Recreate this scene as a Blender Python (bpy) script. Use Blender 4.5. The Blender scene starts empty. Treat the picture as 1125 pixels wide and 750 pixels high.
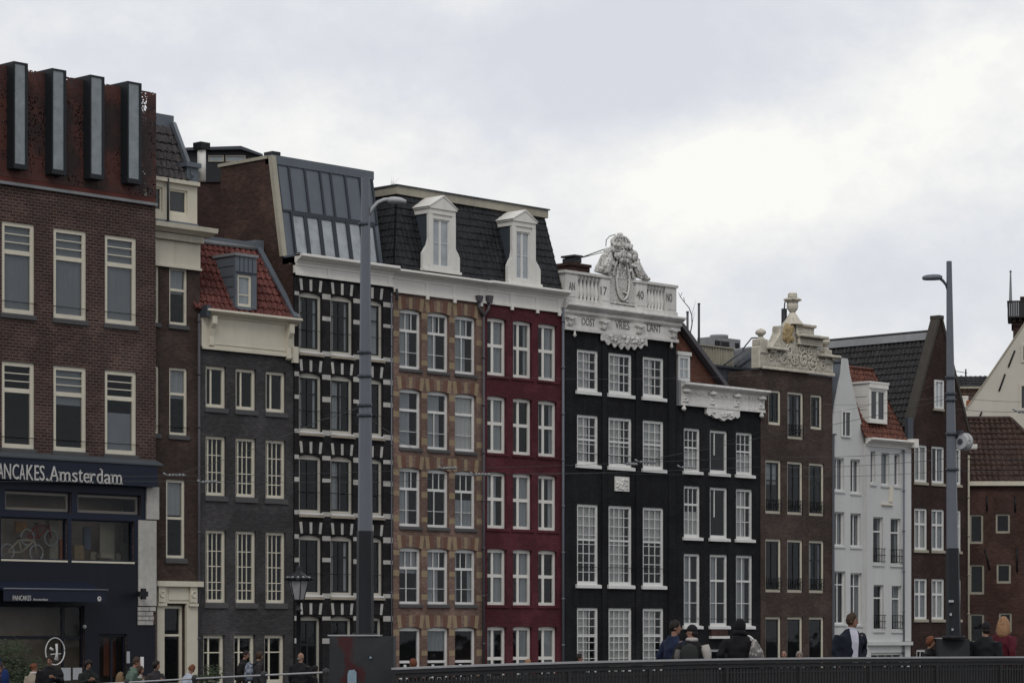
import bpy, bmesh, math, random
from mathutils import Vector, Matrix, noise as mnoise
random.seed(7)
rnd = random.Random(11)
PI = math.pi
scene = bpy.context.scene
COL = scene.collection

# ------------------------------------------------------------------ camera numbers
FPX, CX, HY = 3000.0, 562.5, 695.0          # focal length and horizon in photo pixels (1125 wide)
ANG = math.atan((3421 - CX) / FPX)          # angle between the view axis and the house fronts
VX, VY = math.cos(ANG), math.sin(ANG)       # view axis on the ground
RX, RY = math.sin(ANG), -math.cos(ANG)      # picture-right on the ground
CAM = Vector((0.0, -76.0, 2.4))

def depth_at(px, Y=0.0):
    k = (px - CX) / FPX
    return (Y - CAM.y) / (VY + k * RY)
def ux(px, Y=0.0):                          # world X of a photo column on the plane y = Y
    k = (px - CX) / FPX
    return depth_at(px, Y) * (VX + k * RX)
def uz(px, py, Y=0.0):
    return CAM.z + (HY - py) / FPX * depth_at(px, Y)
def pd(px, py, d):                          # world point of a photo point at depth d
    k = (px - CX) / FPX
    return Vector((CAM.x + d * (VX + k * RX), CAM.y + d * (VY + k * RY), CAM.z + (HY - py) / FPX * d))

# ------------------------------------------------------------------ materials
def new_mat(name):
    m = bpy.data.materials.new(name); m.use_nodes = True
    nt = m.node_tree
    for n in list(nt.nodes): nt.nodes.remove(n)
    out = nt.nodes.new('ShaderNodeOutputMaterial')
    b = nt.nodes.new('ShaderNodeBsdfPrincipled')
    nt.links.new(b.outputs[0], out.inputs[0])
    return m, nt, b, out
def N(nt, typ, **kw):
    n = nt.nodes.new(typ)
    for k, v in kw.items(): setattr(n, k, v)
    return n
def L(nt, a, b): nt.links.new(a, b)
def rgba(c): return (c[0], c[1], c[2], 1.0)
def mixc(nt, fac, a, b, mode='MIX'):
    n = N(nt, 'ShaderNodeMix', data_type='RGBA', blend_type=mode)
    for sock, v in ((n.inputs[0], fac), (n.inputs[6], a), (n.inputs[7], b)):
        if hasattr(v, 'links') or hasattr(v, 'is_linked'): L(nt, v, sock)
        elif isinstance(v, (int, float)): sock.default_value = v
        else: sock.default_value = rgba(v)
    return n.outputs[2]
def ramp(nt, fac, p0, p1, c0=(0, 0, 0), c1=(1, 1, 1)):
    r = N(nt, 'ShaderNodeValToRGB')
    r.color_ramp.elements[0].position = p0; r.color_ramp.elements[1].position = p1
    r.color_ramp.elements[0].color = rgba(c0); r.color_ramp.elements[1].color = rgba(c1)
    L(nt, fac, r.inputs[0]); return r.outputs[0]
def nz(nt, vec, scale, detail=4, rough=.6, sc3=None):
    n = N(nt, 'ShaderNodeTexNoise'); n.inputs['Scale'].default_value = scale
    n.inputs['Detail'].default_value = detail; n.inputs['Roughness'].default_value = rough
    if sc3:
        mp = N(nt, 'ShaderNodeMapping'); mp.inputs['Scale'].default_value = sc3
        L(nt, vec, mp.inputs['Vector']); vec = mp.outputs[0]
    L(nt, vec, n.inputs['Vector']); return n.outputs['Fac']
def bump(nt, b, h, s=.3, d=.02):
    n = N(nt, 'ShaderNodeBump'); n.inputs['Strength'].default_value = s; n.inputs['Distance'].default_value = d
    L(nt, h, n.inputs['Height']); L(nt, n.outputs[0], b.inputs['Normal'])
def geo_pos(nt): return N(nt, 'ShaderNodeNewGeometry').outputs['Position']
def uvs(nt): return N(nt, 'ShaderNodeUVMap').outputs[0]

def weather(nt, colr, pos, stain=.35, dark=.45):
    """large soft stains and vertical streaks over a colour"""
    a = ramp(nt, nz(nt, pos, 1.0, 5, .65, (.35, .35, .22)), .35, .7)
    s = ramp(nt, nz(nt, pos, 1.0, 4, .6, (3.2, 3.2, .16)), .45, .75)
    m = N(nt, 'ShaderNodeMath', operation='MULTIPLY'); L(nt, a, m.inputs[0]); L(nt, s, m.inputs[1])
    m2 = N(nt, 'ShaderNodeMath', operation='MULTIPLY'); L(nt, m.outputs[0], m2.inputs[0]); m2.inputs[1].default_value = stain
    c = mixc(nt, m2.outputs[0], colr, (dark * .1, dark * .1, dark * .1))
    f = N(nt, 'ShaderNodeMapRange'); L(nt, a, f.inputs[0]); f.inputs[3].default_value = 1 - stain * .5; f.inputs[4].default_value = 1 + stain * .35
    return mixc(nt, 1.0, c, f.outputs[0], 'MULTIPLY')

def paint(name, col, rough=.55, var=.18, scale=2.5, stain=.3, bmp=.12, fine=28, spec=.25):
    m, nt, b, out = new_mat(name); p = geo_pos(nt)
    n1 = nz(nt, p, scale, 5, .65)
    c = mixc(nt, n1, [x * (1 - var) for x in col], [min(1, x * (1 + var)) for x in col])
    c = weather(nt, c, p, stain)
    L(nt, c, b.inputs['Base Color']); b.inputs['Roughness'].default_value = rough; b.inputs['Specular IOR Level'].default_value = spec
    bump(nt, b, nz(nt, p, fine, 3, .6), bmp, .01)
    return m

def brick(name, c1, c2, mortar, w=.22, h=.075, ms=.011, stain=.5, var=.35, bmp=.5, patch=.16):
    m, nt, b, out = new_mat(name); p = geo_pos(nt); uv = uvs(nt)
    t = N(nt, 'ShaderNodeTexBrick'); L(nt, uv, t.inputs['Vector'])
    t.inputs['Scale'].default_value = 1; t.inputs['Brick Width'].default_value = w; t.inputs['Row Height'].default_value = h
    t.inputs['Mortar Size'].default_value = ms; t.inputs['Mortar Smooth'].default_value = .3; t.inputs['Bias'].default_value = 0
    t.inputs['Color1'].default_value = rgba(c1); t.inputs['Color2'].default_value = rgba(c2); t.inputs['Mortar'].default_value = rgba(mortar)
    n1 = nz(nt, uv, 1.0, 4, .7, (4.5, 13, 1))
    f = N(nt, 'ShaderNodeMapRange'); L(nt, n1, f.inputs[0]); f.inputs[1].default_value = .25; f.inputs[2].default_value = .75
    f.inputs[3].default_value = 1 - var; f.inputs[4].default_value = 1 + var
    c = mixc(nt, 1.0, t.outputs[0], f.outputs[0], 'MULTIPLY')
    g = ramp(nt, nz(nt, uv, .55, 3, .5, (1, 1.6, 1)), .50, .55); pf = N(nt, 'ShaderNodeMapRange'); L(nt, g, pf.inputs[0]); pf.inputs[3].default_value = 1 - patch * .6; pf.inputs[4].default_value = 1 + patch
    c = mixc(nt, 1.0, c, pf.outputs[0], 'MULTIPLY')
    c = weather(nt, c, p, stain)
    L(nt, c, b.inputs['Base Color']); b.inputs['Roughness'].default_value = .85; b.inputs['Specular IOR Level'].default_value = .15
    inv = N(nt, 'ShaderNodeMath', operation='SUBTRACT'); inv.inputs[0].default_value = 1; L(nt, t.outputs['Fac'], inv.inputs[1])
    bump(nt, b, inv.outputs[0], bmp, .012)
    return m

def tile(name, c1, c2, w=.22, h=.3, gap=.018, rough=.6, var=.4):
    m, nt, b, out = new_mat(name); p = geo_pos(nt); uv = uvs(nt)
    t = N(nt, 'ShaderNodeTexBrick', offset=0.0); L(nt, uv, t.inputs['Vector'])
    t.inputs['Scale'].default_value = 1; t.inputs['Brick Width'].default_value = w; t.inputs['Row Height'].default_value = h
    t.inputs['Mortar Size'].default_value = gap; t.inputs['Mortar Smooth'].default_value = .5
    t.inputs['Color1'].default_value = rgba(c1); t.inputs['Color2'].default_value = rgba(c2); t.inputs['Mortar'].default_value = rgba([x * .25 for x in c1])
    n1 = nz(nt, p, 1.6, 5, .7)
    f = N(nt, 'ShaderNodeMapRange'); L(nt, n1, f.inputs[0]); f.inputs[1].default_value = .25; f.inputs[2].default_value = .75
    f.inputs[3].default_value = 1 - var; f.inputs[4].default_value = 1 + var
    c = mixc(nt, 1.0, t.outputs[0], f.outputs[0], 'MULTIPLY')
    c = mixc(nt, ramp(nt, nz(nt, p, .9, 6, .75), .56, .70), c, [x * .45 + .006 for x in c1])
    L(nt, c, b.inputs['Base Color']); b.inputs['Roughness'].default_value = rough; b.inputs['Specular IOR Level'].default_value = .25
    inv = N(nt, 'ShaderNodeMath', operation='SUBTRACT'); inv.inputs[0].default_value = 1; L(nt, t.outputs['Fac'], inv.inputs[1])
    bump(nt, b, inv.outputs[0], .5, .02)
    return m

def glass(name, tint=(.88, .9, .9), refl=(.85, .9, .95), base=.045):
    m, nt, b, out = new_mat(name); nt.nodes.remove(b); p = geo_pos(nt)
    tr = N(nt, 'ShaderNodeBsdfTransparent'); tr.inputs[0].default_value = rgba(tint)
    gl = N(nt, 'ShaderNodeBsdfGlossy'); gl.inputs['Color'].default_value = rgba(refl); gl.inputs['Roughness'].default_value = .03
    n = N(nt, 'ShaderNodeBump'); n.inputs['Strength'].default_value = .12; n.inputs['Distance'].default_value = .05
    L(nt, nz(nt, p, .9, 2, .5), n.inputs['Height']); L(nt, n.outputs[0], gl.inputs['Normal'])
    fr = N(nt, 'ShaderNodeFresnel'); fr.inputs[0].default_value = 1.5
    ad = N(nt, 'ShaderNodeMath', operation='ADD', use_clamp=True); fm_ = N(nt, 'ShaderNodeMath', operation='MULTIPLY'); fm_.inputs[1].default_value = .62; L(nt, fr.outputs[0], fm_.inputs[0]); L(nt, fm_.outputs[0], ad.inputs[0]); ad.inputs[1].default_value = base - .04
    mx = N(nt, 'ShaderNodeMixShader'); L(nt, ad.outputs[0], mx.inputs[0]); L(nt, tr.outputs[0], mx.inputs[1]); L(nt, gl.outputs[0], mx.inputs[2])
    L(nt, mx.outputs[0], out.inputs[0]); return m
def darkglass(name, col=(.018, .022, .026), rough=.06, refl=.5):
    m, nt, b, out = new_mat(name); p = geo_pos(nt)
    c = mixc(nt, nz(nt, p, 2.2, 3, .6), [x * .5 for x in col], [x * 1.6 for x in col])
    L(nt, c, b.inputs['Base Color']); b.inputs['Roughness'].default_value = rough
    b.inputs['Specular IOR Level'].default_value = refl
    bump(nt, b, nz(nt, p, 1.1, 2, .5), .1, .04)
    return m
def fabric(name, col, var=.25, rough=.9):
    return paint(name, col, rough, var, 9, .12, .25, 60)

def carved(name, col, shade_dirt, lo=.455, hi=.512):
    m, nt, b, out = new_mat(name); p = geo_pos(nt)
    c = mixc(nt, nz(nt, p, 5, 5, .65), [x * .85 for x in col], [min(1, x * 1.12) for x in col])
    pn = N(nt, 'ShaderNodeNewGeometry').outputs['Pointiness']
    c = mixc(nt, ramp(nt, pn, lo, hi), shade_dirt, c)  # darkens hollows by pointiness: crevice shade painted into the colour
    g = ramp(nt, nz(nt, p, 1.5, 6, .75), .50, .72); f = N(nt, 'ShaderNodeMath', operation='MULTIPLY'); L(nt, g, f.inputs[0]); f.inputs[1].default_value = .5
    c = mixc(nt, f.outputs[0], c, [x * 1.6 for x in shade_dirt]); c = weather(nt, c, p, .4)
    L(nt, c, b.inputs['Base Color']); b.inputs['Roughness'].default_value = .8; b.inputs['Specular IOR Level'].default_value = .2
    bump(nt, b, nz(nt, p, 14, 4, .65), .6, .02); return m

M = {}
M['reflection_blind'] = paint('grey_reflection_blind', (.27, .29, .31), .8, .15, 2, .1)  # grey sheet behind panes, coloured like the sky they reflect
M['shop_frame'] = paint('grey_shop_frame', (.17, .16, .14), .5, .1, 4, .2)
M['frame_grey'] = paint('weathered_frame', (.46, .44, .385), .5, .1, 4, .2)
M['stone_paint'] = paint('whitewashed_stone', (.70, .69, .66), .7, .16, 6, .5, .5, 16)
M['white'] = paint('white_paint', (.74, .725, .68), .5, .07, 3, .18)
M['white_frame'] = paint('white_frame_paint', (.70, .70, .685), .45, .06, 3, .12)
M['cream'] = paint('cream_paint', (.62, .58, .475), .5, .08, 3, .2)
M['cream_dark'] = paint('weathered_cream', (.36, .335, .27), .6, .15, 4, .3)
M['cream_frame'] = paint('cream_frame_paint', (.66, .62, .51), .5, .07, 3, .15)
M['stucco'] = paint('white_stucco', (.56, .565, .56), .8, .06, 1.2, .14, .3, 14)
M['church'] = paint('pale_limewash', (.56, .53, .46), .85, .07, 1, .15, .3, 10)
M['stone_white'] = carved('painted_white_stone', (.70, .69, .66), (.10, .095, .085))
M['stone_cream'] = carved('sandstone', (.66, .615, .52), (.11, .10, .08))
M['stone_block'] = paint('pale_stone_block', (.47, .46, .43), .75, .28, 4.5, .45)
M['sill_stone'] = paint('grey_sill_stone', (.085, .085, .088), .8, .2, 6, .2)
M['sill_brown'] = paint('weathered_sill', (.30, .265, .215), .8, .25, 6, .3)
M['moss_stone'] = paint('mossy_coping', (.062, .056, .048), .9, .35, 3, .3, .5, 10)
M['gold'] = paint('worn_gilding', (.40, .30, .155), .5, .3, 8, .3)
M['zinc'] = paint('zinc_sheet', (.125, .145, .17), .42, .14, 2, .25)
M['zinc_dark'] = paint('dark_zinc', (.055, .065, .08), .45, .2, 2, .25)
M['zinc_line'] = paint('zinc_seam', (.035, .042, .052), .45, .1, 2, .1)
M['lead_light'] = paint('pale_lead', (.24, .25, .26), .6, .2, 4, .35)
M['black'] = paint('black_metal', (.012, .013, .015), .45, .2, 4, .1)
M['black_paint'] = None
M['navy'] = paint('navy_paint', (.010, .0145, .030), .5, .15, 3, .1)  # navy raised a little, haze mixed into the colour
M['navy_panel'] = paint('navy_panel', (.0075, .0095, .0170), .5, .15, 3, .1)
M['ledge'] = paint('grey_blue_ledge', (.065, .075, .085), .6, .15, 3, .25)
M['red_paint'] = None
M['corten_beam'] = paint('red_steel_beam', (.10, .028, .022), .7, .3, 3, .3)
M['dark_wood'] = paint('dark_green_sash', (.014, .018, .018), .4, .2, 4, .1)
M['curtain'] = fabric('net_curtain', (.60, .60, .585), .08)
M['curtain_grey'] = fabric('grey_curtain', (.38, .40, .42), .1)
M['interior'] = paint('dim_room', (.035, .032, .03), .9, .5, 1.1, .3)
M['room_wall'] = paint('room_plaster', (.40, .33, .27), .9, .5, .8, .3)
M['glass'] = glass('window_glass')
M['glass_shop'] = glass('shop_glass', (.85, .86, .85), (.7, .75, .8), .035)
M['darkglass'] = darkglass('dark_window_glass')
M['boxglass'] = darkglass('pale_fin_glass', (.19, .22, .235), .22, .6)
M['skyglass'] = darkglass('skylight_glass', (.30, .33, .35), .12, .8)
M['pipe'] = paint('lead_grey_pipe', (.085, .08, .09), .5, .2, 5, .2)
M['pipe_dark'] = paint('dark_pipe', (.03, .032, .037), .5, .2, 5, .2)
M['terracotta'] = paint('terracotta', (.22, .075, .035), .8, .3, 5, .3)
M['tarmac'] = paint('asphalt', (.05, .05, .052), .9, .25, 2, .2, .5, 30)
M['deck'] = paint('bridge_paving', (.10, .098, .095), .9, .2, 2, .2, .5, 30)
M['steel'] = paint('galvanised_steel', (.135, .148, .172), .45, .1, 4, .12)
M['steel_light'] = paint('bright_lamp_metal', (.42, .43, .44), .4, .1, 4, .1)
M['anthracite'] = paint('anthracite_steel', (.016, .019, .023), .5, .2, 4, .15)
M['rail_dark'] = paint('dark_railing_paint', (.028, .0285, .030), .5, .25, 6, .2)
M['rail_top'] = paint('grey_handrail', (.36, .36, .37), .42, .25, 6, .2)
M['rubber'] = paint('black_rubber', (.01, .01, .01), .8, .2, 6, .1)
M['foliage'] = paint('dark_leaves', (.028, .042, .018), .7, .55, 6, .2)
M['bark'] = paint('bark', (.05, .04, .03), .9, .3, 8, .2)
M['lamp_glass'] = paint('frosted_lantern_glass', (.30, .30, .315), .25, .35, 5, .2, .1, 8, .5)
M['letter'] = paint('silver_lettering', (.52, .51, .49), .5, .1, 6, .1)
M['letter_dark'] = paint('engraved_lettering', (.13, .125, .12), .7, .2, 6, .1)
M['signwhite'] = paint('white_sign', (.75, .75, .74), .5, .1, 6, .1)
M['brick_A'] = brick('red_brown_brick', (.050, .025, .021), (.082, .042, .034), (.125, .105, .095), .26, .105, .017)
M['brick_B'] = brick('umber_brick', (.055, .037, .031), (.078, .051, .042), (.052, .044, .039), .22, .085, .010)
M['brick_C'] = brick('slate_grey_brick', (.050, .048, .051), (.072, .067, .069), (.046, .045, .047), .22, .085, .010)
M['brick_D'] = brick('glossy_black_brick', (.016, .016, .018), (.025, .024, .026), (.013, .013, .014), .22, .085, .010, .1)  # blacks lifted slightly, haze put into the brick tone
M['brick_E'] = brick('pink_brown_brick', (.155, .086, .069), (.208, .124, .102), (.182, .153, .130), .22, .085, .012)
M['brick_Dside'] = brick('party_wall_brick', (.050, .027, .021), (.085, .044, .034), (.052, .042, .037), .24, .095, .014)
M['brick_H'] = brick('rear_gable_brick', (.110, .038, .025), (.155, .060, .042), (.08, .055, .045), .24, .095, .014)
M['brick_I'] = brick('brown_house_brick', (.062, .042, .035), (.088, .061, .051), (.060, .051, .046), .24, .095, .013)
M['brick_L'] = brick('maroon_brick', (.036, .021, .018), (.054, .030, .026), (.034, .025, .022), .24, .095, .012)
M['brick_M'] = brick('russet_brick', (.056, .030, .025), (.080, .043, .036), (.058, .036, .031), .24, .095, .012)
M['black_paint'] = brick('black_painted_brick', (.0125, .0130, .0150), (.0165, .0172, .0195), (.0095, .0100, .0113), .22, .085, .010, .5, .35, .7)  # black lifted in the colour to imitate haze
M['red_paint'] = brick('oxblood_painted_brick', (.092, .023, .031), (.108, .030, .038), (.068, .019, .025), .22, .085, .010, .45, .18, .7)
M['yellow_stone'] = paint('ochre_block', (.285, .220, .140), .8, .25, 5, .3)
M['red_voussoir'] = paint('red_voussoir', (.15, .078, .058), .8, .25, 6, .3)
M['tile_red'] = tile('red_roof_tile', (.105, .031, .027), (.150, .047, .039), .26, .34)
M['tile_orange'] = tile('orange_roof_tile', (.105, .036, .023), (.155, .054, .034), .24, .3)
M['tile_black'] = tile('black_roof_tile', (.020, .020, .022), (.030, .030, .033), .24, .34)
M['tile_dark'] = tile('charcoal_flat_tile', (.014, .015, .018), (.024, .026, .030), .25, .3)
M['tile_brown'] = tile('brown_roof_tile', (.048, .029, .023), (.076, .043, .033), .26, .34)
M['tile_grey'] = tile('grey_roof_tile', (.045, .040, .042), (.068, .060, .062), .3, .36)

def corten():
    m, nt, b, out = new_mat('perforated_corten'); p = geo_pos(nt); uv = uvs(nt)
    n1 = nz(nt, p, .55, 5, .65)
    c = mixc(nt, ramp(nt, n1, .42, .58), (.026, .014, .013), (.082, .027, .020))
    L(nt, c, b.inputs['Base Color']); b.inputs['Roughness'].default_value = .75
    v = N(nt, 'ShaderNodeTexVoronoi', feature='F1'); v.inputs['Scale'].default_value = 13; L(nt, uv, v.inputs['Vector'])
    dens = nz(nt, p, .8, 3, .6)
    th = N(nt, 'ShaderNodeMapRange'); L(nt, dens, th.inputs[0]); th.inputs[1].default_value = .38; th.inputs[2].default_value = .62
    th.inputs[3].default_value = .06; th.inputs[4].default_value = .40
    gt = N(nt, 'ShaderNodeMath', operation='GREATER_THAN'); L(nt, v.outputs['Distance'], gt.inputs[0]); L(nt, th.outputs[0], gt.inputs[1])
    L(nt, gt.outputs[0], b.inputs['Alpha'])
    return m
M['corten'] = corten()

# ------------------------------------------------------------------ mesh builder
def root_of(o):
    while o.parent: o = o.parent
    return o
class MB:
    def __init__(s): s.v = []; s.f = []; s.m = []; s.smooth = []
    def face(s, pts, mi=0, sm=False):
        b = len(s.v); s.v += [Vector(p) for p in pts]; s.f.append(tuple(range(b, b + len(pts)))); s.m.append(mi); s.smooth.append(sm)
    def rings(s, rg, mats, close=True):
        """one connected bar through a list of rings of four points; mats gives the material of each segment"""
        b = len(s.v); n = len(rg[0])
        for r in rg: s.v += [Vector(p) for p in r]
        for i in range(len(rg) - 1):
            for k in range(n):
                k2 = (k + 1) % n; s.f.append((b + i * n + k, b + i * n + k2, b + (i + 1) * n + k2, b + (i + 1) * n + k)); s.m.append(mats[i]); s.smooth.append(False)
        e = b + (len(rg) - 1) * n
        s.f.append(tuple(b + k for k in reversed(range(n)))); s.f.append(tuple(e + k for k in range(n))); s.m += [mats[0], mats[-1]]; s.smooth += [False, False]
    def box(s, x0, x1, y0, y1, z0, z1, mi=0):
        a = [(x0, y0, z0), (x1, y0, z0), (x1, y1, z0), (x0, y1, z0), (x0, y0, z1), (x1, y0, z1), (x1, y1, z1), (x0, y1, z1)]
        s.hexa(a, mi)
    def hexa(s, a, mi=0):
        b = len(s.v); s.v += [Vector(p) for p in a]
        for q in ((0, 1, 5, 4), (1, 2, 6, 5), (2, 3, 7, 6), (3, 0, 4, 7), (4, 5, 6, 7), (3, 2, 1, 0)):
            s.f.append(tuple(b + i for i in q)); s.m.append(mi); s.smooth.append(False)
    def prism(s, pts, y0, y1, mi=0):
        """polygon of (x, z), counter-clockwise seen from -y, extruded from y0 to y1"""
        n = len(pts); b = len(s.v)
        s.v += [Vector((x, y0, z)) for x, z in pts] + [Vector((x, y1, z)) for x, z in pts]
        s.f.append(tuple(b + i for i in range(n))); s.f.append(tuple(b + n + i for i in reversed(range(n))))
        s.m += [mi, mi]; s.smooth += [False, False]
        for i in range(n):
            j = (i + 1) % n
            s.f.append((b + i, b + n + i, b + n + j, b + j)); s.m.append(mi); s.smooth.append(False)
    def prism_x(s, pts, x0, x1, mi=0):
        """profile of (y, z) swept along x"""
        n = len(pts); b = len(s.v)
        s.v += [Vector((x0, y, z)) for y, z in pts] + [Vector((x1, y, z)) for y, z in pts]
        s.f.append(tuple(b + i for i in reversed(range(n)))); s.f.append(tuple(b + n + i for i in range(n)))
        s.m += [mi, mi]; s.smooth += [False, False]
        for i in range(n):
            j = (i + 1) % n
            s.f.append((b + i, b + j, b + n + j, b + n + i)); s.m.append(mi); s.smooth.append(False)
    def tube(s, pts, r, seg=8, mi=0, sm=True, caps=True, flat=1.0):
        pts = [Vector(p) for p in pts]; n = len(pts)
        rs = r if isinstance(r, (list, tuple)) else [r] * n
        rs = [q if isinstance(q, (list, tuple)) else (q, q * flat) for q in rs]
        b = len(s.v); prev = None
        for i in range(n):
            t = (pts[min(i + 1, n - 1)] - pts[max(i - 1, 0)]).normalized()
            if prev is None:
                ref = Vector((1, 0, 0)) if abs(t.x) < .9 else Vector((0, 1, 0))
                a = (ref - t * ref.dot(t)).normalized()
            else: a = (prev - t * prev.dot(t)).normalized()
            prev = a; c = t.cross(a)
            for k in range(seg):
                q = 2 * PI * k / seg
                s.v.append(pts[i] + a * (rs[i][0] * math.cos(q)) + c * (rs[i][1] * math.sin(q)))
        for i in range(n - 1):
            for k in range(seg):
                k2 = (k + 1) % seg
                s.f.append((b + i * seg + k, b + i * seg + k2, b + (i + 1) * seg + k2, b + (i + 1) * seg + k)); s.m.append(mi); s.smooth.append(sm)
        if caps:
            s.f.append(tuple(b + k for k in reversed(range(seg)))); s.f.append(tuple(b + (n - 1) * seg + k for k in range(seg)))
            s.m += [mi, mi]; s.smooth += [False, False]
    def lathe(s, c, prof, seg=14, mi=0, sm=True):
        """prof of (radius, z) around a vertical axis at c"""
        s.tube([(c[0], c[1], c[2] + z) for r, z in prof], [max(r, .0005) for r, z in prof], seg, mi, sm)
    def ball(s, c, rx, ry=None, rz=None, mi=0, nu=10, nv=7, jit=0):
        ry = rx if ry is None else ry; rz = rx if rz is None else rz
        b = len(s.v); c = Vector(c)
        for j in range(nv + 1):
            th = PI * j / nv
            for i in range(nu):
                ph = 2 * PI * i / nu
                d = Vector((math.sin(th) * math.cos(ph), math.sin(th) * math.sin(ph), math.cos(th)))
                k = 1 + (jit * mnoise.noise((c + d) * 7.3) if jit else 0)
                s.v.append(c + Vector((d.x * rx, d.y * ry, d.z * rz)) * k)
        for j in range(nv):
            for i in range(nu):
                i2 = (i + 1) % nu
                s.f.append((b + j * nu + i, b + (j + 1) * nu + i, b + (j + 1) * nu + i2, b + j * nu + i2)); s.m.append(mi); s.smooth.append(True)
    def torus(s, c, R_, r, axis='y', seg=24, sg=8, mi=0, a0=0, a1=2 * PI):
        pts = []
        n = seg if a1 - a0 < 2 * PI - .01 else seg
        for i in range(n + 1):
            q = a0 + (a1 - a0) * i / n
            if axis == 'y': pts.append((c[0] + R_ * math.cos(q), c[1], c[2] + R_ * math.sin(q)))
            elif axis == 'x': pts.append((c[0], c[1] + R_ * math.cos(q), c[2] + R_ * math.sin(q)))
            else: pts.append((c[0] + R_ * math.cos(q), c[1] + R_ * math.sin(q), c[2]))
        s.tube(pts, r, sg, mi)
    def xform(s, mat, start=0):
        for i in range(start, len(s.v)): s.v[i] = mat @ s.v[i]
    def mesh(s, name, mats, off=Vector((0, 0, 0))):
        me = bpy.data.meshes.new(name)
        me.from_pydata([tuple(p - off) for p in s.v], [], s.f)
        for mm in mats: me.materials.append(mm)
        for i, p in enumerate(me.polygons): p.material_index = s.m[i]; p.use_smooth = s.smooth[i]
        me.update()
        uvl = me.uv_layers.new(name='UVMap'); Z = Vector((0, 0, 1))
        for p in me.polygons:
            n = p.normal
            t = Z.cross(n)
            t = Vector((1, 0, 0)) if t.length < .08 else t.normalized()
            bb = n.cross(t)
            for li in p.loop_indices:
                co = Vector(me.vertices[me.loops[li].vertex_index].co) + off
                uvl.data[li].uv = (co.dot(t), co.dot(bb))
        return me
    def build(s, name, mats, parent=None, loc=None):
        mats = mats if isinstance(mats, (list, tuple)) else [mats]
        mats = [M[q] if isinstance(q, str) else q for q in mats]
        off = Vector(root_of(parent)['base']) if parent else Vector(loc if loc is not None else (0, 0, 0))
        o = bpy.data.objects.new(name, s.mesh(name, mats, off)); COL.objects.link(o)
        if parent: o.parent = parent
        else: o.location = off; o['base'] = tuple(off)
        return o

def tag(o, label=None, cat=None, group=None, kind=None):
    if label: o['label'] = label
    if cat: o['category'] = cat
    if group: o['group'] = group
    if kind: o['kind'] = kind
    return o
def thing(name, label, cat, loc, group=None):
    o = bpy.data.objects.new(name, None); COL.objects.link(o); o.empty_display_size = .3
    o.location = loc; o['base'] = tuple(loc)
    return tag(o, label, cat, group)

def text_mb(txt, x0, x1, z0, z1, y, depth=.03):
    """text fitted in the rectangle x0..x1, z0..z1, standing in the plane y and facing -y"""
    cu = bpy.data.curves.new('lettering', 'FONT'); cu.body = txt; cu.extrude = .02; cu.resolution_u = 3
    ob = bpy.data.objects.new('lettering', cu); COL.objects.link(ob)
    bpy.context.view_layer.update()
    dg = bpy.context.evaluated_depsgraph_get()
    me = bpy.data.meshes.new_from_object(ob.evaluated_get(dg))
    bpy.data.objects.remove(ob); bpy.data.curves.remove(cu)
    xs = [v.co.x for v in me.vertices]; ys = [v.co.y for v in me.vertices]; zs = [v.co.z for v in me.vertices]
    a, b, c, d, e, f = min(xs), max(xs), min(ys), max(ys), min(zs), max(zs)
    mb = MB()
    for v in me.vertices:
        mb.v.append(Vector((x0 + (v.co.x - a) / (b - a) * (x1 - x0), y - (v.co.z - e) / (f - e) * depth, z0 + (v.co.y - c) / (d - c) * (z1 - z0))))
    for p in me.polygons: mb.f.append(tuple(p.vertices)); mb.m.append(0); mb.smooth.append(False)
    bpy.data.meshes.remove(me)
    return mb
def join(a, b):
    k = len(a.v); a.v += b.v; a.f += [tuple(i + k for i in f) for f in b.f]; a.m += b.m; a.smooth += b.smooth
    return a

def tiles_mb(p00, p10, p01, p11, tw=.24, th=.34, amp=.035, step=.045, sub=5, mi=0):
    """a tiled slope: p00-p10 is the eave, p01-p11 the ridge; rolls run up the slope and every course overlaps the one below"""
    p00, p10, p01, p11 = map(Vector, (p00, p10, p01, p11))
    u = (p10 - p00).normalized(); w = (p01 - p00); w = (w - u * w.dot(u)); H = w.length; w.normalize(); n = u.cross(w).normalized()
    ul1 = (p01 - p00).dot(u); ur0 = (p10 - p00).length; ur1 = (p11 - p00).dot(u)
    mb = MB(); rows = max(1, round(H / th))
    umin, umax = min(0, ul1), max(ur0, ur1)
    ncol = int((umax - umin) / tw) + 1
    for r in range(rows):
        v0, v1 = r * H / rows, (r + 1) * H / rows
        base = len(mb.v); cnt = 0
        edges = [umin + (i / sub) * tw for i in range(ncol * sub + 1)]
        row = []
        for e in edges:
            a = min(max(e, ul1 * v0 / H), ur0 + (ur1 - ur0) * v0 / H); c = min(max(e, ul1 * v1 / H), ur0 + (ur1 - ur0) * v1 / H)
            ph = (e - umin) / tw * 2 * PI
            hh = amp * (math.sin(ph) + .35 * math.sin(2 * ph + .6)) + .03 * mnoise.noise(Vector((e * .7, r * .23, p00.x))) + .012 * mnoise.noise(Vector((math.floor((e - umin) / tw + 1e-6) * 3.7, r * 5.3, p00.z)))
            b0 = p00 + u * a + w * v0 + n * (hh + step + .02); b1 = p00 + u * c + w * v1 + n * (hh + .02); bl = p00 + u * a + w * v0 + n * (hh + .0)
            row.append((b0, b1, bl))
        for i in range(len(row) - 1):
            q, q2 = row[i], row[i + 1]
            if (q[0] - q2[0]).length < .004 and (q[1] - q2[1]).length < .004: continue
            mb.face([q[0], q2[0], q2[1], q[1]], mi, False); mb.face([q[2], q2[2], q2[0], q[0]], mi, False)
    return mb

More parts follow.
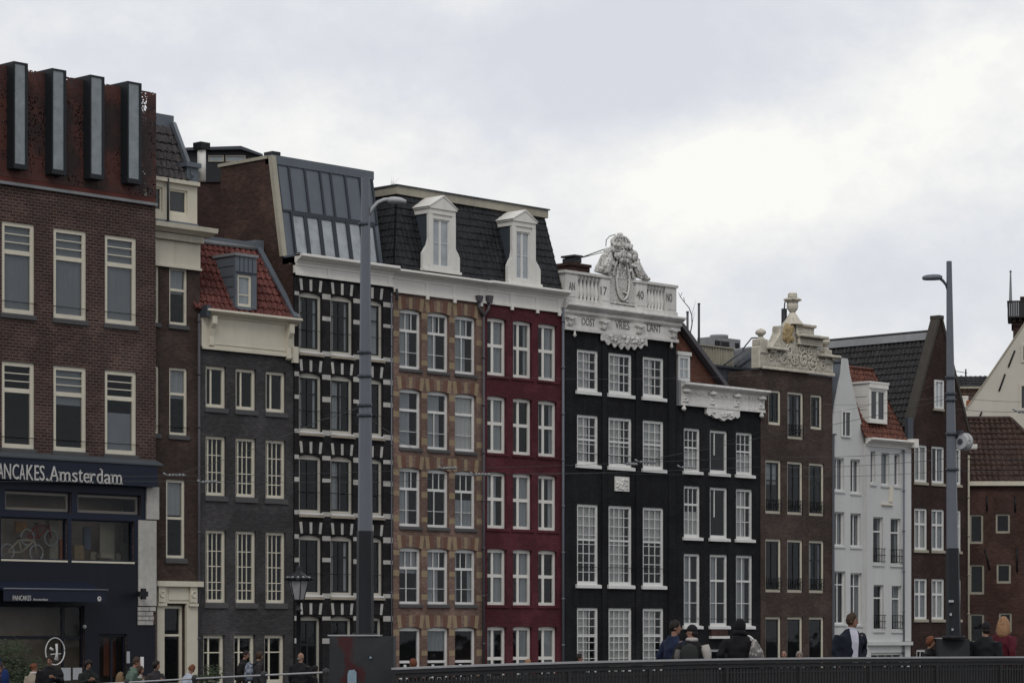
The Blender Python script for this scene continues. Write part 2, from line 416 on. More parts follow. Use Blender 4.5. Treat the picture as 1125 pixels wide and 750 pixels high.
def remesh(mb, vox, it=3):
    """one continuous surface over everything in mb"""
    me = mb.mesh('tmp', [])
    ob = bpy.data.objects.new('tmp', me); COL.objects.link(ob)
    md = ob.modifiers.new('r', 'REMESH'); md.mode = 'VOXEL'; md.voxel_size = vox
    if it: sm = ob.modifiers.new('s', 'SMOOTH'); sm.iterations = it; sm.factor = .5
    bpy.context.view_layer.update(); dg = bpy.context.evaluated_depsgraph_get()
    out = MB(); ev = ob.evaluated_get(dg); m2 = ev.to_mesh()
    out.v = [Vector(v.co) for v in m2.vertices]; out.f = [tuple(p.vertices) for p in m2.polygons]; out.m = [0] * len(out.f); out.smooth = [True] * len(out.f)
    ev.to_mesh_clear(); bpy.data.objects.remove(ob); bpy.data.meshes.remove(me)
    return out
def carve(mb, vox=.03, amp=.05, freq=5.0, zcut=None):
    """weld carved lumps into one stone surface and cut noise furrows into it"""
    k = remesh(mb, vox, 1)
    for i, p in enumerate(k.v):
        n = 1 - abs(mnoise.noise(p * freq)) * 2; n2 = mnoise.noise(p * freq * 2.3)
        d = Vector((mnoise.noise(p * freq + Vector((9, 2, 1))) * .6, -(n * .6 + n2 * .5), mnoise.noise(p * freq + Vector((3, 8, 5))) * .6)); k.v[i] = p + d * amp * (1 if zcut is None or p.z > zcut else .3)
    return k
# ------------------------------------------------------------------ house kit
class House:
    def __init__(s, name, label, cat, Y, pl, pr, group=None, depth=9.0):
        s.Y = Y; s.x0 = ux(pl, Y); s.x1 = ux(pr, Y); s.D = depth
        s.root = thing(name, label, cat, (s.x0, Y, 0.0), group); s.open = []
    def x(s, px, dy=0): return ux(px, s.Y + dy)
    def z(s, px, py, dy=0): return uz(px, py, s.Y + dy)
    def rows(s, refpx, lst): return [(s.z(refpx, b), s.z(refpx, t)) for t, b in lst]     # (bottom, top)
    def cols(s, lst): return [(s.x(a), s.x(b)) for a, b in lst]

    def wall(s, mat, z1, z0=0.0, rise_steps=8, reveal=.30, back=True, name='wall'):
        e = .004; x0, x1, Y = s.x0 + e, s.x1 - e, s.Y
        xs = sorted(set([x0, x1] + [v for o in s.open for v in (o['l'], o['r'])]))
        zs = sorted(set([z0, z1] + [v for o in s.open for v in (o['b'], o['t'])]))
        xs = [x for x in xs if x0 <= x <= x1]; zs = [z for z in zs if z0 <= z <= z1]
        mb = MB()
        def inside(x, z): return any(o['l'] < x < o['r'] and o['b'] < z < o['t'] for o in s.open)
        for j in range(len(zs) - 1):
            i = 0
            while i < len(xs) - 1:
                zc = (zs[j] + zs[j + 1]) / 2
                if inside((xs[i] + xs[i + 1]) / 2, zc): i += 1; continue
                k = i
                while k + 1 < len(xs) - 1 and not inside((xs[k + 1] + xs[k + 2]) / 2, zc): k += 1
                mb.face([(xs[i], Y, zs[j]), (xs[k + 1], Y, zs[j]), (xs[k + 1], Y, zs[j + 1]), (xs[i], Y, zs[j + 1])]); i = k + 1
        for o in s.open:
            l, r, b, t, ri = max(o['l'], x0), min(o['r'], x1), o['b'], o['t'], o.get('rise', 0)
            y2 = Y + reveal
            mb.face([(l, Y, b), (l, Y, t), (l, y2, t), (l, y2, b)]); mb.face([(r, Y, t), (r, Y, b), (r, y2, b), (r, y2, t)])
            mb.face([(l, y2, b), (r, y2, b), (r, Y, b), (l, Y, b)])
            if not ri: mb.face([(l, Y, t), (r, Y, t), (r, y2, t), (l, y2, t)])
            else:
                arc = []
                for q in range(rise_steps + 1):
                    f = q / rise_steps; arc.append((l + (r - l) * f, t - ri + ri * (1 - (2 * f - 1) ** 2)))
                for q in range(rise_steps):
                    (xa, za), (xb, zb) = arc[q], arc[q + 1]
                    mb.face([(xa, Y, za), (xb, Y, zb), (xb, Y, t), (xa, Y, t)])
                    mb.face([(xa, Y, za), (xa, y2, za), (xb, y2, zb), (xb, Y, zb)])
        if back:
            y3 = Y + s.D
            mb.face([(x0, y3, z0), (x0, Y, z0), (x0, Y, z1), (x0, y3, z1)]); mb.face([(x1, Y, z0), (x1, y3, z0), (x1, y3, z1), (x1, Y, z1)])
            mb.face([(x1, y3, z0), (x0, y3, z0), (x0, y3, z1), (x1, y3, z1)]); mb.face([(x0, Y, z1), (x1, Y, z1), (x1, y3, z1), (x0, y3, z1)])
        s.wall_o = mb.build(name, mat, s.root)
        return s.wall_o

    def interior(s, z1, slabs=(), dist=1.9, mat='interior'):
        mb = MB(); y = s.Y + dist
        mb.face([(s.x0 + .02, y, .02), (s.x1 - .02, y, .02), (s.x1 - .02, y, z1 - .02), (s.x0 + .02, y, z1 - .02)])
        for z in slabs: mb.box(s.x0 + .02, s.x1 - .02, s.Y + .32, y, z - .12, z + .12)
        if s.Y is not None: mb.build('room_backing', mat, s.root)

    def window(s, l, r, b, t, rec=.14, fw=.07, fm='white_frame', sash=None, sw=.05, vb=(), hb=(), bw=.028, rise=0, sill=None,
               curtain=None, rod=None, pane='glass', parent=None, name='window', opening=True, y=None, label=None, depth=.09, head=None, cmat='curtain'):
        """outer frame, optional dark inner sash, glazing bars; the pane, sill and curtain are its sub-parts.
        vb: (fraction, width, z-from, z-to) or fraction; hb: (fraction from the top, width, x-from, x-to) or fraction"""
        if opening: s.open.append(dict(l=l, r=r, b=b, t=t, rise=rise))
        y = s.Y + rec if y is None else y
        if opening and fm in ('white_frame', 'cream_frame', 'white'): fw *= 1.18; bw *= 1.15
        mb = MB(); W, H = r - l, t - b
        hd = fw + rise * .75 if head is None else head
        mb.box(l, l + fw, y, y + depth, b, t); mb.box(r - fw, r, y, y + depth, b, t)
        mb.box(l + fw, r - fw, y, y + depth, b, b + fw * 1.15); mb.box(l + fw, r - fw, y, y + depth, t - hd, t)
        il, ir, ib, it = l + fw, r - fw, b + fw * 1.15, t - hd
        mi = 0; mats = [fm]
        if sash:
            mats.append(sash); mi = 1; yy = y + .035
            mb.box(il, il + sw, yy, yy + depth - .02, ib, it, 1); mb.box(ir - sw, ir, yy, yy + depth - .02, ib, it, 1)
            mb.box(il + sw, ir - sw, yy, yy + depth - .02, ib, ib + sw, 1); mb.box(il + sw, ir - sw, yy, yy + depth - .02, it - sw, it, 1)
            il, ir, ib, it = il + sw, ir - sw, ib + sw, it - sw
        w, h = ir - il, it - ib; yb = y + .028
        for i, q in enumerate(hb):
            q = q if isinstance(q, (tuple, list)) else (q, bw, 0, 1)
            z = it - h * q[0]; mb.box(il + w * q[2], il + w * q[3], yb + .001, yb + .045, z - q[1] / 2, z + q[1] / 2, mi)
        for q in vb:
            q = q if isinstance(q, (tuple, list)) else (q, bw, 0, 1)
            x = il + w * q[0]; mb.box(x - q[1] / 2, x + q[1] / 2, yb - .004, yb + .04, it - h * q[3], it - h * q[2], mi)
        p = parent or s.root
        o = mb.build(name, mats, p)
        if label: o['label'] = label
        sub = o if parent is None else parent           # keep to three levels
        g = MB(); g.face([(l + fw * .5, y + .05, b + fw * .5), (r - fw * .5, y + .05, b + fw * .5), (r - fw * .5, y + .05, t - fw * .5), (l + fw * .5, y + .05, t - fw * .5)]); g.build('pane', pane, sub)
        if sill:
            pr, hh, sm, ov = sill
            k = MB(); k.hexa([(l - ov, s.Y - pr, b - hh), (r + ov, s.Y - pr, b - hh), (r + ov, y, b - hh), (l - ov, y, b - hh),
                              (l - ov, s.Y - pr, b - .02), (r + ov, s.Y - pr, b - .02), (r + ov, y, b + .02), (l - ov, y, b + .02)]); k.build('sill', sm, sub)
        if curtain:
            c = MB(); yc = y + .12; am = .004 if cmat == 'reflection_blind' else .025
            def sheet(a0, a1, zb, zt):
                n = max(4, int((a1 - a0) / .07)); off = rnd.random() * 6
                for i in range(n):
                    xa, xb = a0 + (a1 - a0) * i / n, a0 + (a1 - a0) * (i + 1) / n
                    ya, yb2 = yc + am * math.sin(i * 1.9 + off), yc + am * math.sin((i + 1) * 1.9 + off)
                    c.face([(xa, ya, zb), (xb, yb2, zb), (xb, yb2, zt), (xa, ya, zt)])
            k = curtain
            if k == 'full': sheet(l, r, b, t)
            if k == 'sides': sheet(l, l + W * .28, b, t); sheet(r - W * .25, r, b, t)
            if k == 'left': sheet(l, l + W * rnd.uniform(.55, .74), b, t)
            if k == 'right': sheet(r - W * .45, r, b, t)
            if k == 'top': sheet(l, r, b + H * .55, t)
            if k == 'low': sheet(l, r, b, b + H * .5)
            if k == 'centre': sheet(l + W * .12, l + W * .62, b, t)
            c.build('curtain', cmat if k != 'full' or cmat == 'reflection_blind' or rnd.random() < .35 else 'curtain', sub)
        if rod is not None:
            k = MB(); z = b + H * rod; k.tube([(l - .02, s.Y - .03, z), (r + .06, s.Y - .03, z)], .013, 6); k.build('guard_rod', 'black', sub)
        return o

def cornice_profile(mb, x0, x1, Y, z0, z1, prot, mi=0, lip=.12):
    """classical gutter moulding between z0 and z1 projecting prot"""
    h = z1 - z0
    pf = [(Y, z0), (Y - prot * .25, z0), (Y - prot * .35, z0 + h * .25), (Y - prot * .7, z0 + h * .45), (Y - prot * .78, z0 + h * .62), (Y - prot, z0 + h * .68), (Y - prot, z1 - .03), (Y - prot + .03, z1), (Y, z1)]
    mb.prism_x(pf, x0, x1, mi)

def console(mb, xc, w, Y, zt, zb, prot, mi=0):
    h = zt - zb
    pf = [(Y, zb), (Y - prot * .35, zb + h * .05), (Y - prot * .3, zb + h * .35), (Y - prot * .55, zb + h * .6), (Y - prot, zb + h * .75), (Y - prot, zt), (Y, zt)]
    mb.prism_x(pf, xc - w / 2, xc + w / 2, mi)

def downpipe(h, px, y0, y1, r=.05, mat='pipe', off=-.09, hopper=False, name='downpipe'):
    x = h.x(px, off); mb = MB(); z0, z1 = h.z(px, y0), h.z(px, y1)
    mb.tube([(x, h.Y + off, z0), (x, h.Y + off, z1)], r, 8)
    n = int((z1 - z0) / 1.9)
    for i in range(n + 1): mb.tube([(x, h.Y + off, z0 + i * 1.9), (x, h.Y + off, z0 + i * 1.9 + .08)], r * 1.35, 8)
    if hopper:
        mb.tube([(x, h.Y + off, z1), (x - .28, h.Y + off, z1 + .35), (x - .28, h.Y + off, z1 + .6)], r, 8)
        mb.tube([(x, h.Y + off, z1), (x + .3, h.Y + off, z1 + .35), (x + .3, h.Y + off, z1 + .6)], r, 8)
        mb.hexa([(x - .38, h.Y + off - .1, z1 + .55), (x - .18, h.Y + off - .1, z1 + .55), (x - .18, h.Y + off + .08, z1 + .55), (x - .38, h.Y + off + .08, z1 + .55),
                 (x - .42, h.Y + off - .14, z1 + .8), (x - .14, h.Y + off - .14, z1 + .8), (x - .14, h.Y + off + .1, z1 + .8), (x - .42, h.Y + off + .1, z1 + .8)])
        mb.hexa([(x + .2, h.Y + off - .1, z1 + .55), (x + .4, h.Y + off - .1, z1 + .55), (x + .4, h.Y + off + .08, z1 + .55), (x + .2, h.Y + off + .08, z1 + .55),
                 (x + .16, h.Y + off - .14, z1 + .85), (x + .44, h.Y + off - .14, z1 + .85), (x + .44, h.Y + off + .1, z1 + .85), (x + .16, h.Y + off + .1, z1 + .85)])
    return mb.build(name, mat, h.root)

def pick(*a): return rnd.choice(a)
GROUP = 'canal houses standing in one row'
# ================================================================== house A: restaurant building with the rusty steel top
A = House('restaurant_building', 'brown brick restaurant building with rusty perforated steel top and four black glazed fins', 'building', -.55, -62, 171, GROUP)
rA = A.rows(58.7, [(249.8, 349), (401, 495)])
cA = A.cols([(-54, -19), (2, 38), (58.7, 95), (115.2, 150)])
for ri, (b, t) in enumerate(rA):
    for ci, (l, r) in enumerate(cA):
        A.window(l, r, b, t, rec=.05, fw=.12, fm='cream_frame', hb=[(.09, .035, 0, 1), (.19, .035, 0, 1), (.31, .15, 0, 1)], bw=.03,
                 sill=(.06, .16, 'sill_stone', .06), rod=.13, curtain=['full', 'full', 'full', 'full', None, None, 'top', 'low'][ri * 4 + ci], cmat='reflection_blind')  # upper-row sheets are added: sky reflection put into their colour
zt = A.z(100, 216.5)
zledge0 = A.z(0, 503); zsign0 = A.z(0, 527)
# shop openings
w1 = A.cols([(-60, -2), (5, 78), (84.5, 154.5)]); bz1, tz1 = A.z(5, 561), A.z(5, 537)
w2 = A.cols([(-60, -4), (0.5, 73.5), (78, 147)]); bz2, tz2 = A.z(0, 614), A.z(0, 567)
for l, r in w1: A.window(l, r, bz1, tz1, rec=.08, fw=.05, fm='navy', pane='glass_shop', sash='shop_frame', sw=.09, name='transom_window')
for k, (l, r) in enumerate(w2): A.window(l, r, bz2, tz2, rec=.08, fw=.05, fm='navy', pane='glass_shop', name='display_window')
sg = A.cols([(0.5, 92)]); A.window(sg[0][0] - 2, sg[0][1], .35, A.z(0, 664), rec=.06, fw=.07, fm='navy_panel', pane='glass_shop', hb=[(.36, .12, 0, 1)], vb=[(.86, .10, .36, 1), (.86, .14, 0, .36)], name='shop_window')
dr = A.cols([(108, 139)])[0]; A.window(dr[0], dr[1], .12, A.z(108, 696), rec=.06, fw=.10, fm='navy_panel', pane='glass_shop', vb=[(.52, .10, 0, 1)], name='shop_door')
A.wall('brick_A', zt, reveal=.16)
# the painted shop front lies over the brick up to the ledge
mb = MB()
def panel(xa, xb, za, zb, d=.03, mi=0): mb.box(xa, xb, A.Y - d, A.Y + .002, za, zb, mi)
x1n = A.x(170.5)
xs0 = A.x0 + .01
panel(xs0, x1n, tz1 + .0, zsign0 + .02); 
def strip(openings, zb, zt_, xr, d=.03, mi=0):
    p = xs0
    for l, r in openings:
        if l > p: panel(p, l, zb, zt_, d, mi)
        p = max(p, r)
    if xr > p: panel(p, xr, zb, zt_, d, mi)
strip(w1, bz1, tz1, A.x(159)); panel(xs0, A.x(159), tz2, bz1); strip(w2, bz2, tz2, A.x(151)); 
zaw = A.z(0, 664)
panel(xs0, A.x(151), zaw + .0, bz2, .03, 1)
panel(A.x(92.2), A.x(151), A.z(108, 696), zaw, .028, 1); panel(A.x(92.2), dr[0], 0.01, A.z(108, 696), .028, 1); panel(dr[1], A.x(170), 0.01, A.z(108, 696), .028, 1)
panel(A.x(151), A.x(170), A.z(108, 696), A.z(151, 686), .026, 1)
panel(xs0, sg[0][0] - 2, 0, zaw, .028, 1)
mb.build('shop_front', ['navy', 'navy_panel'], A.root)
# white lines under display windows
mb = MB()
for l, r in w2: mb.box(l, r, A.Y - .05, A.Y - .0305, bz2 - .05, bz2 + .01)
mb.build('window_ledge', 'cream_frame', A.root)
# white tiled pilaster in three blocks, stepped like the photo
mb = MB(); mb.box(A.x(159.5), A.x(173.0), A.Y - .10, A.Y - .0305, A.z(160, 570), A.z(160, 534.5)); mb.box(A.x(151), A.x(170.4), A.Y - .08, A.Y - .0305, A.z(151, 665), A.z(151, 571))
z0, z1 = A.z(151, 686), A.z(151, 665.5)
for i in range(4):
    za = z0 + (z1 - z0) * i / 4; zb = z0 + (z1 - z0) * (i + 1) / 4 - .025
    sft = .17 * (i % 2); X0, X1 = A.x(150.5), A.x(168 + (i > 2) * 2)
    p = X0
    while p < X1 - .05:
        q = min(X1, p + (.34 if p > X0 else .34 - sft)); mb.box(p, q - .02, A.Y - .08, A.Y - .0305, za, zb); p = q
mb.build('tiled_pilaster', 'stone_block', A.root)
# ledge, sign board, lettering
mb = MB(); mb.prism_x([(A.Y, zledge0 + .01), (A.Y - .42, zledge0 + .01), (A.Y - .42, zledge0 + .06), (A.Y, zledge0 + .23)], xs0, A.x(171.5)); mb.build('ledge', 'ledge', A.root)
YS = -.38
mb = MB(); mb.box(xs0, A.x(173.5, YS), A.Y + YS, A.Y - .031, zsign0, zledge0); sb = mb.build('sign_board', 'navy', A.root)
ys = A.Y + YS - .004
def sx(px): return ux(px, ys)
def sz(px, py): return uz(px, py, ys)
tb = MB()
caps = {'P': (-9.5, -3.4), 'A': (-2.2, 3.2), 'N': (4.2, 11.6), 'C': (13.4, 20.4), 'a': (21.3, 27.0), 'K': (28.8, 36.2), 'E': (37.6, 42.4), 'S': (43.2, 48.6)}
zb_, zt_ = sz(0, 525.4), sz(0, 508.6)
for ch, (a, c) in caps.items(): join(tb, text_mb(ch.upper(), sx(a), sx(c), zb_, zt_, ys))
join(tb, text_mb('.', sx(50.2), sx(52.6), zb_, zb_ + .09, ys))
H_ = zt_ - zb_; xh = H_ * .66
am = [('A', 54.2, 64.2, H_), ('m', 65.5, 76.8, xh), ('s', 79, 84.8, xh), ('t', 86, 90.4, H_ * .86), ('e', 91.4, 97.9, xh), ('r', 99, 104.6, xh), ('d', 106, 112.4, H_), ('a', 114.2, 121.6, xh), ('m', 122.8, 133.4, xh)]
def serif(xc, z, w=.15): tb.box(xc - w / 2, xc + w / 2, ys - .03, ys, z, z + .038)
for ch, a, c, hh in am:
    X0, X1 = sx(a), sx(c); join(tb, text_mb(ch, X0, X1, zb_, zb_ + hh, ys))
    if ch == 'A': serif(X0 + .03, zb_); serif(X1 - .03, zb_)
    if ch == 'm':
        for f in (.07, .5, .93): serif(X0 + (X1 - X0) * f, zb_, .13)
        serif(X0 - .01, zb_ + hh - .04, .09)
    if ch == 'r': serif(X0 + .04, zb_, .16); serif(X0 - .01, zb_ + hh - .04, .1)
    if ch == 'd': serif(X1 + .0, zb_, .1); serif(X1 - .06, zb_ + hh - .038, .12)
    if ch == 'a': serif(X1, zb_, .1)
tb.build('lettering', 'letter', sb)
# awning cassette with its valance
ya = -1.0; mb = MB(); zA0, zA1 = A.z(60, 660.5, ya), A.z(60, 647.5, ya)
xa0, xa1 = A.x(4, ya), A.x(116, ya)
mb.prism_x([(A.Y - .03, zA1 + .28), (A.Y + ya, zA1), (A.Y + ya, zA0), (A.Y + ya + .03, zA0), (A.Y + ya + .03, zA1 - .05), (A.Y - .03, zA1 + .2)], xa0, xa1)
mb.tube([(xa0, A.Y + ya - .01, zA1 + .02), (xa1 + .1, A.Y + ya - .01, zA1 + .02)], .03, 6, 1)
aw = mb.build('awning', ['navy', 'steel'], A.root)
yv = A.Y + ya - .004
tb = text_mb('PANCAKES', ux(14, yv), ux(34, yv), uz(14, 659, yv), uz(14, 653.6, yv), yv, .01); join(tb, text_mb('Amsterdam', ux(36.3, yv), ux(52.5, yv), uz(36, 659.2, yv), uz(36, 656.6, yv), yv, .01))
tb.tube([(ux(109, yv), yv, uz(109, 657.3, yv)), (ux(109, yv), yv - .01, uz(109, 657.3, yv))], .085, 16); tb.build('lettering', 'letter', aw)
tb = MB(); tb.tube([(ux(109, yv), yv - .011, uz(109, 656.8, yv)), (ux(109, yv), yv - .016, uz(109, 656.8, yv))], .025, 10); tb.build('emblem', 'navy', aw)
# black bracket sign with a cross-shaped end
yb = A.Y - .5; mb = MB(); mb.box(A.x(150), A.x(150) + .12, yb, A.Y - .03, A.z(150, 654), A.z(150, 650))
xq = ux(157.5, yb); zq = uz(157.5, 652, yb); mb.box(xq - .09, xq + .09, yb - .05, yb + .05, zq - .19, zq + .19); mb.box(xq - .2, xq + .17, yb - .055, yb + .055, zq - .09, zq + .09)
mb.build('bracket_sign', 'black', A.root)
# oval window sign: a white ring with strokes
yo = A.Y - .05; cx_, cz_ = ux(60.5, yo), uz(60.5, 715, yo); mb = MB()
pts = [(cx_ + .40 * math.cos(q * PI / 16), yo, cz_ + .46 * math.sin(q * PI / 16)) for q in range(33)]; mb.tube(pts, .022, 6)
mb.tube([(cx_ + .06, yo, cz_ + .26), (cx_ + .08, yo, cz_ - .02), (cx_ + .05, yo, cz_ - .3)], [.06, .04, .09], 8, flat=.3); mb.tube([(cx_ - .22, yo, cz_ + .12), (cx_ - .08, yo, cz_ + .05)], .045, 6, flat=.3); mb.tube([(cx_ - .2, yo, cz_ - .1), (cx_ + .25, yo, cz_ - .08)], .018, 6)
mb.build('oval_sign', 'signwhite', A.root)
mb = MB(); yo = A.Y - .06
for a, c, t_, b_ in ((67, 77.5, 733, 747), (80, 90, 733, 746)): mb.box(ux(a, yo), ux(c, yo), yo - .01, yo, uz(a, b_, yo), uz(a, t_, yo))
mb.box(ux(139, yo), ux(142.5, yo), yo - .01, yo, uz(139, 728, yo), uz(139, 715, yo)); mb.build('menu_card', 'curtain_grey', A.root)
mb = MB(); yo = A.Y - .05
mb.box(ux(154, yo), ux(157.6, yo), yo - .02, yo, uz(154, 734, yo), uz(154, 721, yo)); mb.build('door_sign', 'signwhite', A.root)
mb = MB(); mb.box(ux(114, A.Y + .6), ux(127, A.Y + .6), A.Y + .6, A.Y + .63, uz(114, 742, A.Y + .6), uz(114, 699, A.Y + .6)); mb.build('poster', paint('red_poster', (.22, .07, .04), .6, .8, 2.5, .3), A.root)
mb = MB(); mb.ball((ux(92.5, A.Y - .1), A.Y - .12, uz(92.5, 688, A.Y - .1)), .07); mb.build('security_camera', 'steel_light', A.root)
# display floor: room, pillar and added stand-in boxes
A.interior(A.z(0, 497), [A.z(0, 630)], 1.7, 'room_wall')
mb = MB(); yi = A.Y + .9
mb.box(ux(55, yi), ux(64, yi), yi, yi + .3, A.z(0, 614), A.z(0, 566)); mb.box(ux(110, yi), ux(126, yi), yi, yi + .05, A.z(78, 614), A.z(78, 572)); mb.box(ux(128, yi), ux(133, yi), yi, yi + .3, A.z(78, 618), A.z(78, 605)); mb.box(ux(107, yi), ux(121, yi), yi - .2, yi, A.z(78, 611), A.z(78, 606))
mb.build('interior_pillar', 'cream_dark', A.root)
for a, c, t_, b_, col in ((66, 72, 590, 613, (.32, .10, .04)), (82, 92, 596, 613, (.30, .22, .12)), (93, 100, 575, 600, (.10, .13, .18)), (135, 145, 592, 613, (.22, .20, .18)), (18, 30, 571, 583, (.40, .20, .05)), (100, 106, 603, 613, (.35, .30, .22))):
    mb = MB(); yy_ = yi + .1 + .02 * rnd.random(); mb.box(ux(a, yy_), ux(c, yy_), yy_, yy_ + .12, A.z(40, b_), A.z(40, t_)); mb.build('reflection_clutter', paint('reflection_clutter', col, .6, .5, 5, .2), A.root)  # added clutter, its colours standing in for busier reflections in the glass
mb = MB(); mb.box(A.x0 + .02, A.x1 - .02, A.Y + .32, A.Y + 2.6, A.z(0, 497), A.z(0, 497) + .15); mb.face([(A.x0 + .02, A.Y + 2, A.z(0, 497) + .16), (A.x1 - .02, A.Y + 2, A.z(0, 497) + .16), (A.x1 - .02, A.Y + 2, zt - .02), (A.x0 + .02, A.Y + 2, zt - .02)])
mb.build('room_backing', 'interior', A.root)
# steel top
mb = MB(); mb.box(A.x0, A.x1, A.Y - .12, A.Y + .3, zt, zt + .10); mb.box(A.x0, A.x1 - .02, A.Y - .02, A.Y + .25, zt + .1, zt + .30, 1); mb.build('coping', ['lead_light', 'corten_beam'], A.root)
zs1 = A.z(171, 102.5); zs0 = zt + .28
mb = MB(); yp = A.Y - .03
mb.face([(A.x0, yp, zs0), (A.x1, yp, zs0), (A.x1, yp, zs1), (A.x0, yp, zs1)])
mb.face([(A.x1, yp, zs0), (A.x1, A.Y + .5, zs0), (A.x1, A.Y + .5, zs1), (A.x1, yp, zs1)])
mb.build('perforated_screen', 'corten', A.root)
mb = MB(); mb.box(A.x0, A.x(160), A.Y + .35, A.Y + 6, zt + .3, zs1 - .25); mb.build('roof', 'corten_beam', A.root)
for a, c, t_, b_ in ((-27, -11.5, 60, 180.5), (15.2, 30.8, 67.2, 184.5), (57.2, 73, 74.8, 190.5), (99.2, 114.9, 82, 195.5), (140.3, 155.7, 89, 200.5)):
    yf = A.Y - .42; X0, X1 = ux(a, yf), ux(c, yf); z0, z1 = uz(a, b_, yf), uz(a, t_, yf); mb = MB()
    mb.box(X0, X0 + .05, yf, A.Y + 1.3, z0, z1); mb.box(X1 - .10, X1, yf, A.Y + 1.3, z0, z1); mb.box(X0 + .05, X1 - .1, yf, A.Y + 1.3, z1 - .06, z1 - .0); mb.box(X0 + .05, X1 - .1, yf, A.Y + 1.3, z0, z0 + .16)
    f = mb.build('window_fin', 'anthracite', A.root); mb = MB(); mb.box(X0 + .05, X1 - .1, yf + .03, yf + .05, z0 + .16, z1 - .06); mb.build('pane', 'boxglass', f)

# ================================================================== house B: narrow cream and umber house
B = House('narrow_house', 'narrow umber brick house with cream cornice, cream doorway surround and grey tiled attic', 'house', .04, 157, 219.5, GROUP)
cB = B.cols([(158, 175), (186, 206)])
for t_, b_, px_ in ((293, 356, 186), (403, 477.3, 185)):
    b, t = B.z(px_, b_), B.z(px_, t_)
    for k, (l, r) in enumerate(cB): B.window(l, r, b, t, rec=.06, fw=.075, fm='cream_frame', hb=[(.38, .09, 0, 1)], sill=(.07, .15, 'sill_stone', .06), rod=.12 if t_ > 400 else None, curtain='top' if k else None, cmat='curtain_grey')
l, r = B.x(182.5), B.x(203.5); b, t = B.z(183, 613), B.z(183, 526)
B.window(l, r, b, t, rec=.06, fw=.085, fm='cream_frame', hb=[(.49, .09, 0, 1)], sill=(.07, .17, 'sill_stone', .06), curtain='top', cmat='curtain_grey')
l, r = B.x(178.5), B.x(202.3); B.window(l, r, .5, B.z(178, 664.5), rec=.12, fw=.09, fm='cream_frame', hb=[(.36, .08, 0, 1)])
ztB = B.z(171, 292)
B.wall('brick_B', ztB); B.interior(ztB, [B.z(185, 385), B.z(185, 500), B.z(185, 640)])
mb = MB()                                                     # portal
xl, xr = B.x(170.5), B.x(215.5); zc = B.z(170, 643)
mb.box(xl - .12, xr + .12, B.Y - .28, B.Y - .001, zc - .02, zc + .17); mb.box(xl, xr, B.Y - .10, B.Y - .001, zc - .62, zc - .02)
mb.box(xl, B.x(178.4), B.Y - .12, B.Y - .001, .0, zc - .63); mb.box(B.x(203), xr, B.Y - .12, B.Y - .001, 0, zc - .63)
for xx in ((xl + B.x(178.4)) / 2, (B.x(203) + xr) / 2):
    mb.box(xx - .16, xx + .16, B.Y - .2, B.Y - .10, zc - .58, zc - .03)
    q0 = len(mb.v); mb.torus((xx, B.Y - .21, zc - .3), .10, .025, 'y', 14, 6, 0, .9, 5.4)
    mb.box(xx - .2, xx + .2, B.Y - .22, B.Y - .121, zc - .72, zc - .62)
mb.box((xl + xr) / 2 - .42, (xl + xr) / 2 + .5, B.Y - .13, B.Y - .10, zc - .5, zc - .12)
mb.build('portal', 'cream', B.root)
mb = MB(); x0, x1 = B.x(160), B.x(219)                        # cornice
zf0, zf1 = ztB, B.z(171, 263); mb.box(x0, x1, B.Y - .06, B.Y + .3, zf0, zf1); mb.box(x0, x1 + .03, B.Y - .12, B.Y + .3, zf0 - .0, zf0 + .08)
zd1 = B.z(171, 254.5)
n = 34
for i in range(n): xx = x0 + (x1 - x0) * (i + .5) / n; mb.box(xx - .045, xx + .045, B.Y - .24, B.Y - .06, zf1 + .03, zd1 - .02)
mb.box(x0, x1, B.Y - .05, B.Y + .3, zf1, zd1)
mb.prism_x([(B.Y + .3, zd1), (B.Y - .3, zd1), (B.Y - .45, zd1 + .08), (B.Y - .62, zd1 + .12), (B.Y - .66, zd1 + .28), (B.Y + .3, zd1 + .28)], x0, x1 + .35)
mb.build('cornice', 'cream', B.root)
mb = MB(); za0 = zd1 + .28; za1 = B.z(171, 197.5); YB2 = .12   # attic storey
mb.box(x0, x1, B.Y + YB2 - .06, B.Y + 5, za0, za0 + .2, 1)
zw0, zw1 = uz(186, 233.5, B.Y + YB2), uz(186, 207, B.Y + YB2)
X = lambda p: ux(p, B.Y + YB2)
segs = [(x0, X(164)), (X(178.5), X(186)), (X(206), x1)]
for a, c in segs: mb.box(a, c, B.Y + YB2, B.Y + .5, za0 + .2, za1)
for a, c in ((X(164), X(178.5)), (X(186), X(206))): mb.box(a, c, B.Y + YB2, B.Y + .5, za0 + .2, zw0); mb.box(a, c, B.Y + YB2, B.Y + .5, zw1, za1)
mb.box(x0, x1 + .02, B.Y + YB2 - .14, B.Y + .5, za1, za1 + .14)
mb.box(x0, x1, B.Y + .5, B.Y + 5, za0, za1)
mb.build('attic_storey', ['cream', 'zinc'], B.root)
for a, c in ((164, 178.5), (186, 206)): B.window(X(a), X(c), zw0, zw1, y=B.Y + YB2 + .06, fw=.07, fm='cream_frame', pane='darkglass', opening=False, name='attic_window')
downpipe(B, 184.6, 245, 196, .045, 'pipe_dark', .0, name='attic_downpipe')
ptop = B.z(171, 136, .8)
p00, p10 = Vector((x0, B.Y + .02, za1 + .14)), Vector((B.x(209), B.Y + .02, za1 + .14)); p01 = Vector((x0, B.Y + 1.0, ptop)); p11 = Vector((ux(187, B.Y + 1.0), B.Y + 1.0, ptop))
mb = tiles_mb(p00, p10, p01, p11, .3, .38); mb.face([p00, p10, p11, p01]); mb.build('tiled_roof', 'tile_grey', B.root)
mb = MB(); a0, a1 = p10, p11; o1 = Vector((.30, .15, .0)); up = Vector((0, -.12, .22))
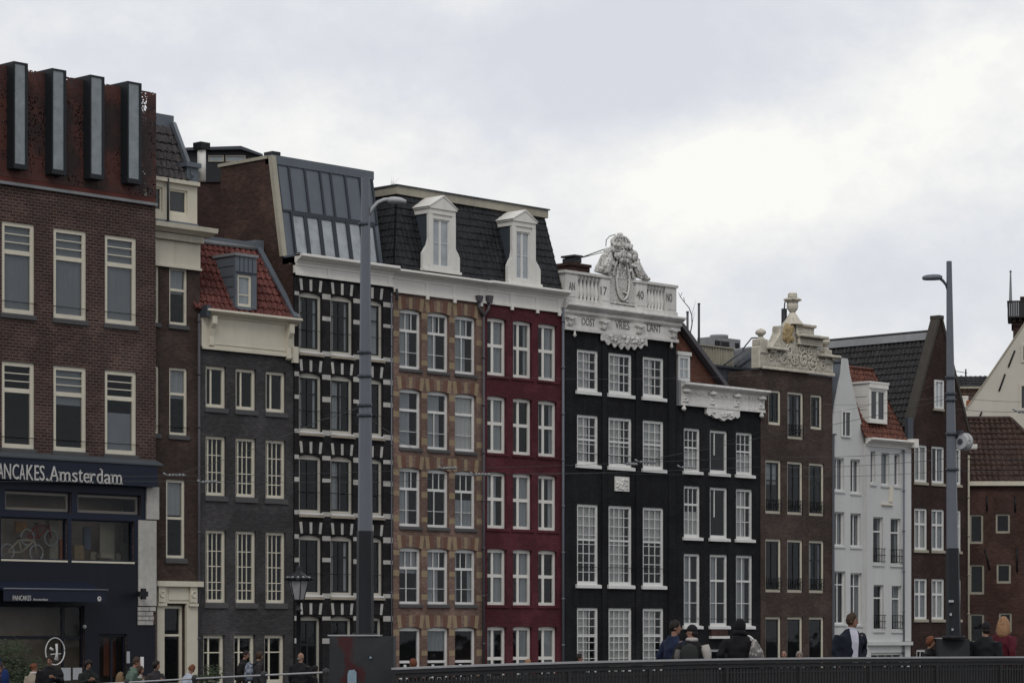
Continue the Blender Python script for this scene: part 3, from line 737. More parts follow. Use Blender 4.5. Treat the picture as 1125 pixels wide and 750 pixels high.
mb.hexa([a0, a0 + o1, a0 + o1 + Vector((0, .6, 0)), a0 + Vector((0, .6, 0)), a1 + up * .2, a1 + o1 * 1.0, a1 + o1 + Vector((0, .6, 0)), a1 + Vector((0, .6, 0))])
mb.hexa([a0 + up, a0 + o1 + up, a0 + o1, a0, a1 + up, a1 + o1 + up, a1 + o1, a1])
zq = B.z(171, 124, 1.0); mb.box(ux(160, B.Y + 1.0), ux(191, B.Y + 1.0), B.Y + 1.0, B.Y + 2.2, ptop - .15, zq)
mb.box(ux(203, B.Y), ux(219.5, B.Y), B.Y - .1, B.Y + .6, B.z(205, 183), B.z(205, 178)); mb.box(ux(205.5, B.Y), ux(218, B.Y), B.Y + .0, B.Y + 1, B.z(205, 201), B.z(205, 183))
mb.build('zinc_verge', 'zinc', B.root)
mb = MB(); fx = ux(221.5, B.Y + .3); zf = uz(221, 199, B.Y + .3); mb.tube([(fx, B.Y + .3, zf), (fx, B.Y + .3, uz(221, 165, B.Y + .3))], .155, 12)
mb.box(fx - .22, fx + .22, B.Y + .08, B.Y + .52, uz(221, 164.5, B.Y + .3), uz(221, 157, B.Y + .3), 1); mb.build('flue', ['white', 'black'], B.root)

# ================================================================== house C: slate grey brick, red tiled roof
C_ = House('grey_brick_house', 'slate grey brick house with cream frieze and red tiled roof holding one small zinc dormer', 'house', .0, 219.5, 323, GROUP)
C_h = C_
cC = C_.cols([(226, 248.5), (259, 281.5), (292, 314)])
specs = [((401, 447), 1), ((478, 544), 2), ((581.5, 661.8), 3)]
for (t_, b_), ty in specs:
    b, t = C_.z(226, b_), C_.z(226, t_)
    for l, r in cC:
        if ty == 1: C_.window(l, r, b, t, rec=.10, fw=.10, fm='cream_frame', vb=[(.3, .07, 0, 1)], sill=(.06, .17, 'sill_stone', .06))
        else: C_.window(l, r, b, t, rec=.10, fw=.095, fm='cream_frame', vb=[(.12, .05, 0, 1), (.40, .03, 0, 1), (.68, .03, 0, 1)], hb=[(.27, .03, 0, 1), (.5, .03, 0, 1), (.74, .03, 0, 1), (.86, .03, 0, 1)] if ty == 3 else [(.3, .03, 0, 1), (.62, .03, 0, 1), (.80, .03, 0, 1)], sill=(.06, .19, 'sill_stone', .06), curtain=None)
for l, r in C_.cols([(223.5, 247), (257, 280.5), (290.5, 313)]):
    C_.window(l, r, .55, C_.z(224, 697), rec=.12, fw=.10, fm='cream_frame', vb=[(.3, .07, 0, 1)], hb=[(.34, .04, 0, 1)])
ztC = C_.z(220, 383)
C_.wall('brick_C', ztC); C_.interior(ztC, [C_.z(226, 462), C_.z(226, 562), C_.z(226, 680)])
zg1, zg0 = C_.z(230, 338.5, -.4), C_.z(230, 347, -.3)
mb = MB(); xl, xr = C_.x0 + .05, C_.x1 - .05
mb.box(xl, xr, C_.Y - .06, C_.Y + .3, ztC, zg0); mb.box(xl, xr, C_.Y - .13, C_.Y + .3, ztC, ztC + .10); mb.box(xl + .35, xr - .45, C_.Y - .085, C_.Y - .06, ztC + .2, ztC + .26)
cornice_profile(mb, xl + .02, xr + .12, C_.Y, zg0, zg1, .42)
console(mb, C_.x(230), .22, C_.Y - .06, zg0 + .03, ztC + .10, .26); console(mb, C_.x(315), .22, C_.Y - .06, zg0 + .03, ztC - .12, .26)
mb.box(xr - .14, xr + .1, C_.Y - .2, C_.Y - .05, ztC - .2, ztC + .4)
mb.build('cornice', 'cream', C_.root)
mb = MB(); mb.box(C_.x(220), C_.x(231.5, -.35), C_.Y - .36, C_.Y + .3, zg0 - .02, zg1 + .12); mb.build('gutter_box', 'zinc_dark', C_.root)
zr = C_.z(228, 267, 1.5); ye, yr = C_.Y - .05, C_.Y + 1.55
p00, p10 = Vector((C_.x(213), ye, zg1 - .02)), Vector((C_.x(321, ye), ye, zg1 - .02)); p01, p11 = Vector((C_.x(213), yr, zr)), Vector((ux(280, yr), yr, zr))
p11.x = max(p11.x, p10.x - .55)
mb = tiles_mb(p00, p10, p01, p11, .27, .36, .04, .05); mb.face([p00, p10, p11, p01])
mb.build('tiled_roof', 'tile_red', C_.root)
mb = MB(); mb.box(p01.x, p11.x + .1, yr - .05, yr + 1.2, zr - .02, zr + .26); mb.tube([(p01.x, yr - .06, zr + .03), (p11.x, yr - .06, zr + .03)], .09, 8, 1)
q = Vector((.24, 0, 0)); n_ = Vector((0, -.12, .10))
mb.hexa([p10 + n_, p10 + q + n_, p10 + q + Vector((0, .3, 0)), p10 + Vector((0, .3, 0)), p11 + n_, p11 + q + n_, p11 + q + Vector((0, .3, .1)), p11 + Vector((0, .3, .1))])
mb.box(p11.x - .02, p11.x + .36, yr - .1, yr + .6, zr, zr + .36)
mb.build('zinc_ridge', ['zinc', 'lead_light'], C_.root)
# red lower part of the party wall right of the roof is built with house D; dormer:
yd = C_.Y - .06; dx0, dx1 = ux(258.6, yd), ux(282, yd); dz0, dz1 = uz(258.6, 337.5, yd), uz(258.6, 280.5, yd)
wx0, wx1, wz0, wz1 = ux(261, yd), ux(276.5, yd), uz(261, 336, yd), uz(261, 301, yd)
mb = MB(); mb.box(dx0, wx0, yd, yd + .12, dz0, dz1); mb.box(wx1, dx1, yd, yd + .12, dz0, dz1); mb.box(wx0, wx1, yd, yd + .12, wz1, dz1); mb.box(wx0, wx1, yd, yd + .12, dz0 - .05, wz0)
mb.prism_x([(yd + .12, dz0), (yd + .12, dz1), (yd + 1.6, dz1 + .0), (yd + 1.6, dz0)], dx0, dx1)
mb.box(dx0 - .05, dx1 + .05, yd - .06, yd + 1.4, dz1, dz1 + .10, 1)
for i in range(4): zz = dz0 + (dz1 - dz0) * (i + 1) / 5; mb.box(dx0 - .012, dx0, yd + .1, yd + 1.3, zz, zz + .02, 2)
for i in range(1, 5): xx = dx0 + (dx1 - dx0) * i / 5; mb.box(xx - .01, xx + .01, yd - .012, yd, wz1 + .1, dz1 - .02, 2)
mb.box(dx0 + .02, dx1 - .02, yd - .04, yd, wz1 + .06, wz1 + .1, 2)
dm = mb.build('dormer', ['zinc_dark', 'lead_light', 'zinc_line'], C_.root)
dm.data.materials[0] = M['zinc']
C_.window(wx0, wx1, wz0, wz1, y=yd + .04, fw=.09, fm='cream_frame', pane='boxglass', opening=False, parent=dm, hb=[(.66, .04, 0, 1)])
downpipe(C_, 218.6, 760, 345, .05, 'pipe', -.08)
# ================================================================== house D: black brick with white stone blocks, zinc roof
D = House('banded_house', 'black brick house with white stone blocks, white cornice and steep zinc roof with skylights', 'house', -.04, 323, 431.5, GROUP)
cD = D.cols([(328.5, 353.5), (363.2, 387.6), (396.5, 420.5)])
rD = D.rows(330, [(320, 385.5), (408.6, 473.5), (498.5, 563), (587, 653.5), (676, 752)])
rD[4] = (.25, rD[4][1])
for ri, (b, t) in enumerate(rD):
    for ci, (l, r) in enumerate(cD):
        if ri < 4: D.window(l, r, b, t, rec=.09, fw=.11, fm='frame_grey', sash='dark_wood', sw=.06, vb=[(.45, .07, 0, 1)], hb=[(.30, .045, 0, 1)], rise=.10, rod=.36,
                            curtain=['sides', 'sides', 'full', 'sides', 'centre', None, None, 'left', None, None, 'sides', None][ri * 3 + ci], cmat='curtain_grey')
        else: D.window(l, r, b, t, rec=.16, fw=.10, fm='frame_grey', sash='dark_wood', sw=.09, vb=[(.5, .08, 0, 1)], hb=[(.35, .09, 0, 1)], rise=.10)
ztD = D.z(323, 303)
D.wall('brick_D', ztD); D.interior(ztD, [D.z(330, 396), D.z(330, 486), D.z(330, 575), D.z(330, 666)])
def piers_and_arches(h, piers, bands, arch, wins, body, block, pr):
    """each pier is one bar of body and block courses, each arch one band of alternating stones"""
    for a, c in piers:
        iv = sorted((max(z0, .3), z1) for z0, z1 in bands if z1 > .35); lev, mt = [.02], []
        for z0, z1 in iv:
            z0 += rnd.uniform(-.025, .025); z1 += rnd.uniform(-.025, .025)
            if z0 <= lev[-1] + .02: continue
            lev += [z0, z1]; mt += [0, 1]
        lev.append(lev[-1] + .25); mt.append(0)
        mb = MB(); y0, y1 = h.Y - pr, h.Y - .001; mb.rings([[(a, y0, z), (c, y0, z), (c, y1, z), (a, y1, z)] for z in lev], mt); mb.build('pier', [body, block], h.root)
    for l, r, t in wins:
        m_, w = (l + r) / 2, r - l; xs = arch['cuts']; rg = []
        for f in xs:
            xx = m_ + f * w; zb = t - arch['rise'] * (2 * min(abs(f), .5)) ** 2 + .012; xt = xx + f * arch['tilt']
            rg.append([(xx, h.Y - pr - .006, zb), (xx, h.Y - .001, zb), (xt, h.Y - .001, t + arch['h']), (xt, h.Y - pr - .006, t + arch['h'])])
        mb = MB(); mb.rings(rg, arch['mats']); mb.build('arch', [body, block] + arch.get('extra', []), h.root)
piers = [(D.x0 + .02, cD[0][0] - .02), (cD[0][1] + .02, cD[1][0] - .02), (cD[1][1] + .02, cD[2][0] - .02), (cD[2][1] + .02, D.x1 - .02)]
bands = []
for ri, (b, t) in enumerate(rD): bands += [(t - .18, t - .01), (t - 1.02, t - .85), (b - .08, b + .09)]
d1 = .055
piers_and_arches(D, piers, bands, dict(cuts=[-.56, -.40 - d1, -.40 + d1, -d1, d1, .40 - d1, .40 + d1, .56], mats=[0, 1, 0, 1, 0, 1, 0], rise=.0, tilt=.13, h=.44), [(l, r, t + .04) for b, t in rD for l, r in cD], 'brick_D', 'stone_block', .022)
for w_ in [o for o in D.root.children if o.name.startswith('window')]:
    xs_ = [v.co.x for v in w_.data.vertices]; zs_ = [v.co.z for v in w_.data.vertices]; l, r, b = min(xs_) + D.x0, max(xs_) + D.x0, min(zs_)
    if b < 1: continue
    n = 8; a0, a1 = l - .02, r + .10; rg = []
    for i in range(n + 1):
        xa = a0 + (a1 - a0) * i / n; q = 1 - (2 * i / n - 1) ** 2
        rg.append([(xa, D.Y - .05 - .10 * q, b - .15), (xa, D.Y - .03, b - .17), (xa, D.Y - .03, b - .05), (xa, D.Y - .05 - .08 * q, b - .10 + .04 * q)])
    mb = MB(); mb.rings(rg, [0] * n); mb.build('hood', 'sill_brown', w_)
    mb = MB(); mb.box(l, r, D.Y - .07, D.Y + .09, b - .05, b + .012); mb.build('sill', 'white_frame', w_)

def white_cornice(h, xa, xb, ppx, ptop, pmid, pbot, joints, drop=.13):
    """frieze with boards and narrow brackets under a gutter moulding; photo heights at column ppx"""
    zt, zm, zb = h.z(ppx, ptop, -.35), h.z(ppx, pmid, -.2), h.z(ppx, pbot)
    mb = MB(); mb.box(xa, xb, h.Y - .05, h.Y + .3, zb, zm); mb.box(xa, xb, h.Y - .09, h.Y + .3, zb, zb + .09); mb.box(xa, xb, h.Y - .08, h.Y + .25, zm - .1, zm)
    cornice_profile(mb, xa, xb, h.Y, zm, zt, .44)
    for j in joints:
        xj = h.x(j); mb.box(xj - .09, xj + .09, h.Y - .075, h.Y - .05, zb + .09, zm - .1); mb.box(xj - .07, xj + .07, h.Y - .12, h.Y - .05, zb - drop, zb + .10)
    o = mb.build('cornice', 'white', h.root); return zt, zm, zb
zcD = white_cornice(D, D.x0 + .03, D.x1 - .004, 327, 277.5, 287.5, 302.5, [360.5, 396, 427], .0)
# zinc mansard roof with skylights
y0, y1 = D.Y + .66, D.Y + 1.32; ztop = D.z(301, 171.5, 1.3); ze = zcD[0] - .03
xL0 = xL1 = D.x0 + .02; xR0, xR1 = ux(421.5, y0), ux(408.5, y1)
a, b_, c, d_ = Vector((xL0, y0, ze)), Vector((xR0, y0, ze)), Vector((xR1, y1, ztop)), Vector((xL1, y1, ztop))
nrm = (b_ - a).cross(d_ - a).normalized()
def on(fx, fz, o=0): return (a.lerp(b_, fx)).lerp(d_.lerp(c, fx), fz) + nrm * o
mb = MB(); mb.face([a, b_, c, d_]); mb.box(D.x0 + .03, D.x1 - .02, D.Y - .3, y0 + .2, ze - .05, ze + .02); mb.face([c, b_, Vector((xR0, D.Y + 4, ze)), Vector((xR1, D.Y + 4, ztop))]); mb.face([d_, c, Vector((xR1, D.Y + 4, ztop)), Vector((xL1, D.Y + 4, ztop))])
mb.box(xL1 - .02, xR1 + .02, y1 - .10, y1 + .3, ztop - .30, ztop + .03)
def patch(f0, f1, g0, g1, o, mi, th=.03):
    q = [on(f0, g0, o), on(f1, g0, o), on(f1, g1, o), on(f0, g1, o)]; p = [on(f0, g0, o - th), on(f1, g0, o - th), on(f1, g1, o - th), on(f0, g1, o - th)]
    mb.hexa([q[0], q[1], p[1], p[0], q[3], q[2], p[2], p[3]], mi)
for f in (.04, .155, .31, .46, .565, .71, .86, .985): patch(f - .009, f + .009, .47, .93, .05, 1, .06)
patch(.01, .99, .455, .475, .05, 1, .06)
rf = mb.build('roof', ['zinc', 'zinc_line'], D.root)
n = 6
for i in range(n):
    f0, f1 = .125 + i * .139, .125 + i * .139 + .118
    mb = MB()
    patch(f0 - .010, f0 + .006, .035, .455, .09, 0, .10); patch(f1 - .006, f1 + .010, .035, .455, .09, 0, .10); patch(f0, f1, .425, .455, .085, 0, .09); patch(f0, f1, .03, .055, .085, 0, .09)
    s_ = mb.build('skylight', 'zinc_line', D.root); mb = MB(); patch(f0 + .006, f1 - .006, .055, .425, .04, 0, .02); mb.build('pane', 'skyglass', s_)
# party wall on the left with its worn coping
mb = MB(); yb = D.Y + 4.2
mb.face([(xL0 - .02, yb, 8), (xL0 - .02, D.Y + .06, 8), (xL0 - .02, D.Y + .06, ze - .3), (xL0 - .02, y0 - .02, ze - .3), (xL0 - .02, y0 - .02, ze), (xL0 - .02, y1 - .02, ztop - .1), (xL0 - .02, yb, ztop - .1)])
mb.face([(xL0 - .02, yb, ztop - .1), (xR1, yb, ztop - .1), (xR1, yb, 8), (xL0 - .02, yb, 8)])
pw = mb.build('party_wall', 'brick_Dside', D.root)
mb = MB(); mb.box(xL0 - .08, xL0 + .28, y1 + .15, yb + .1, ztop - .1, ztop + .02)
mb.hexa([(xL0 - .06, y0 - .08, ze), (xL0 + .16, y0 - .08, ze), (xL0 + .16, y0 + .1, ze), (xL0 - .06, y0 + .1, ze), (xL1 - .06, y1 - .1, ztop), (xL1 + .16, y1 - .1, ztop), (xL1 + .16, y1 + .1, ztop), (xL1 - .06, y1 + .1, ztop)])
mb.box(xL0 + .35, xL0 + .75, y1 + .3, y1 + .8, ztop + .0, ztop + .26, 1)
mb.build('wall_coping', ['cream_dark', 'black'], D.root)
downpipe(D, 430.2, 760, 322, .03, 'steel', -.05)

# ================================================================== house E: pink-brown brick with ochre blocks
E = House('ochre_banded_house', 'pink brown brick house with ochre stone blocks and white framed sash windows', 'house', .0, 431.5, 532.5, GROUP)
cE = E.cols([(438.8, 462.8), (469.6, 493.2), (499.8, 523)])
rE = E.rows(439, [(338.5, 404), (426, 491), (512.8, 577.7), (600.6, 663.4), (688.3, 752)]); rE[4] = (.55, rE[4][1])
cu = ['left', 'left', 'left', 'left', 'left', 'full', 'left', None, 'low', 'top', 'left', 'sides', None, 'top', None]
for ri, (b, t) in enumerate(rE):
    for ci, (l, r) in enumerate(cE):
        up = [(.34, .03, 0, .31), (.67, .03, 0, .31)] if ri in (0, 2, 3) else []
        dn = [(.40, .035, .35, 1)] if (ri != 1 or ci == 1) else []
        if ri == 4: up, dn = [], [(.35, .12, .72, 1)]
        E.window(l, r, b, t, rec=.11, fw=.085, fm='white_frame', vb=up + dn, hb=[((.66 if ri == 4 else .33), .10, 0, 1), (.74, .02, 0, 1)] if ri < 4 else [(.66, .10, 0, 1)], rise=.07,
                 sill=(.07, .12, 'sill_stone', .03), curtain=cu[ri * 3 + ci], cmat='curtain_grey')
ztE = E.z(432, 320.5)
E.wall('brick_E', ztE); E.interior(ztE, [E.z(439, 415), E.z(439, 502), E.z(439, 589), E.z(439, 676)])
pE = [(E.x0 + .02, cE[0][0] - .02), (cE[0][1] + .01, cE[1][0] - .01), (cE[1][1] + .01, cE[2][0] - .01), (cE[2][1] + .02, E.x1 - .02)]
bands = []
for b, t in rE: bands += [(t - .33, t - .11), (t - 1.12, t - .90), (b + .18, b + .40)]
piers_and_arches(E, pE, bands, dict(cuts=[-.56, -.40, -.20, -.07, .07, .20, .40, .56], mats=[1, 2, 0, 1, 0, 2, 1], rise=.07, tilt=.14, h=.46, extra=['red_voussoir']), [(l, r, t) for b, t in rE for l, r in cE], 'brick_E', 'yellow_stone', .012)
zcE = white_cornice(E, E.x0 + .002, E.x1 - .003, 440, 295.5, 303.5, 322, [468, 498, 527])

# ================================================================== house F: oxblood painted
Fh = House('red_painted_house', 'oxblood red painted brick house with white cross framed windows', 'house', .01, 532.5, 617.6, GROUP)
cF = Fh.cols([(535.4, 556.6), (563.6, 584.6), (591.4, 612)])
rF = Fh.rows(536, [(348, 411.6), (434, 497), (517.5, 580), (602, 664.4), (687.5, 752)]); rF[4] = (.55, rF[4][1])
for ri, (b, t) in enumerate(rF):
    for ci, (l, r) in enumerate(cF):
        Fh.window(l, r, b, t, rec=.13, fw=.10, fm='white', vb=[(.36, .13, 0, 1)], hb=[(.47 if ri < 4 else .62, .13, 0, 1)], rise=.05, sill=(.05, .10, 'red_paint', .08),
                  curtain=pick('right', 'right', 'left', None, None, 'sides'), cmat='curtain_grey')
ztF = Fh.z(533, 334)
Fh.wall('red_paint', ztF); Fh.interior(ztF, [Fh.z(536, 422), Fh.z(536, 507), Fh.z(536, 591), Fh.z(536, 675)])
zcF = white_cornice(Fh, Fh.x0 + .003, Fh.x1 + .12, 540, 308, 317, 334.5, [561, 589, 613])
downpipe(E, 531.3, 760, 348, .055, 'pipe', -.10, hopper=True)
downpipe(Fh, 618.6, 760, 338, .055, 'steel', -.10)
downpipe(E, 436, 330, 318, .05, 'pipe_dark', -.14, name='gutter_spout')
# mansard roofs of E and F with pedimented dormers
zt2 = E.z(437, 213, .9); ye2, yr2 = .0, .95
def mansard(h, xa, xb, xat, xbt, ze, left, right):
    p00, p10, p01, p11 = Vector((xa, ye2, ze)), Vector((xb, ye2, ze)), Vector((xat, yr2, zt2)), Vector((xbt, yr2, zt2))
    mb = tiles_mb(p00, p10, p01, p11, .25, .31, .012, .03, 4); mb.face([p00, p10, p11, p01])
    if left:
        q0, q1 = Vector((xa, 5, ze)), Vector((xat, 5, zt2)); k = tiles_mb(q0, p00, q1, p01, .25, .31, .012, .03, 4); join(mb, k); mb.face([q0, p00, p01, q1])
    if right:
        q0, q1 = Vector((xb, 5, ze)), Vector((xbt, 5, zt2)); k = tiles_mb(p10, q0, p11, q1, .25, .31, .012, .03, 4); join(mb, k); mb.face([p10, q0, q1, p11])
    mb.face([p01, p11, Vector((xbt, 5, zt2)), Vector((xat, 5, zt2))])
    r_ = mb.build('tiled_roof', 'tile_dark', h.root)
    mb = MB(); mb.box(xat - (.12 if left else 0), xbt + (.12 if right else 0), yr2 - .14, yr2 + .05, zt2 - .02, zt2 + .30); mb.box(xat - (.18 if left else 0), xbt + (.18 if right else 0), yr2 - .2, yr2 + .1, zt2 + .30, zt2 + .35, 1)
    if left: mb.box(xat - .12, xat + .06, yr2 + .051, 5, zt2 - .02, zt2 + .30); mb.box(xat - .18, xat + .1, yr2 + .101, 5, zt2 + .30, zt2 + .35, 1)
    if right: mb.box(xbt - .06, xbt + .12, yr2 + .051, 5, zt2 - .02, zt2 + .30); mb.box(xbt - .1, xbt + .18, yr2 + .101, 5, zt2 + .30, zt2 + .35, 1)
    mb.build('roof_trim', ['cream_dark', 'zinc_dark'], h.root)
xm = E.x1
mansard(E, E.x0 + .05, xm, ux(435.5, yr2), xm, zcE[0] - .03, True, False)
mansard(Fh, xm + .003, Fh.x1 - .02, xm + .003, Fh.x1 - .1, zcF[0] - .03, False, True)
def pediment_dormer(h, pxs, pys, yd):
    """pxs: base left, body left, window left, window right, body right, base right, apex; pys: base, sill, window top, entablature bottom, entablature top, apex (all at the body-left column)"""
    bl, l, wl, wr, r, br, ap = [ux(p, yd) for p in pxs]; ref = pxs[1]
    zb, zs, zw, ze, zt, za = [uz(ref, p, yd) for p in pys]; zm = zb + (zt - zb) * .33
    mb = MB()
    mb.box(l, wl, yd, yd + .14, zs, ze); mb.box(wr, r, yd, yd + .14, zs, ze); mb.box(wl, wr, yd, yd + .14, zw, ze); mb.box(l - .02, r + .02, yd - .04, yd + .14, zb, zs)
    mb.box(l - .05, l + .16, yd - .04, yd, zs, ze, 0); mb.box(r - .16, r + .05, yd - .04, yd, zs, ze, 0)
    mb.box(bl - .02, br + .02, yd - .09, yd + .2, zb - .10, zb)
    mb.box(l - .03, r + .03, yd - .05, yd + 1.3, ze, zt - .07); mb.box(l - .08, r + .08, yd - .10, yd + 1.35, zt - .07, zt)
    xa = (l + r) / 2
    mb.prism([(l - .08, zt), (r + .08, zt), (xa, za)], yd - .10, yd + 1.3)
    th = .07
    mb.hexa([(l - .13, yd - .13, zt), (l - .08, yd - .13, zt + .0), (l - .08, yd + 1.3, zt), (l - .13, yd + 1.3, zt), (xa, yd - .13, za + th), (xa, yd - .13, za), (xa, yd + 1.3, za), (xa, yd + 1.3, za + th)], 0)
    mb.hexa([(r + .08, yd - .13, zt), (r + .13, yd - .13, zt), (r + .13, yd + 1.3, zt), (r + .08, yd + 1.3, zt), (xa, yd - .13, za), (xa, yd - .13, za + th), (xa, yd + 1.3, za + th), (xa, yd + 1.3, za)], 0)
    for e, i_, sg_ in ((bl, l, 1), (br, r, -1)):
        pts = [(i_, zb), (e, zb), (e, zb + (zm - zb) * .72), (e + (i_ - e) * .35, zb + (zm - zb) * .95), (e + (i_ - e) * .75, zm + .12), (i_, zm + .42)]
        if sg_ > 0: pts = pts[::-1]
        mb.prism(pts, yd + .0, yd + .13)
    mb.prism_x([(yd + .14, zb), (yd + .14, ze), (yd + 1.25, ze), (yd + 1.25, zb)], l + .02, r - .02, 1)
    dm = mb.build('dormer', ['white', 'zinc_dark'], h.root)
    h.window(wl, wr, zs, zw, y=yd + .04, fw=.055, fm='white_frame', vb=[(.47, .12, 0, 1)], hb=[(.5, .025, 0, 1)], pane='skyglass', opening=False, parent=dm)
pediment_dormer(E, (464.7, 471.6, 476, 494, 499, 505.3, 489), (295, 291.5, 239, 234, 226.5, 214.5), -.10)
pediment_dormer(Fh, (557.8, 563.2, 567.6, 582.2, 587, 594, 578), (308.5, 305.5, 253, 247.5, 240.5, 230.5), -.10)

# ================================================================== house G: tall black house with ornate white attic
G = House('tall_black_house', 'tall black painted brick house with ornate white crested parapet dated 1740', 'house', -.02, 618, 743, GROUP)
cG = G.cols([(634, 657.5), (668.7, 694.5), (706.3, 729.5)])
rG = G.rows(634, [(383, 428.5), (454.7, 509.5), (553, 641.5), (667, 752)]); rG[3] = (.55, rG[3][1])
for ri, (b, t) in enumerate(rG):
    for ci, (l, r) in enumerate(cG):
        nv = 4 if ci == 1 else 3; nh = [4, 5, 8, 8][ri]; mid = [None, None, .44, .40][ri]
        vb = [(i / nv, .026, 0, 1) for i in range(1, nv)]
        hb = [(i / nh, .026, 0, 1) for i in range(1, nh)] + [((mid or .5), .075, 0, 1)]
        G.window(l, r, b, t, rec=.06, fw=.10, fm='white_frame', vb=vb, hb=hb, sill=(.10, .15, 'white_frame', .10), curtain=['left', 'left', 'left', 'left', 'left', 'full', 'top', 'left', 'top', 'left', 'full', 'left'][ri * 3 + ci], rod=.22 if ri else None)
ztG = G.z(620, 360)
G.wall('black_paint', ztG, reveal=.25); G.interior(ztG, [G.z(634, 440), G.z(634, 530), G.z(634, 655)])
mb = MB()                                                     # shallow lesenes in the painted brick
for a, c in ((661, 666), (698, 703), (734, 741)): mb.box(G.x(a), G.x(c), G.Y - .05, G.Y - .001, 0, ztG)
mb.build('pilaster_strip', 'black_paint', G.root)
mb = MB(); xa, xb, za, zb = G.x(675), G.x(690.5), G.z(675, 539), G.z(675, 523); mb.box(xa, xb, G.Y - .05, G.Y - .001, za, zb)
for i in range(22):
    mb.ball((xa + (xb - xa) * (.15 + .7 * rnd.random()), G.Y - .05, za + (zb - za) * (.12 + .7 * rnd.random())), .04 + .06 * rnd.random(), .04, .04 + .05 * rnd.random(), 0, 7, 5, .3)
mb.build('relief_plaque', 'stone_paint', G.root)
XG = lambda p, d=0: ux(p, G.Y + d); ZG = lambda p, y, d=0: uz(p, y, G.Y + d)
xl, xr = XG(619), XG(742)
zf0 = ztG; zf1 = ZG(620, 346.5); zc0 = zf1; zc1 = ZG(620, 331.5, -.3); zp1 = ZG(620, 296.5)
mb = MB()
mb.box(xl, xr, G.Y - .10, G.Y + .4, zf0, zf1)                # lettered frieze
mb.box(xl - .03, xr + .05, G.Y - .16, G.Y + .4, zf0 - .08, zf0 + .05)
for p in (622, 659, 698, 736):                                # frieze consoles and their little capitals
    xq = XG(p + 1.5); mb.box(xq - .22, xq + .22, G.Y - .15, G.Y - .10, zf0 + .12, zf1 - .06); mb.ball((xq, G.Y - .17, (zf0 + zf1) / 2 + .02), .17, .06, .22, 0, 8, 6, .4); mb.box(xq - .28, xq + .28, G.Y - .28, G.Y - .10, zf1 - .10, zf1 + .0)
    mb.ball((xq, G.Y - .18, zf1 - .12), .24, .12, .09, 0, 8, 5)
cornice_profile(mb, xl - .04, xr + .22, G.Y - .0, zc0, zc0 + (zc1 - zc0) * .42, .20); cornice_profile(mb, xl - .04, xr + .3, G.Y - .0, zc0 + (zc1 - zc0) * .42, zc1, .36)
mb.build('cornice', 'stone_paint', G.root)
mb = MB()                                                     # wavy pendant under the frieze
xa, xb = XG(658), XG(709); n = 40; prof = []
for i in range(n + 1):
    f = i / n; env = .30 + .30 * math.sin(PI * f) ** .7
    prof.append((xa + (xb - xa) * f, zf0 - .07 - env * (.84 + .16 * math.cos(f * 2 * PI * 7))))
mb.prism([(xa, zf0 - .06)] + prof + [(xb, zf0 - .06)], G.Y - .14, G.Y - .052)
for i in range(16):
    f = rnd.random(); mb.ball((xa + (xb - xa) * (.04 + .92 * f), G.Y - .15, zf0 - .1 - .30 * rnd.random() * (.5 + .5 * math.sin(PI * f))), .10, .05, .07, 0, 7, 5, .5)
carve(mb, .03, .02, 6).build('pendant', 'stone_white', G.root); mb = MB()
mb.tube([(XG(629), G.Y - .12, zf0 - .08), (XG(629), G.Y - .12, zf0 - .2), (XG(629), G.Y - .12, zf0 - .28), (XG(629), G.Y - .12, zf0 - .36)], [.03, .05, .085, .02], 8)
mb.build('drop_finial', 'stone_paint', G.root); mb = MB()
mb.tube([(XG(735.5), G.Y - .12, zf0 - .08), (XG(735.5), G.Y - .12, zf0 - .2), (XG(735.5), G.Y - .12, zf0 - .28), (XG(735.5), G.Y - .12, zf0 - .36)], [.03, .05, .085, .02], 8)
mb.build('drop_finial', 'stone_paint', G.root)
mb = MB()                                                     # balustrade with pedestals
yb = G.Y + .02
hb_ = zp1 - zc1
mb.box(xl, xr, yb - .1, yb + .25, zc1 - .0, zc1 + .18)
for a, c in ((620, 633.5), (658.5, 669), (697.5, 709.5), (730, 742)): mb.box(XG(a), XG(c), yb - .08, yb + .3, zc1, zp1 - .1); mb.box(XG(a) - .03, XG(c) + .03, yb - .13, yb + .32, zc1, zc1 + .2); mb.box(XG(a) + .08, XG(c) - .08, yb - .1, yb - .08, zc1 + .3, zp1 - .22)
for a, c in ((618.5, 670), (695.5, 743)): mb.box(XG(a), XG(c), yb - .14, yb + .34, zp1 - .11, zp1)
for a, c in ((633.5, 658.5), (709.5, 730)):
    for i in range(6):
        xx = XG(a) + (XG(c) - XG(a)) * (i + .5) / 6; z0 = zc1 + .18; h_ = zp1 - .11 - z0
        mb.lathe((xx, yb + .08, z0), [(.12, 0), (.12, .06 * h_), (.06, .10 * h_), (.125, .30 * h_), (.115, .40 * h_), (.06, .72 * h_), (.065, .80 * h_), (.115, .88 * h_), (.115, h_)], 9)
    mb.box(XG(a), XG(c), yb + .20, yb + .24, zc1, zp1 - .12)
bl = mb.build('balustrade', 'stone_paint', G.root)
yt = G.Y - .10 - .003
def lett(tx, a, c, yt0, yb0, ref, y, mi='letter_dark', par=None): text_mb(tx, ux(a, y), ux(c, y), uz(ref, yb0, y), uz(ref, yt0, y), y, .012).build('lettering', mi, par or G.root)
lett('OOST', 639, 653.5, 348.6, 356.8, 639, yt); lett('VRIES', 676, 691.5, 351.8, 360.6, 676, yt); lett('LANT', 711, 726.5, 355.2, 363.6, 711, yt)
yt = yb - .10 - .003
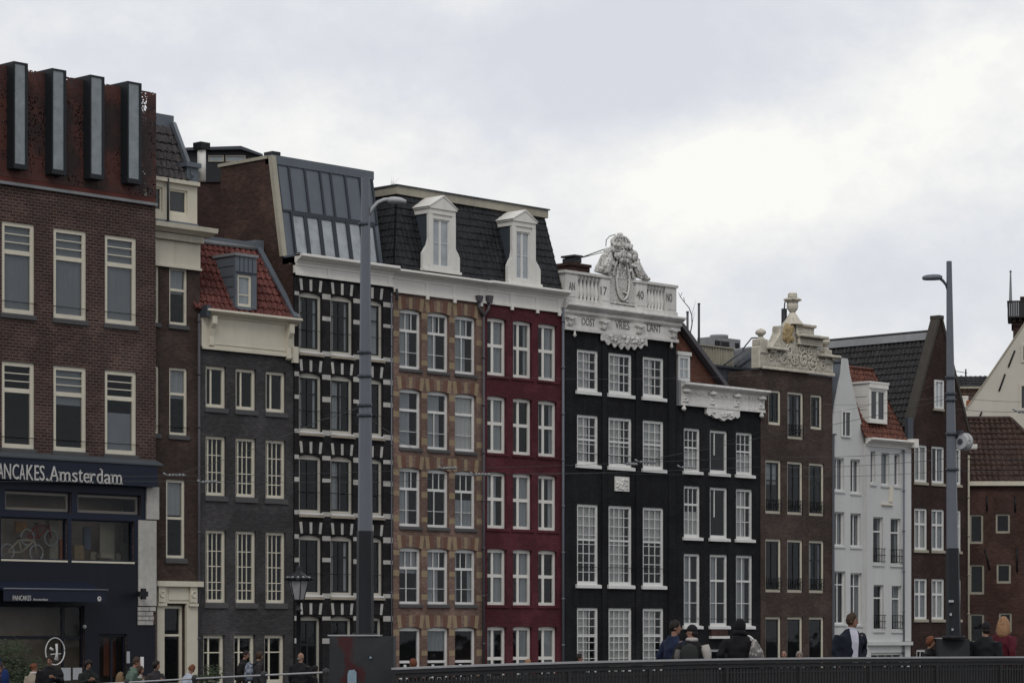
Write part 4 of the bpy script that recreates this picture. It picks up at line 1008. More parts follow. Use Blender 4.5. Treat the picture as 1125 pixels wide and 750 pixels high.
lett('AN', 625, 631.5, 309.5, 318, 625, yt, par=bl); lett('17', 659.8, 666.5, 314.5, 323.5, 660, yt, par=bl); lett('40', 699.5, 707, 319, 328, 700, yt, par=bl); lett('NO', 732.3, 738.3, 322, 331, 733, yt, par=bl)
# crest: cartouche, lions and crown
mb = MB(); yc = yb + .06
def pt(p, y): return (ux(p, yc), uz(p, y, yc))
sil = [(668.5, 337), (698, 340), (698.5, 312), (697, 304), (705, 305.5), (712, 309), (708, 303), (702, 297), (698, 291), (695, 285), (693, 279), (690, 276), (688, 273), (688, 268), (674, 268), (673.5, 274), (669, 277), (663.5, 280), (660.5, 286), (658, 292), (655, 298), (662, 300), (668, 302)]
mb.prism([pt(*q) for q in sil], yc - .06, yc + .20)
def blob(p, y, rx, rz, ry=.12, d=-.10, j=.25): x, z = pt(p, y); mb.ball((x, yc + d, z), rx, ry, rz, 0, 9, 7, j)
def limb(pp, rr, d=-.14): mb.tube([(pt(p, y)[0], yc + d, pt(p, y)[1]) for p, y in pp], rr, 8)
limb([(663, 300), (662, 293), (664, 287), (667, 282)], [.20, .25, .23, .15]); blob(666, 279, .20, .19); blob(659, 296, .20, .14); blob(661, 290, .16, .2); limb([(664, 288), (668, 291), (671, 289)], [.08, .07, .06], -.2); limb([(660, 298), (657.5, 296), (659, 292)], [.06, .05, .04], -.1)   # left beast
limb([(707, 306.5), (701, 302), (697.5, 295), (695, 288)], [.13, .21, .22, .16]); blob(694.5, 282.5, .19, .19); blob(708, 306.5, .22, .1); blob(703, 301, .2, .16); limb([(696, 291), (692.5, 293), (690, 291)], [.08, .07, .06], -.2); limb([(703, 303), (699, 306)], [.1, .08], -.2)                  # right beast
for p, y, a_ in ((675, 281.5, .13), (681, 279.5, .17), (687, 282.5, .13), (678, 286.5, .10), (684.5, 287.5, .10), (681.3, 285, .13)): blob(p, y, a_, a_ * 1.15, .12, -.18)
for i in range(14):
    f = rnd.random(); q = (rnd.random() - .5); blob(681 + q * 20, 277 + 20 * f + q * 4, .035 + .045 * rnd.random(), .04 + .06 * rnd.random(), .05, -.18)
ex, ez = pt(682.5, 309); R1, R2 = .40, .80
mb.tube([(ex + R1 * math.cos(q * PI / 14), yc - .10, ez + R2 * math.sin(q * PI / 14)) for q in range(29)], .055, 7)
mb.tube([(ex + .66 * math.cos(PI * .92 - q * PI * .84 / 12), yc - .10, ez - .1 + 1.12 * math.sin(PI * .92 - q * PI * .84 / 12)) for q in range(13)], .05, 7)
for i in range(16): mb.ball((ex - .3 + .6 * rnd.random(), yc - .09, ez - .45 - .45 * rnd.random()), .09, .05, .05, 0, 7, 5, .5)
for i in range(9): blob(671 + 3 * i, 332 + .46 * i, .10, .045, .05, -.07, .5)
xa, za = pt(700.5, 287.5); xb, zb2 = pt(698, 294); mb.tube([(xb, yc, zb2), (xa, yc - .05, za)], [.06, .05], 6)
for p, y, a_, c in ((666, 276, .2, .16), (670.5, 274.5, .2, .16), (691.5, 277, .2, .16), (695.5, 280, .18, .18), (663, 283, .18, .2), (698, 287, .18, .2)): blob(p, y, a_, c, .14, -.06)
# crown: band, five leaves, bowed arches and an orb
def cr(u, w, d=0): x, z = pt(681 + u, 274 + w + u * .12); return (x, yc + d, z)
limb([(672.5, 273.6), (677, 275), (685, 276), (690.3, 275.4)], [.10, .13, .13, .10], 0); 
for u in (-7.5, -4, 0, 4, 7.5): mb.tube([cr(u, -1, -.12), cr(u * 1.18, -4, -.16), cr(u * 1.25, -6.5, -.14)], [.09, .11, .05], 7); mb.ball(cr(u * 1.2, -5.2, -.2), .06, .05, .06, 0, 7, 5)
for u in (-9, -5, 5, 9): mb.tube([cr(u, -5, -.02), cr(u * 1.0, -9, -.02), cr(u * .62, -13, -.02), cr(u * .15, -14, -.02)], [.09, .09, .08, .07], 7)
mb.ball(cr(0, -9, .05), .26, .2, .22); mb.ball(cr(0, -15.2, 0), .15, .15, .13, 0, 10, 8); mb.ball(cr(.5, -13.2, 0), .22, .18, .08)
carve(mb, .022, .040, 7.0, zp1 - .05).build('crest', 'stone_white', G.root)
mb = MB(); mb.tube([(pt(669.5, 273)[0], yc + .25, pt(669.5, 273)[1]), (pt(647, 283.5)[0], yc + .8, pt(647, 283.5)[1])], .022, 5); mb.tube([(pt(669.5, 276)[0], yc + .25, pt(669.5, 276)[1]), (pt(652, 281.5)[0], yc + .7, pt(652, 281.5)[1])], .015, 5)
cq = [(pt(669.5, 270)[0], yc + .2, pt(669.5, 270)[1]), (pt(670, 263)[0], yc + .2, pt(670, 263)[1]), (pt(674, 258.8)[0], yc + .2, pt(674, 258.8)[1]), (pt(680, 257)[0], yc + .2, pt(680, 257)[1])]; mb.tube(cq, .018, 5)
mb.build('iron_stay', 'black', G.root)
mb = MB(); zr = zc1 - .3                                       # plain roof behind the parapet, chimney
apx, apz = (G.x0 + G.x1) / 2, zp1 - .35
mb.face([(G.x0 + .02, G.Y + .5, zr), (G.x0 + .02, 8.5, zr), (apx, 8.5, apz), (apx, G.Y + .5, apz)]); mb.face([(G.x1 - .02, 8.5, zr), (G.x1 - .02, G.Y + .5, zr), (apx, G.Y + .5, apz), (apx, 8.5, apz)])
mb.face([(G.x0 + .02, G.Y + .5, zr), (apx, G.Y + .5, apz), (G.x1 - .02, G.Y + .5, zr)]); mb.build('roof', 'tile_brown', G.root)
ych = 2.2; x0c, x1c = ux(627, ych), ux(648, ych); zc_, zd_ = uz(638, 297.5, ych), uz(638, 291.5, ych)
mb = MB(); mb.box(x0c, x1c, ych, ych + .9, zr, zd_ - .0); mb.box(x0c - .05, x1c + .05, ych - .06, ych + .96, zd_ - .05, zd_ + .07, 0); mb.box(x0c + .35, x1c - .42, ych + .1, ych + .8, zd_ + .12, zd_ + .32, 1); mb.box(x0c + .3, x1c - .38, ych + .05, ych + .85, zd_ + .36, zd_ + .44, 1); mb.box(x0c + .5, x1c - .6, ych + .2, ych + .7, zd_ + .3, zd_ + .37, 1)
mb.build('chimney', ['brick_Dside', 'pipe_dark'], G.root)

# ================================================================== house H: lower black house
Hh = House('low_black_house', 'lower black painted brick house with carved white cornice and brick gable behind it', 'house', .05, 743, 836, GROUP)
cH = Hh.cols([(751.4, 769.5), (780, 799.5), (808.7, 827)])
rH = Hh.rows(752, [(469.5, 517), (533, 589.5), (607.5, 687)])
for ri, (b, t) in enumerate(rH):
    for ci, (l, r) in enumerate(cH):
        if ri == 2: vb, hb = [(.42, .05, 0, 1)], [(.36, .09, 0, 1), (.70, .03, 0, 1)]
        else: vb, hb = [(.33, .028, 0, 1), (.66, .028, 0, 1)], ([(.25, .028, 0, 1), (.45, .07, 0, 1), (.72, .028, 0, 1)] if ri == 0 else [(.35, .09, 0, 1), (.68, .028, 0, 1)])
        if ci == 1 and ri < 2: vb, hb = [(.3, .05, 0, .6)], []
        Hh.window(l, r, b, t, rec=.07, fw=.095, fm='white_frame', vb=vb, hb=hb, sill=(.10, .14, 'white_frame', .10), curtain=None if (ci == 1 and ri < 2) else pick('left', 'sides', 'left', 'low'), rod=.1 if ri == 2 else None, cmat='curtain_grey' if ri == 2 else 'curtain')
Hh.window(Hh.x(777), Hh.x(794), .4, Hh.z(777, 712.5), rec=.1, fw=.1, fm='white_frame', vb=[(.35, .06, 0, 1)])
Hh.window(Hh.x(808), Hh.x(826), .4, Hh.z(808, 716), rec=.1, fw=.1, fm='white_frame', vb=[(.35, .06, 0, 1)])
ztH = Hh.z(745, 445)
Hh.wall('black_paint', ztH, reveal=.25); Hh.interior(ztH, [Hh.z(752, 525), Hh.z(752, 599), Hh.z(752, 698)])
mb = MB(); mb.box(Hh.x(779.5), Hh.x(797.5), Hh.Y - .12, Hh.Y - .001, Hh.z(779.5, 698), Hh.z(779.5, 691)); mb.build('brick_sill_band', 'brick_M', Hh.root)
mb = MB(); mb.box(Hh.x(779), Hh.x(799), Hh.Y - .15, Hh.Y - .001, Hh.z(779.5, 701), Hh.z(779.5, 698.2)); mb.build('stone_sill', 'white_frame', Hh.root)
xl, xr = Hh.x(745.5), Hh.x(837); zb = ztH; zt = Hh.z(750, 419.5, -.3)
mb = MB(); h_ = zt - zb; mb.box(xl, xr, Hh.Y - .12, Hh.Y + .4, zb, zt - .25 * h_); mb.box(xl - .02, xr + .05, Hh.Y - .17, Hh.Y + .4, zb, zb + .12); mb.box(xl, xr, Hh.Y - .14, Hh.Y - .12, zb + h_ * .48, zb + h_ * .52)
cornice_profile(mb, xl, xr + .14, Hh.Y - .02, zt - .28 * h_, zt, .40)
for p in (750, 779, 806, 833):
    xq = Hh.x(p + .7); mb.box(xq - .2, xq + .2, Hh.Y - .17, Hh.Y - .12, zb + .16, zt - .3 * h_); mb.ball((xq, Hh.Y - .2, zt - .36 * h_), .28, .13, .10, 0, 8, 5)
    for i in range(5): mb.ball((xq + .1 * (rnd.random() - .5), Hh.Y - .17, zb + .2 + .13 * i), .09, .05, .07, 0, 7, 5, .4)
for i in range(26):
    p = rnd.choice((764, 793, 820)); mb.ball((Hh.x(p) + (rnd.random() - .5) * 1.1, Hh.Y - .125, zb + h_ * (.55 + .1 * rnd.random())), .09, .035, .05, 0, 7, 5, .5)
for p in (748.5, 834): mb.ball((Hh.x(p), Hh.Y - .14, zb - .14), .12, .1, .10, 0, 8, 6); mb.ball((Hh.x(p), Hh.Y - .14, zb - .02), .07, .07, .1, 0, 8, 6)
xa, xb = Hh.x(774), Hh.x(810); n = 24; prof = []
for i in range(n + 1): f = i / n; prof.append((xa + (xb - xa) * f, zb - .16 - .36 * math.sin(PI * f) ** .8 * (.86 + .14 * math.cos(f * 2 * PI * 4)) - (.0 if .12 < f < .88 else .10)))
mb.prism([(xa, zb + .01)] + prof + [(xb, zb + .01)], Hh.Y - .15, Hh.Y - .001)
for i in range(14): f = .2 + .6 * rnd.random(); mb.ball((xa + (xb - xa) * f, Hh.Y - .155, zb - .1 - .25 * rnd.random()), .11, .05, .07, 0, 7, 5, .5)
mb.build('cornice', 'stone_paint', Hh.root)
mb = MB(); mb.box(Hh.x(743.3), xl - .002, Hh.Y - .14, Hh.Y + .3, zb - .02, zt + .1); mb.box(Hh.x(743.3), xr, Hh.Y + .25, Hh.Y + .9, zt - .1, zt + .12); mb.build('gutter_board', 'lead_light', Hh.root)
yg = .9; gz = lambda p, y: uz(p, y, yg); gx = lambda p: ux(p, yg)
mb = MB(); mb.prism([(gx(728), Hh.z(760, 450)), (gx(796), Hh.z(760, 450)), (gx(796), gz(796, 432)), (gx(743), gz(743, 361)), (gx(728), gz(728, 341))], yg, yg + 6); mb.build('rear_gable', 'brick_H', Hh.root)
mb = MB()
A0, A1 = Vector((gx(799), 0, gz(799, 433))), Vector((gx(742), 0, gz(742, 355)))
for d0, d1, mi, o in ((-.35, -.02, 0, 0), (-.02, 6, 1, .02)):
    q = Vector((0, 0, .16)); k = Vector((.0, 0, o))
    mb.hexa([Vector((A0.x - .16, yg + d0, A0.z)), Vector((A0.x + .16, yg + d0, A0.z)), Vector((A0.x + .16, yg + d1, A0.z)), Vector((A0.x - .16, yg + d1, A0.z)),
             Vector((A1.x - .16, yg + d0, A1.z)), Vector((A1.x + .16, yg + d0, A1.z)), Vector((A1.x + .16, yg + d1, A1.z)), Vector((A1.x - .16, yg + d1, A1.z))], mi)
mb.build('roof_verge', ['pipe', 'tile_black'], Hh.root)
yw = yg - .06; mb = MB(); mb.box(ux(743, yw), ux(758.5, yw), yw - .08, yw + .05, uz(743, 389.5, yw), uz(743, 385.5, yw)); 
mb.build('window_head', 'white_frame', Hh.root)
Hh.window(ux(744.5, yw), ux(757.5, yw), uz(744, 418, yw), uz(744, 389.5, yw), y=yw - .03, fw=.13, fm='white_frame', vb=[(.5, .05, 0, 1)], hb=[(.55, .04, 0, 1)], pane='skyglass', opening=False, name='gable_window')
# lead-covered roof box and lane behind
yl = 1.9; mb = MB(); mb.box(ux(781, yl), ux(832, yl), yl, yl + .2, Hh.z(760, 450), uz(781, 402.5, yl)); mb.box(ux(779, yl), ux(834, yl), yl - .1, yl + .4, uz(781, 402.5, yl), uz(781, 400, yl)); mb.box(ux(815, yl - .4), ux(836, yl - .4), yl - .5, yl, uz(815, 425, yl), uz(815, 422.5, yl))
for p in (793, 806, 819): mb.box(ux(p, yl), ux(p, yl) + .04, yl - .03, yl, Hh.z(760, 450), uz(781, 402.5, yl))
mb.build('lead_box', 'zinc_dark', Hh.root)
# ================================================================== house I: brown brick with carved gable
I = House('carved_gable_house', 'brown brick house with carved sandstone gable topped by an urn', 'house', .0, 836, 914.5, GROUP)
def iwin(l, r, b, t, rod=None):
    I.window(l, r, b, t, rec=.07, fw=.09, fm='cream_frame', sash='dark_wood', sw=.07, vb=[(.48, .06, 0, 1)], hb=[(.36, .05, 0, 1)], curtain=pick(None, None, None, 'sides', 'top'), cmat='curtain_grey')
    if rod:
        mb = MB(); y = I.Y - .05
        for zz in (b + .12, b + .62): mb.box(l + .02, r - .02, y, y + .03, zz, zz + .03)
        for i in range(7): xx = l + .06 + (r - l - .12) * i / 6; mb.box(xx - .01, xx + .01, y + .005, y + .025, b + .12, b + .62)
        for i in range(3): mb.torus((l + (r - l) * (i + .5) / 3, y + .015, b + .37), .10, .012, 'y', 12, 5)
        mb.build('balcony_rail', 'black', I.root)
l, r = I.x(844.4), I.x(858.3); iwin(l, r, I.z(844.4, 466), I.z(844.4, 427.7))
l, r = I.x(865.3), I.x(883); iwin(l, r, I.z(865.3, 481.5), I.z(865.3, 429.7), True)
l, r = I.x(890.7), I.x(903.5); iwin(l, r, I.z(890.7, 471), I.z(890.7, 433))
cI = I.cols([(841, 858.5), (864.9, 882.2), (888.8, 905.6)])
for (b, t) in I.rows(841, [(504.5, 563.5), (591.3, 650)]):
    for l, r in cI: iwin(l, r, b, t, True)
for k, (l, r) in enumerate(cI): I.window(l, r, .3, I.z(841, 677), rec=.08, fw=.09, fm='cream_frame', sash='dark_wood', sw=.07, hb=[(.36, .09, 0, 1)])
ztI = I.z(836, 405.5)
I.wall('brick_I', ztI); I.interior(ztI, [I.z(841, 490), I.z(841, 578), I.z(841, 664)])
def PI_(p, y, d=0): return (ux(p, I.Y + d), uz(p, y, I.Y + d))
mb = MB(); x0, x1 = I.x0 - .10, I.x1 - .02
sil = [(833.2, 403.6), (914.2, 412.2), (914.2, 392.5), (902, 391.3), (898, 388), (899, 379), (900.5, 371), (872.5, 367.6), (861.5, 366), (859, 372), (856, 377), (861, 384), (833.2, 381.8)]
sil = [(833.2, 404), (914.2, 412.4), (914.2, 391), (901, 389.4), (897, 385), (896, 379), (893, 372), (889, 371), (890, 357.5), (856.5, 357.5), (856, 365), (853.5, 371), (850, 376), (846, 381), (833.2, 380)]
mb.prism([PI_(*q) for q in sil], I.Y - .06, I.Y + .42)
b0, b1 = PI_(832, 404)[1], PI_(832, 399.5)[1]
mb.box(x0 + .08, x1 + .04, I.Y - .16, I.Y - .06, b0 - .02, b0 + .12)
def ib(pa, pb, ya, yb, d0, d1, ref=None): ref = ref or pa; mb.box(ux(pa, I.Y), ux(pb, I.Y), I.Y - d0, I.Y + d1, uz(ref, yb, I.Y), uz(ref, ya, I.Y))
ib(840, 860, 380.2, 383.5, .34, .3); ib(897, 918, 388.6, 391.8, .34, .3, 897)       # shoulder cornices
ib(843.5, 849, 384, 386.5, .24, .0); ib(911, 916, 393, 396, .24, 0)
ib(873, 902.5, 366.8, 370, .45, .4); ib(874, 900, 370, 378.5, .22, .3, 874)                                              # broken pediment block on the right
ib(872.5, 891.5, 357, 367, .16, .4, 872.5); ib(872, 893, 355, 358, .24, .45, 872)
# finials
def finial(p, yb, yt, w):
    x, z0 = PI_(p, yb); z1 = PI_(p, yt)[1]; h = z1 - z0
    mb.box(x - w * .95, x + w * .95, I.Y - .1, I.Y + .42, z0 - .55, z0 + h * .12); mb.lathe((x, I.Y + .12, z0 + h * .12), [(w * .8, 0), (w * .6, h * .12), (w * .36, h * .22), (w * .5, h * .3), (w * .84, h * .42), (w * .98, h * .56), (w * .84, h * .70), (w * .5, h * .80), (w * .25, h * .84), (w * .03, h * .90)], 12)
finial(838, 374, 360.5, .26); finial(908.5, 386, 370.5, .26)
ux_, uz0 = PI_(873.5, 357); H = PI_(873.5, 321)[1] - uz0
mb.lathe((ux_, I.Y + .15, uz0), [(0.515, 0), (0.468, .06 * H), (0.328, .18 * H), (0.226, .28 * H), (0.156, .36 * H), (0.117, .40 * H), (0.172, .43 * H), (0.242, .50 * H), (0.273, .60 * H), (0.250, .68 * H), (0.343, .76 * H), (0.359, .80 * H), (0.195, .83 * H), (0.234, .88 * H), (0.203, .92 * H), (0.226, .95 * H), (0.156, H)], 12)
for i in range(8): q = i * PI / 4; mb.ball((ux_ + .33 * math.cos(q), I.Y + .15 + .33 * math.sin(q), uz0 + .78 * H), .10, .10, .07, 0, 6, 5)
# scroll and leaf relief
def sc(p, y, R_, a0=0, turns=1.4):
    x, z = PI_(p, y); pts = []
    for i in range(22): f = i / 21; q = a0 + f * turns * 2 * PI; pts.append((x + R_ * (1 - f * .8) * math.cos(q), I.Y - .068, z + R_ * (1 - f * .8) * math.sin(q)))
    mb.tube(pts, .042, 6)
for p, y, R_, a in ((846, 392, .22, 0), (860, 393, .38, 1), (872, 394, .34, 2.4), (882, 395, .40, 0), (892, 399, .34, 3), (903, 401, .22, 1), (866, 384, .26, 2), (880, 384, .26, 1), (889, 386, .22, 0)): sc(p, y, R_, a)
for i in range(60):
    p = 852 + 46 * rnd.random(); x, z = PI_(p, 388 + 10 * rnd.random() + (p - 852) * .08); mb.ball((x, I.Y - .08, z), .04 + .06 * rnd.random(), .035, .03 + .05 * rnd.random(), 0, 7, 5, .5)
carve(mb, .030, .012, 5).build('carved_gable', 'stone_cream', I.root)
mb = MB()                                                   # gilded shield on the left of the block
for i in range(26): x, z = PI_(858.5 + 11 * rnd.random(), 360 + 13 * rnd.random()); mb.ball((x, I.Y - .09, z), .10, .06, .13, 0, 7, 5, .5)
x, z = PI_(864, 366.5); mb.ball((x, I.Y - .06, z), .33, .07, .48, 0, 12, 8, .15)
mb.build('gilded_shield', 'gold', I.root)
mb = MB(); zr = ztI - .2; ap = PI_(868, 368)[1]             # roof behind
mb.prism([(I.x0 + .03, zr), (I.x1 - .03, zr), ((I.x0 + I.x1) / 2, zr + .6)], I.Y + .43, I.Y + 7.5); mb.build('roof', 'tile_black', I.root)
mb = MB(); x, z = PI_(861.5, 350, .5); mb.tube([(x, I.Y + .5, z - .9), (x, I.Y + .5, z + .45)], .13, 8); mb.tube([(x, I.Y + .5, z + .4), (x + .05, I.Y + .5, z + .75), (x + .35, I.Y + .4, z + .95)], .03, 6); mb.build('vent_pipe', 'pipe_dark', I.root)
mb = MB(); mb.box(I.x1 - .02, I.x1 + .05, I.Y - .09, I.Y + .1, 0, I.z(912, 478)); mb.box(I.x1 - .03, I.x1 + .12, I.Y - .16, I.Y + .1, I.z(912, 478), I.z(912, 476)); mb.build('downpipe', 'steel', I.root)

# ================================================================== house J: white spout gable
J = House('white_gable_house', 'narrow white plastered house with tall pointed gable and grey metal roof side', 'house', .06, 914.7, 952.5, GROUP)
def jw(l, r, b, t, vb=(.5,), hb=()): J.window(l, r, b, t, rec=.12, fw=.055, fm='white_frame', vb=[(v, .06, 0, 1) for v in vb], hb=[(q, .05, 0, 1) for q in hb], sill=(.05, .10, 'stucco', .04), curtain=pick(None, 'sides'), cmat='curtain_grey')
for pl, pr_, t_, b_, hb in ((915.8, 927.6, 502.4, 538.5, ()), (934.4, 945.2, 504, 541, ()), (915.8, 927.8, 561.8, 599, ()), (934.4, 946, 563.4, 600, ()), (915.8, 929, 627, 685, (.24,)), (934.4, 947, 629, 686, (.24,))):
    jw(J.x(pl), J.x(pr_), J.z(pl, b_), J.z(pl, t_), hb=hb)
zJ = J.z(914.7, 486)
J.wall('stucco', zJ, reveal=.22); J.interior(zJ, [J.z(915, 550), J.z(915, 612)])
gp = [(914.9, 485.98), (952.4, 488.3), (950, 478), (947, 467), (942.5, 449), (937, 425), (933.5, 408), (931.6, 394), (926.2, 393.2), (924.5, 410), (922, 422), (918, 443), (914.9, 463)]
gq = [(J.x(p), J.z(p, y)) for p, y in gp]; gq[0] = (gq[0][0], zJ); gq[1] = (gq[1][0], zJ)
mb = MB(); mb.prism(gq, J.Y, J.Y + .09); mb.build('gable', 'stucco', J.root)
l, r, b, t = J.x(923.8), J.x(933.8), J.z(923.8, 479.7), J.z(923.8, 451); J.window(l, r, b, t, y=J.Y - .075, fw=.06, fm='white_frame', vb=[(.42, .06, 0, 1)], pane='darkglass', opening=False, name='gable_window', depth=.06)
mb = MB(); ax, az = J.x(928.6), J.z(928.6, 396)
mb.face([(J.x0 + .0, J.Y + .095, J.z(915, 463)), (ax, J.Y + .095, az), (ax, J.Y + 6, az), (J.x0, J.Y + 6, J.z(915, 463))][::-1]); mb.face([(J.x1, J.Y + .095, J.z(950, 478)), (J.x1, J.Y + 6, J.z(950, 478)), (ax, J.Y + 6, az), (ax, J.Y + .095, az)]); mb.face([(J.x0, J.Y + .095, zJ - .1), (J.x0, J.Y + .095, J.z(915, 463)), (J.x0, J.Y + 6, J.z(915, 463)), (J.x0, J.Y + 6, zJ - .1)])
mb.box(ax - .1, ax + .1, J.Y + .095, J.Y + 6, az - .05, az + .08); mb.build('roof', 'zinc', J.root)

# ================================================================== house K: white house with orange tiles
K = House('white_dormer_house', 'white plastered house with orange tiled roof and white boxed dormer', 'house', -.12, 952.2, 1000.3, GROUP)
def kw(pl, pr_, t_, b_, vb=(), hb=(), rail=False):
    l, r, b, t = K.x(pl), K.x(pr_), K.z(pl, b_), K.z(pl, t_)
    K.window(l, r, b, t, rec=.12, fw=.045, fm='white_frame', vb=[(v, .04, 0, 1) for v in vb], hb=[(q, .07, 0, 1) for q in hb], sill=(.06, .12, 'stucco', .06), curtain=pick(None, 'sides', 'right'), cmat='curtain_grey')
    if rail:
        mb = MB(); y = K.Y - .06
        for zz in (b + .1, b + .4, b + .7): mb.tube([(l - .02, y, zz), (r + .12, y, zz)], .018, 6)
        for i in range(5): xx = l + (r - l) * i / 4; mb.tube([(xx, y, b + .1), (xx, y, b + .7)], .012, 5)
        mb.build('balcony_rail', 'black', K.root)
kw(956.5, 961.8, 495.4, 530.5); kw(968.3, 977.2, 497, 532); kw(982.6, 988.6, 498.4, 533)
kw(959.3, 970.3, 567.5, 618.5, hb=(.3,), rail=True); kw(978.5, 989.8, 569, 619.5, hb=(.3,), rail=True)
kw(959.8, 970.8, 642, 691.5, hb=(.28,), rail=True); kw(979.8, 990.6, 643, 692, hb=(.28,), rail=True)
K.window(K.x(957), K.x(993), .6, K.z(957, 716.5), rec=.12, fw=.1, fm='white_frame', vb=[.25, .5, .75])
zK = K.z(952, 489.5)
K.wall('stucco', zK, reveal=.25); K.interior(zK, [K.z(955, 545), K.z(955, 628), K.z(955, 705)])
mb = MB(); mb.box(K.x0 + .03, K.x1 - .01, K.Y - .16, K.Y - .001, K.z(952, 708.5), K.z(952, 704.5)); mb.box(K.x(991), K.x1 - .01, K.Y - .05, K.Y - .001, K.z(952, 704), zK); mb.build('plinth_band', 'stucco', K.root)
mb = MB(); mb.box(K.x(976.5), K.x(979.8), K.Y - .07, K.Y - .001, K.z(976, 551), K.z(976, 534)); mb.box(K.x(968), K.x(980), K.Y - .1, K.Y - .001, K.z(968, 554.5), K.z(968, 552.5)); mb.build('wall_bracket', 'cream_frame', K.root)
mb = MB(); zt = K.z(952, 479.8, -.3); mb.box(K.x0 + .01, K.x1 - .01, K.Y - .05, K.Y + .3, zK, zK + .12); cornice_profile(mb, K.x0 - .1, K.x1 + .05, K.Y, zK + .1, zt, .42)
mb.box(K.x1 - .26, K.x1 + .04, K.Y - .45, K.Y + .2, zK + .06, zt + .10); mb.build('cornice', 'white', K.root)
downpipe(K, 993, 760, 494, .05, 'steel', -.09)
ye, yr = K.Y - .1, K.Y + 1.75; zr = K.z(945, 406, 1.8)
p00, p10, p01, p11 = Vector((K.x0 - .25, ye, zt)), Vector((K.x1 - .45, ye, zt)), Vector((K.x0 - .25, yr, zr)), Vector((K.x1 - .65, yr, zr))
mb = tiles_mb(p00, p10, p01, p11, .25, .31, .035, .04); mb.face([p00, p10, p11, p01]); mb.face([p10, Vector((p10.x, 6, zt)), Vector((p11.x, 6, zr)), p11]); mb.tube([p01 + Vector((0, 0, .03)), p11 + Vector((0, 0, .03))], .11, 8)
mb.face([p01, p11, Vector((p11.x, 6, zr)), Vector((p01.x, 6, zr))]); mb.build('tiled_roof', 'tile_orange', K.root)
yd = K.Y + .02; X_ = lambda p: ux(p, yd); Z_ = lambda p, y: uz(p, y, yd)
l, r, b, t = X_(955), X_(974.8), Z_(955, 464), Z_(955, 420.5); wl, wr, wb, wt = X_(957), X_(972.8), Z_(957, 461), Z_(957, 428)
mb = MB(); mb.box(l, wl, yd, yd + .12, b, t); mb.box(wr, r, yd, yd + .12, b, t); mb.box(wl, wr, yd, yd + .12, wt, t); mb.box(wl, wr, yd, yd + .12, b, wb)
mb.prism_x([(yd + .12, b), (yd + .12, t), (yd + 1.55, t), (yd + 1.55, t - .5)], l + .01, r - .01); mb.box(l - .06, r + .06, yd - .08, yd + 1.6, t, t + .09); mb.box(l - .02, r + .02, yd - .06, yd - .001, t - .22, t)
for q in (.33, .66): mb.box(l + .002, l + .012, yd + .12, yd + 1.2, b + (t - b) * q, b + (t - b) * q + .02, 1)
dm = mb.build('dormer', ['white', 'zinc'], K.root)
K.window(wl, wr, wb, wt, y=yd + .03, fw=.06, fm='white_frame', vb=[(.5, .16, 0, 1)], pane='darkglass', opening=False, parent=dm)

# ================================================================== house L: dark steep gable
Lh = House('steep_gable_house', 'dark maroon brick house with very steep pointed gable and black tiled roof', 'house', .05, 1000.5, 1064.5, GROUP)
cL = Lh.cols([(1004.6, 1018.8), (1023.6, 1037.6), (1042, 1056)])
for (b, t), hb in zip(Lh.rows(1005, [(488, 529), (557.8, 603.5), (635, 680)]), ((), (.37,), (.37,))):
    for l, r in cL: Lh.window(l, r, b, t, rec=.05, fw=.09, fm='white_frame', vb=[(.46, .10, 0, 1)], hb=[(q, .10, 0, 1) for q in hb], sill=(.06, .13, 'cream_dark', .05), curtain=pick('full', 'sides', 'full'), cmat='curtain_grey')
Lh.window(Lh.x(1007), Lh.x(1018), .4, Lh.z(1007, 713), rec=.05, fw=.09, fm='white_frame', vb=[.5])
zL = Lh.z(1000.5, 468)
Lh.wall('brick_L', zL); Lh.interior(zL, [Lh.z(1005, 543), Lh.z(1005, 618), Lh.z(1005, 695)])
apz = Lh.z(1027, 347); apx = (Lh.x0 + Lh.x1) / 2
ridge = uz(1017, 366, Lh.Y + .6)
g0, g1 = Lh.x0 + .01, Lh.x1 - .01
mb = MB(); mb.prism([(g0, zL), (g1, zL), (apx + .13, apz - .12), (apx - .13, apz - .12)], Lh.Y + .0, Lh.Y + .42); mb.build('gable', 'brick_L', Lh.root)
mb = MB()
for sx_, gx_ in ((-1, g0), (1, g1)):
    t_ = .13
    mb.hexa([(gx_ - t_ * .6, Lh.Y - .06, zL), (gx_ + t_ * .6, Lh.Y - .06, zL), (gx_ + t_ * .6, Lh.Y + .44, zL), (gx_ - t_ * .6, Lh.Y + .44, zL),
             (apx + sx_ * .10 - t_ * .6, Lh.Y - .06, apz - .1), (apx + sx_ * .10 + t_ * .6, Lh.Y - .06, apz - .1), (apx + sx_ * .10 + t_ * .6, Lh.Y + .44, apz - .1), (apx + sx_ * .10 - t_ * .6, Lh.Y + .44, apz - .1)])
mb.box(apx - .20, apx + .20, Lh.Y - .08, Lh.Y + .46, apz - .12, apz + .06); mb.build('coping', 'moss_stone', Lh.root)
l, r, b, t = Lh.x(1025.6), Lh.x(1035.4), Lh.z(1025.6, 448.5), Lh.z(1025.6, 417); Lh.window(l, r, b, t, y=Lh.Y - .085, fw=.09, fm='white_frame', vb=[(.5, .10, 0, 1)], pane='skyglass', opening=False, name='gable_window', depth=.06)
mb = MB(); mb.box(l - .05, r + .05, Lh.Y - .10, Lh.Y - .0, b - .10, b - .002); mb.build('gable_sill', 'cream_dark', Lh.root)
y0, y1 = Lh.Y + .42, Lh.Y + 9.5
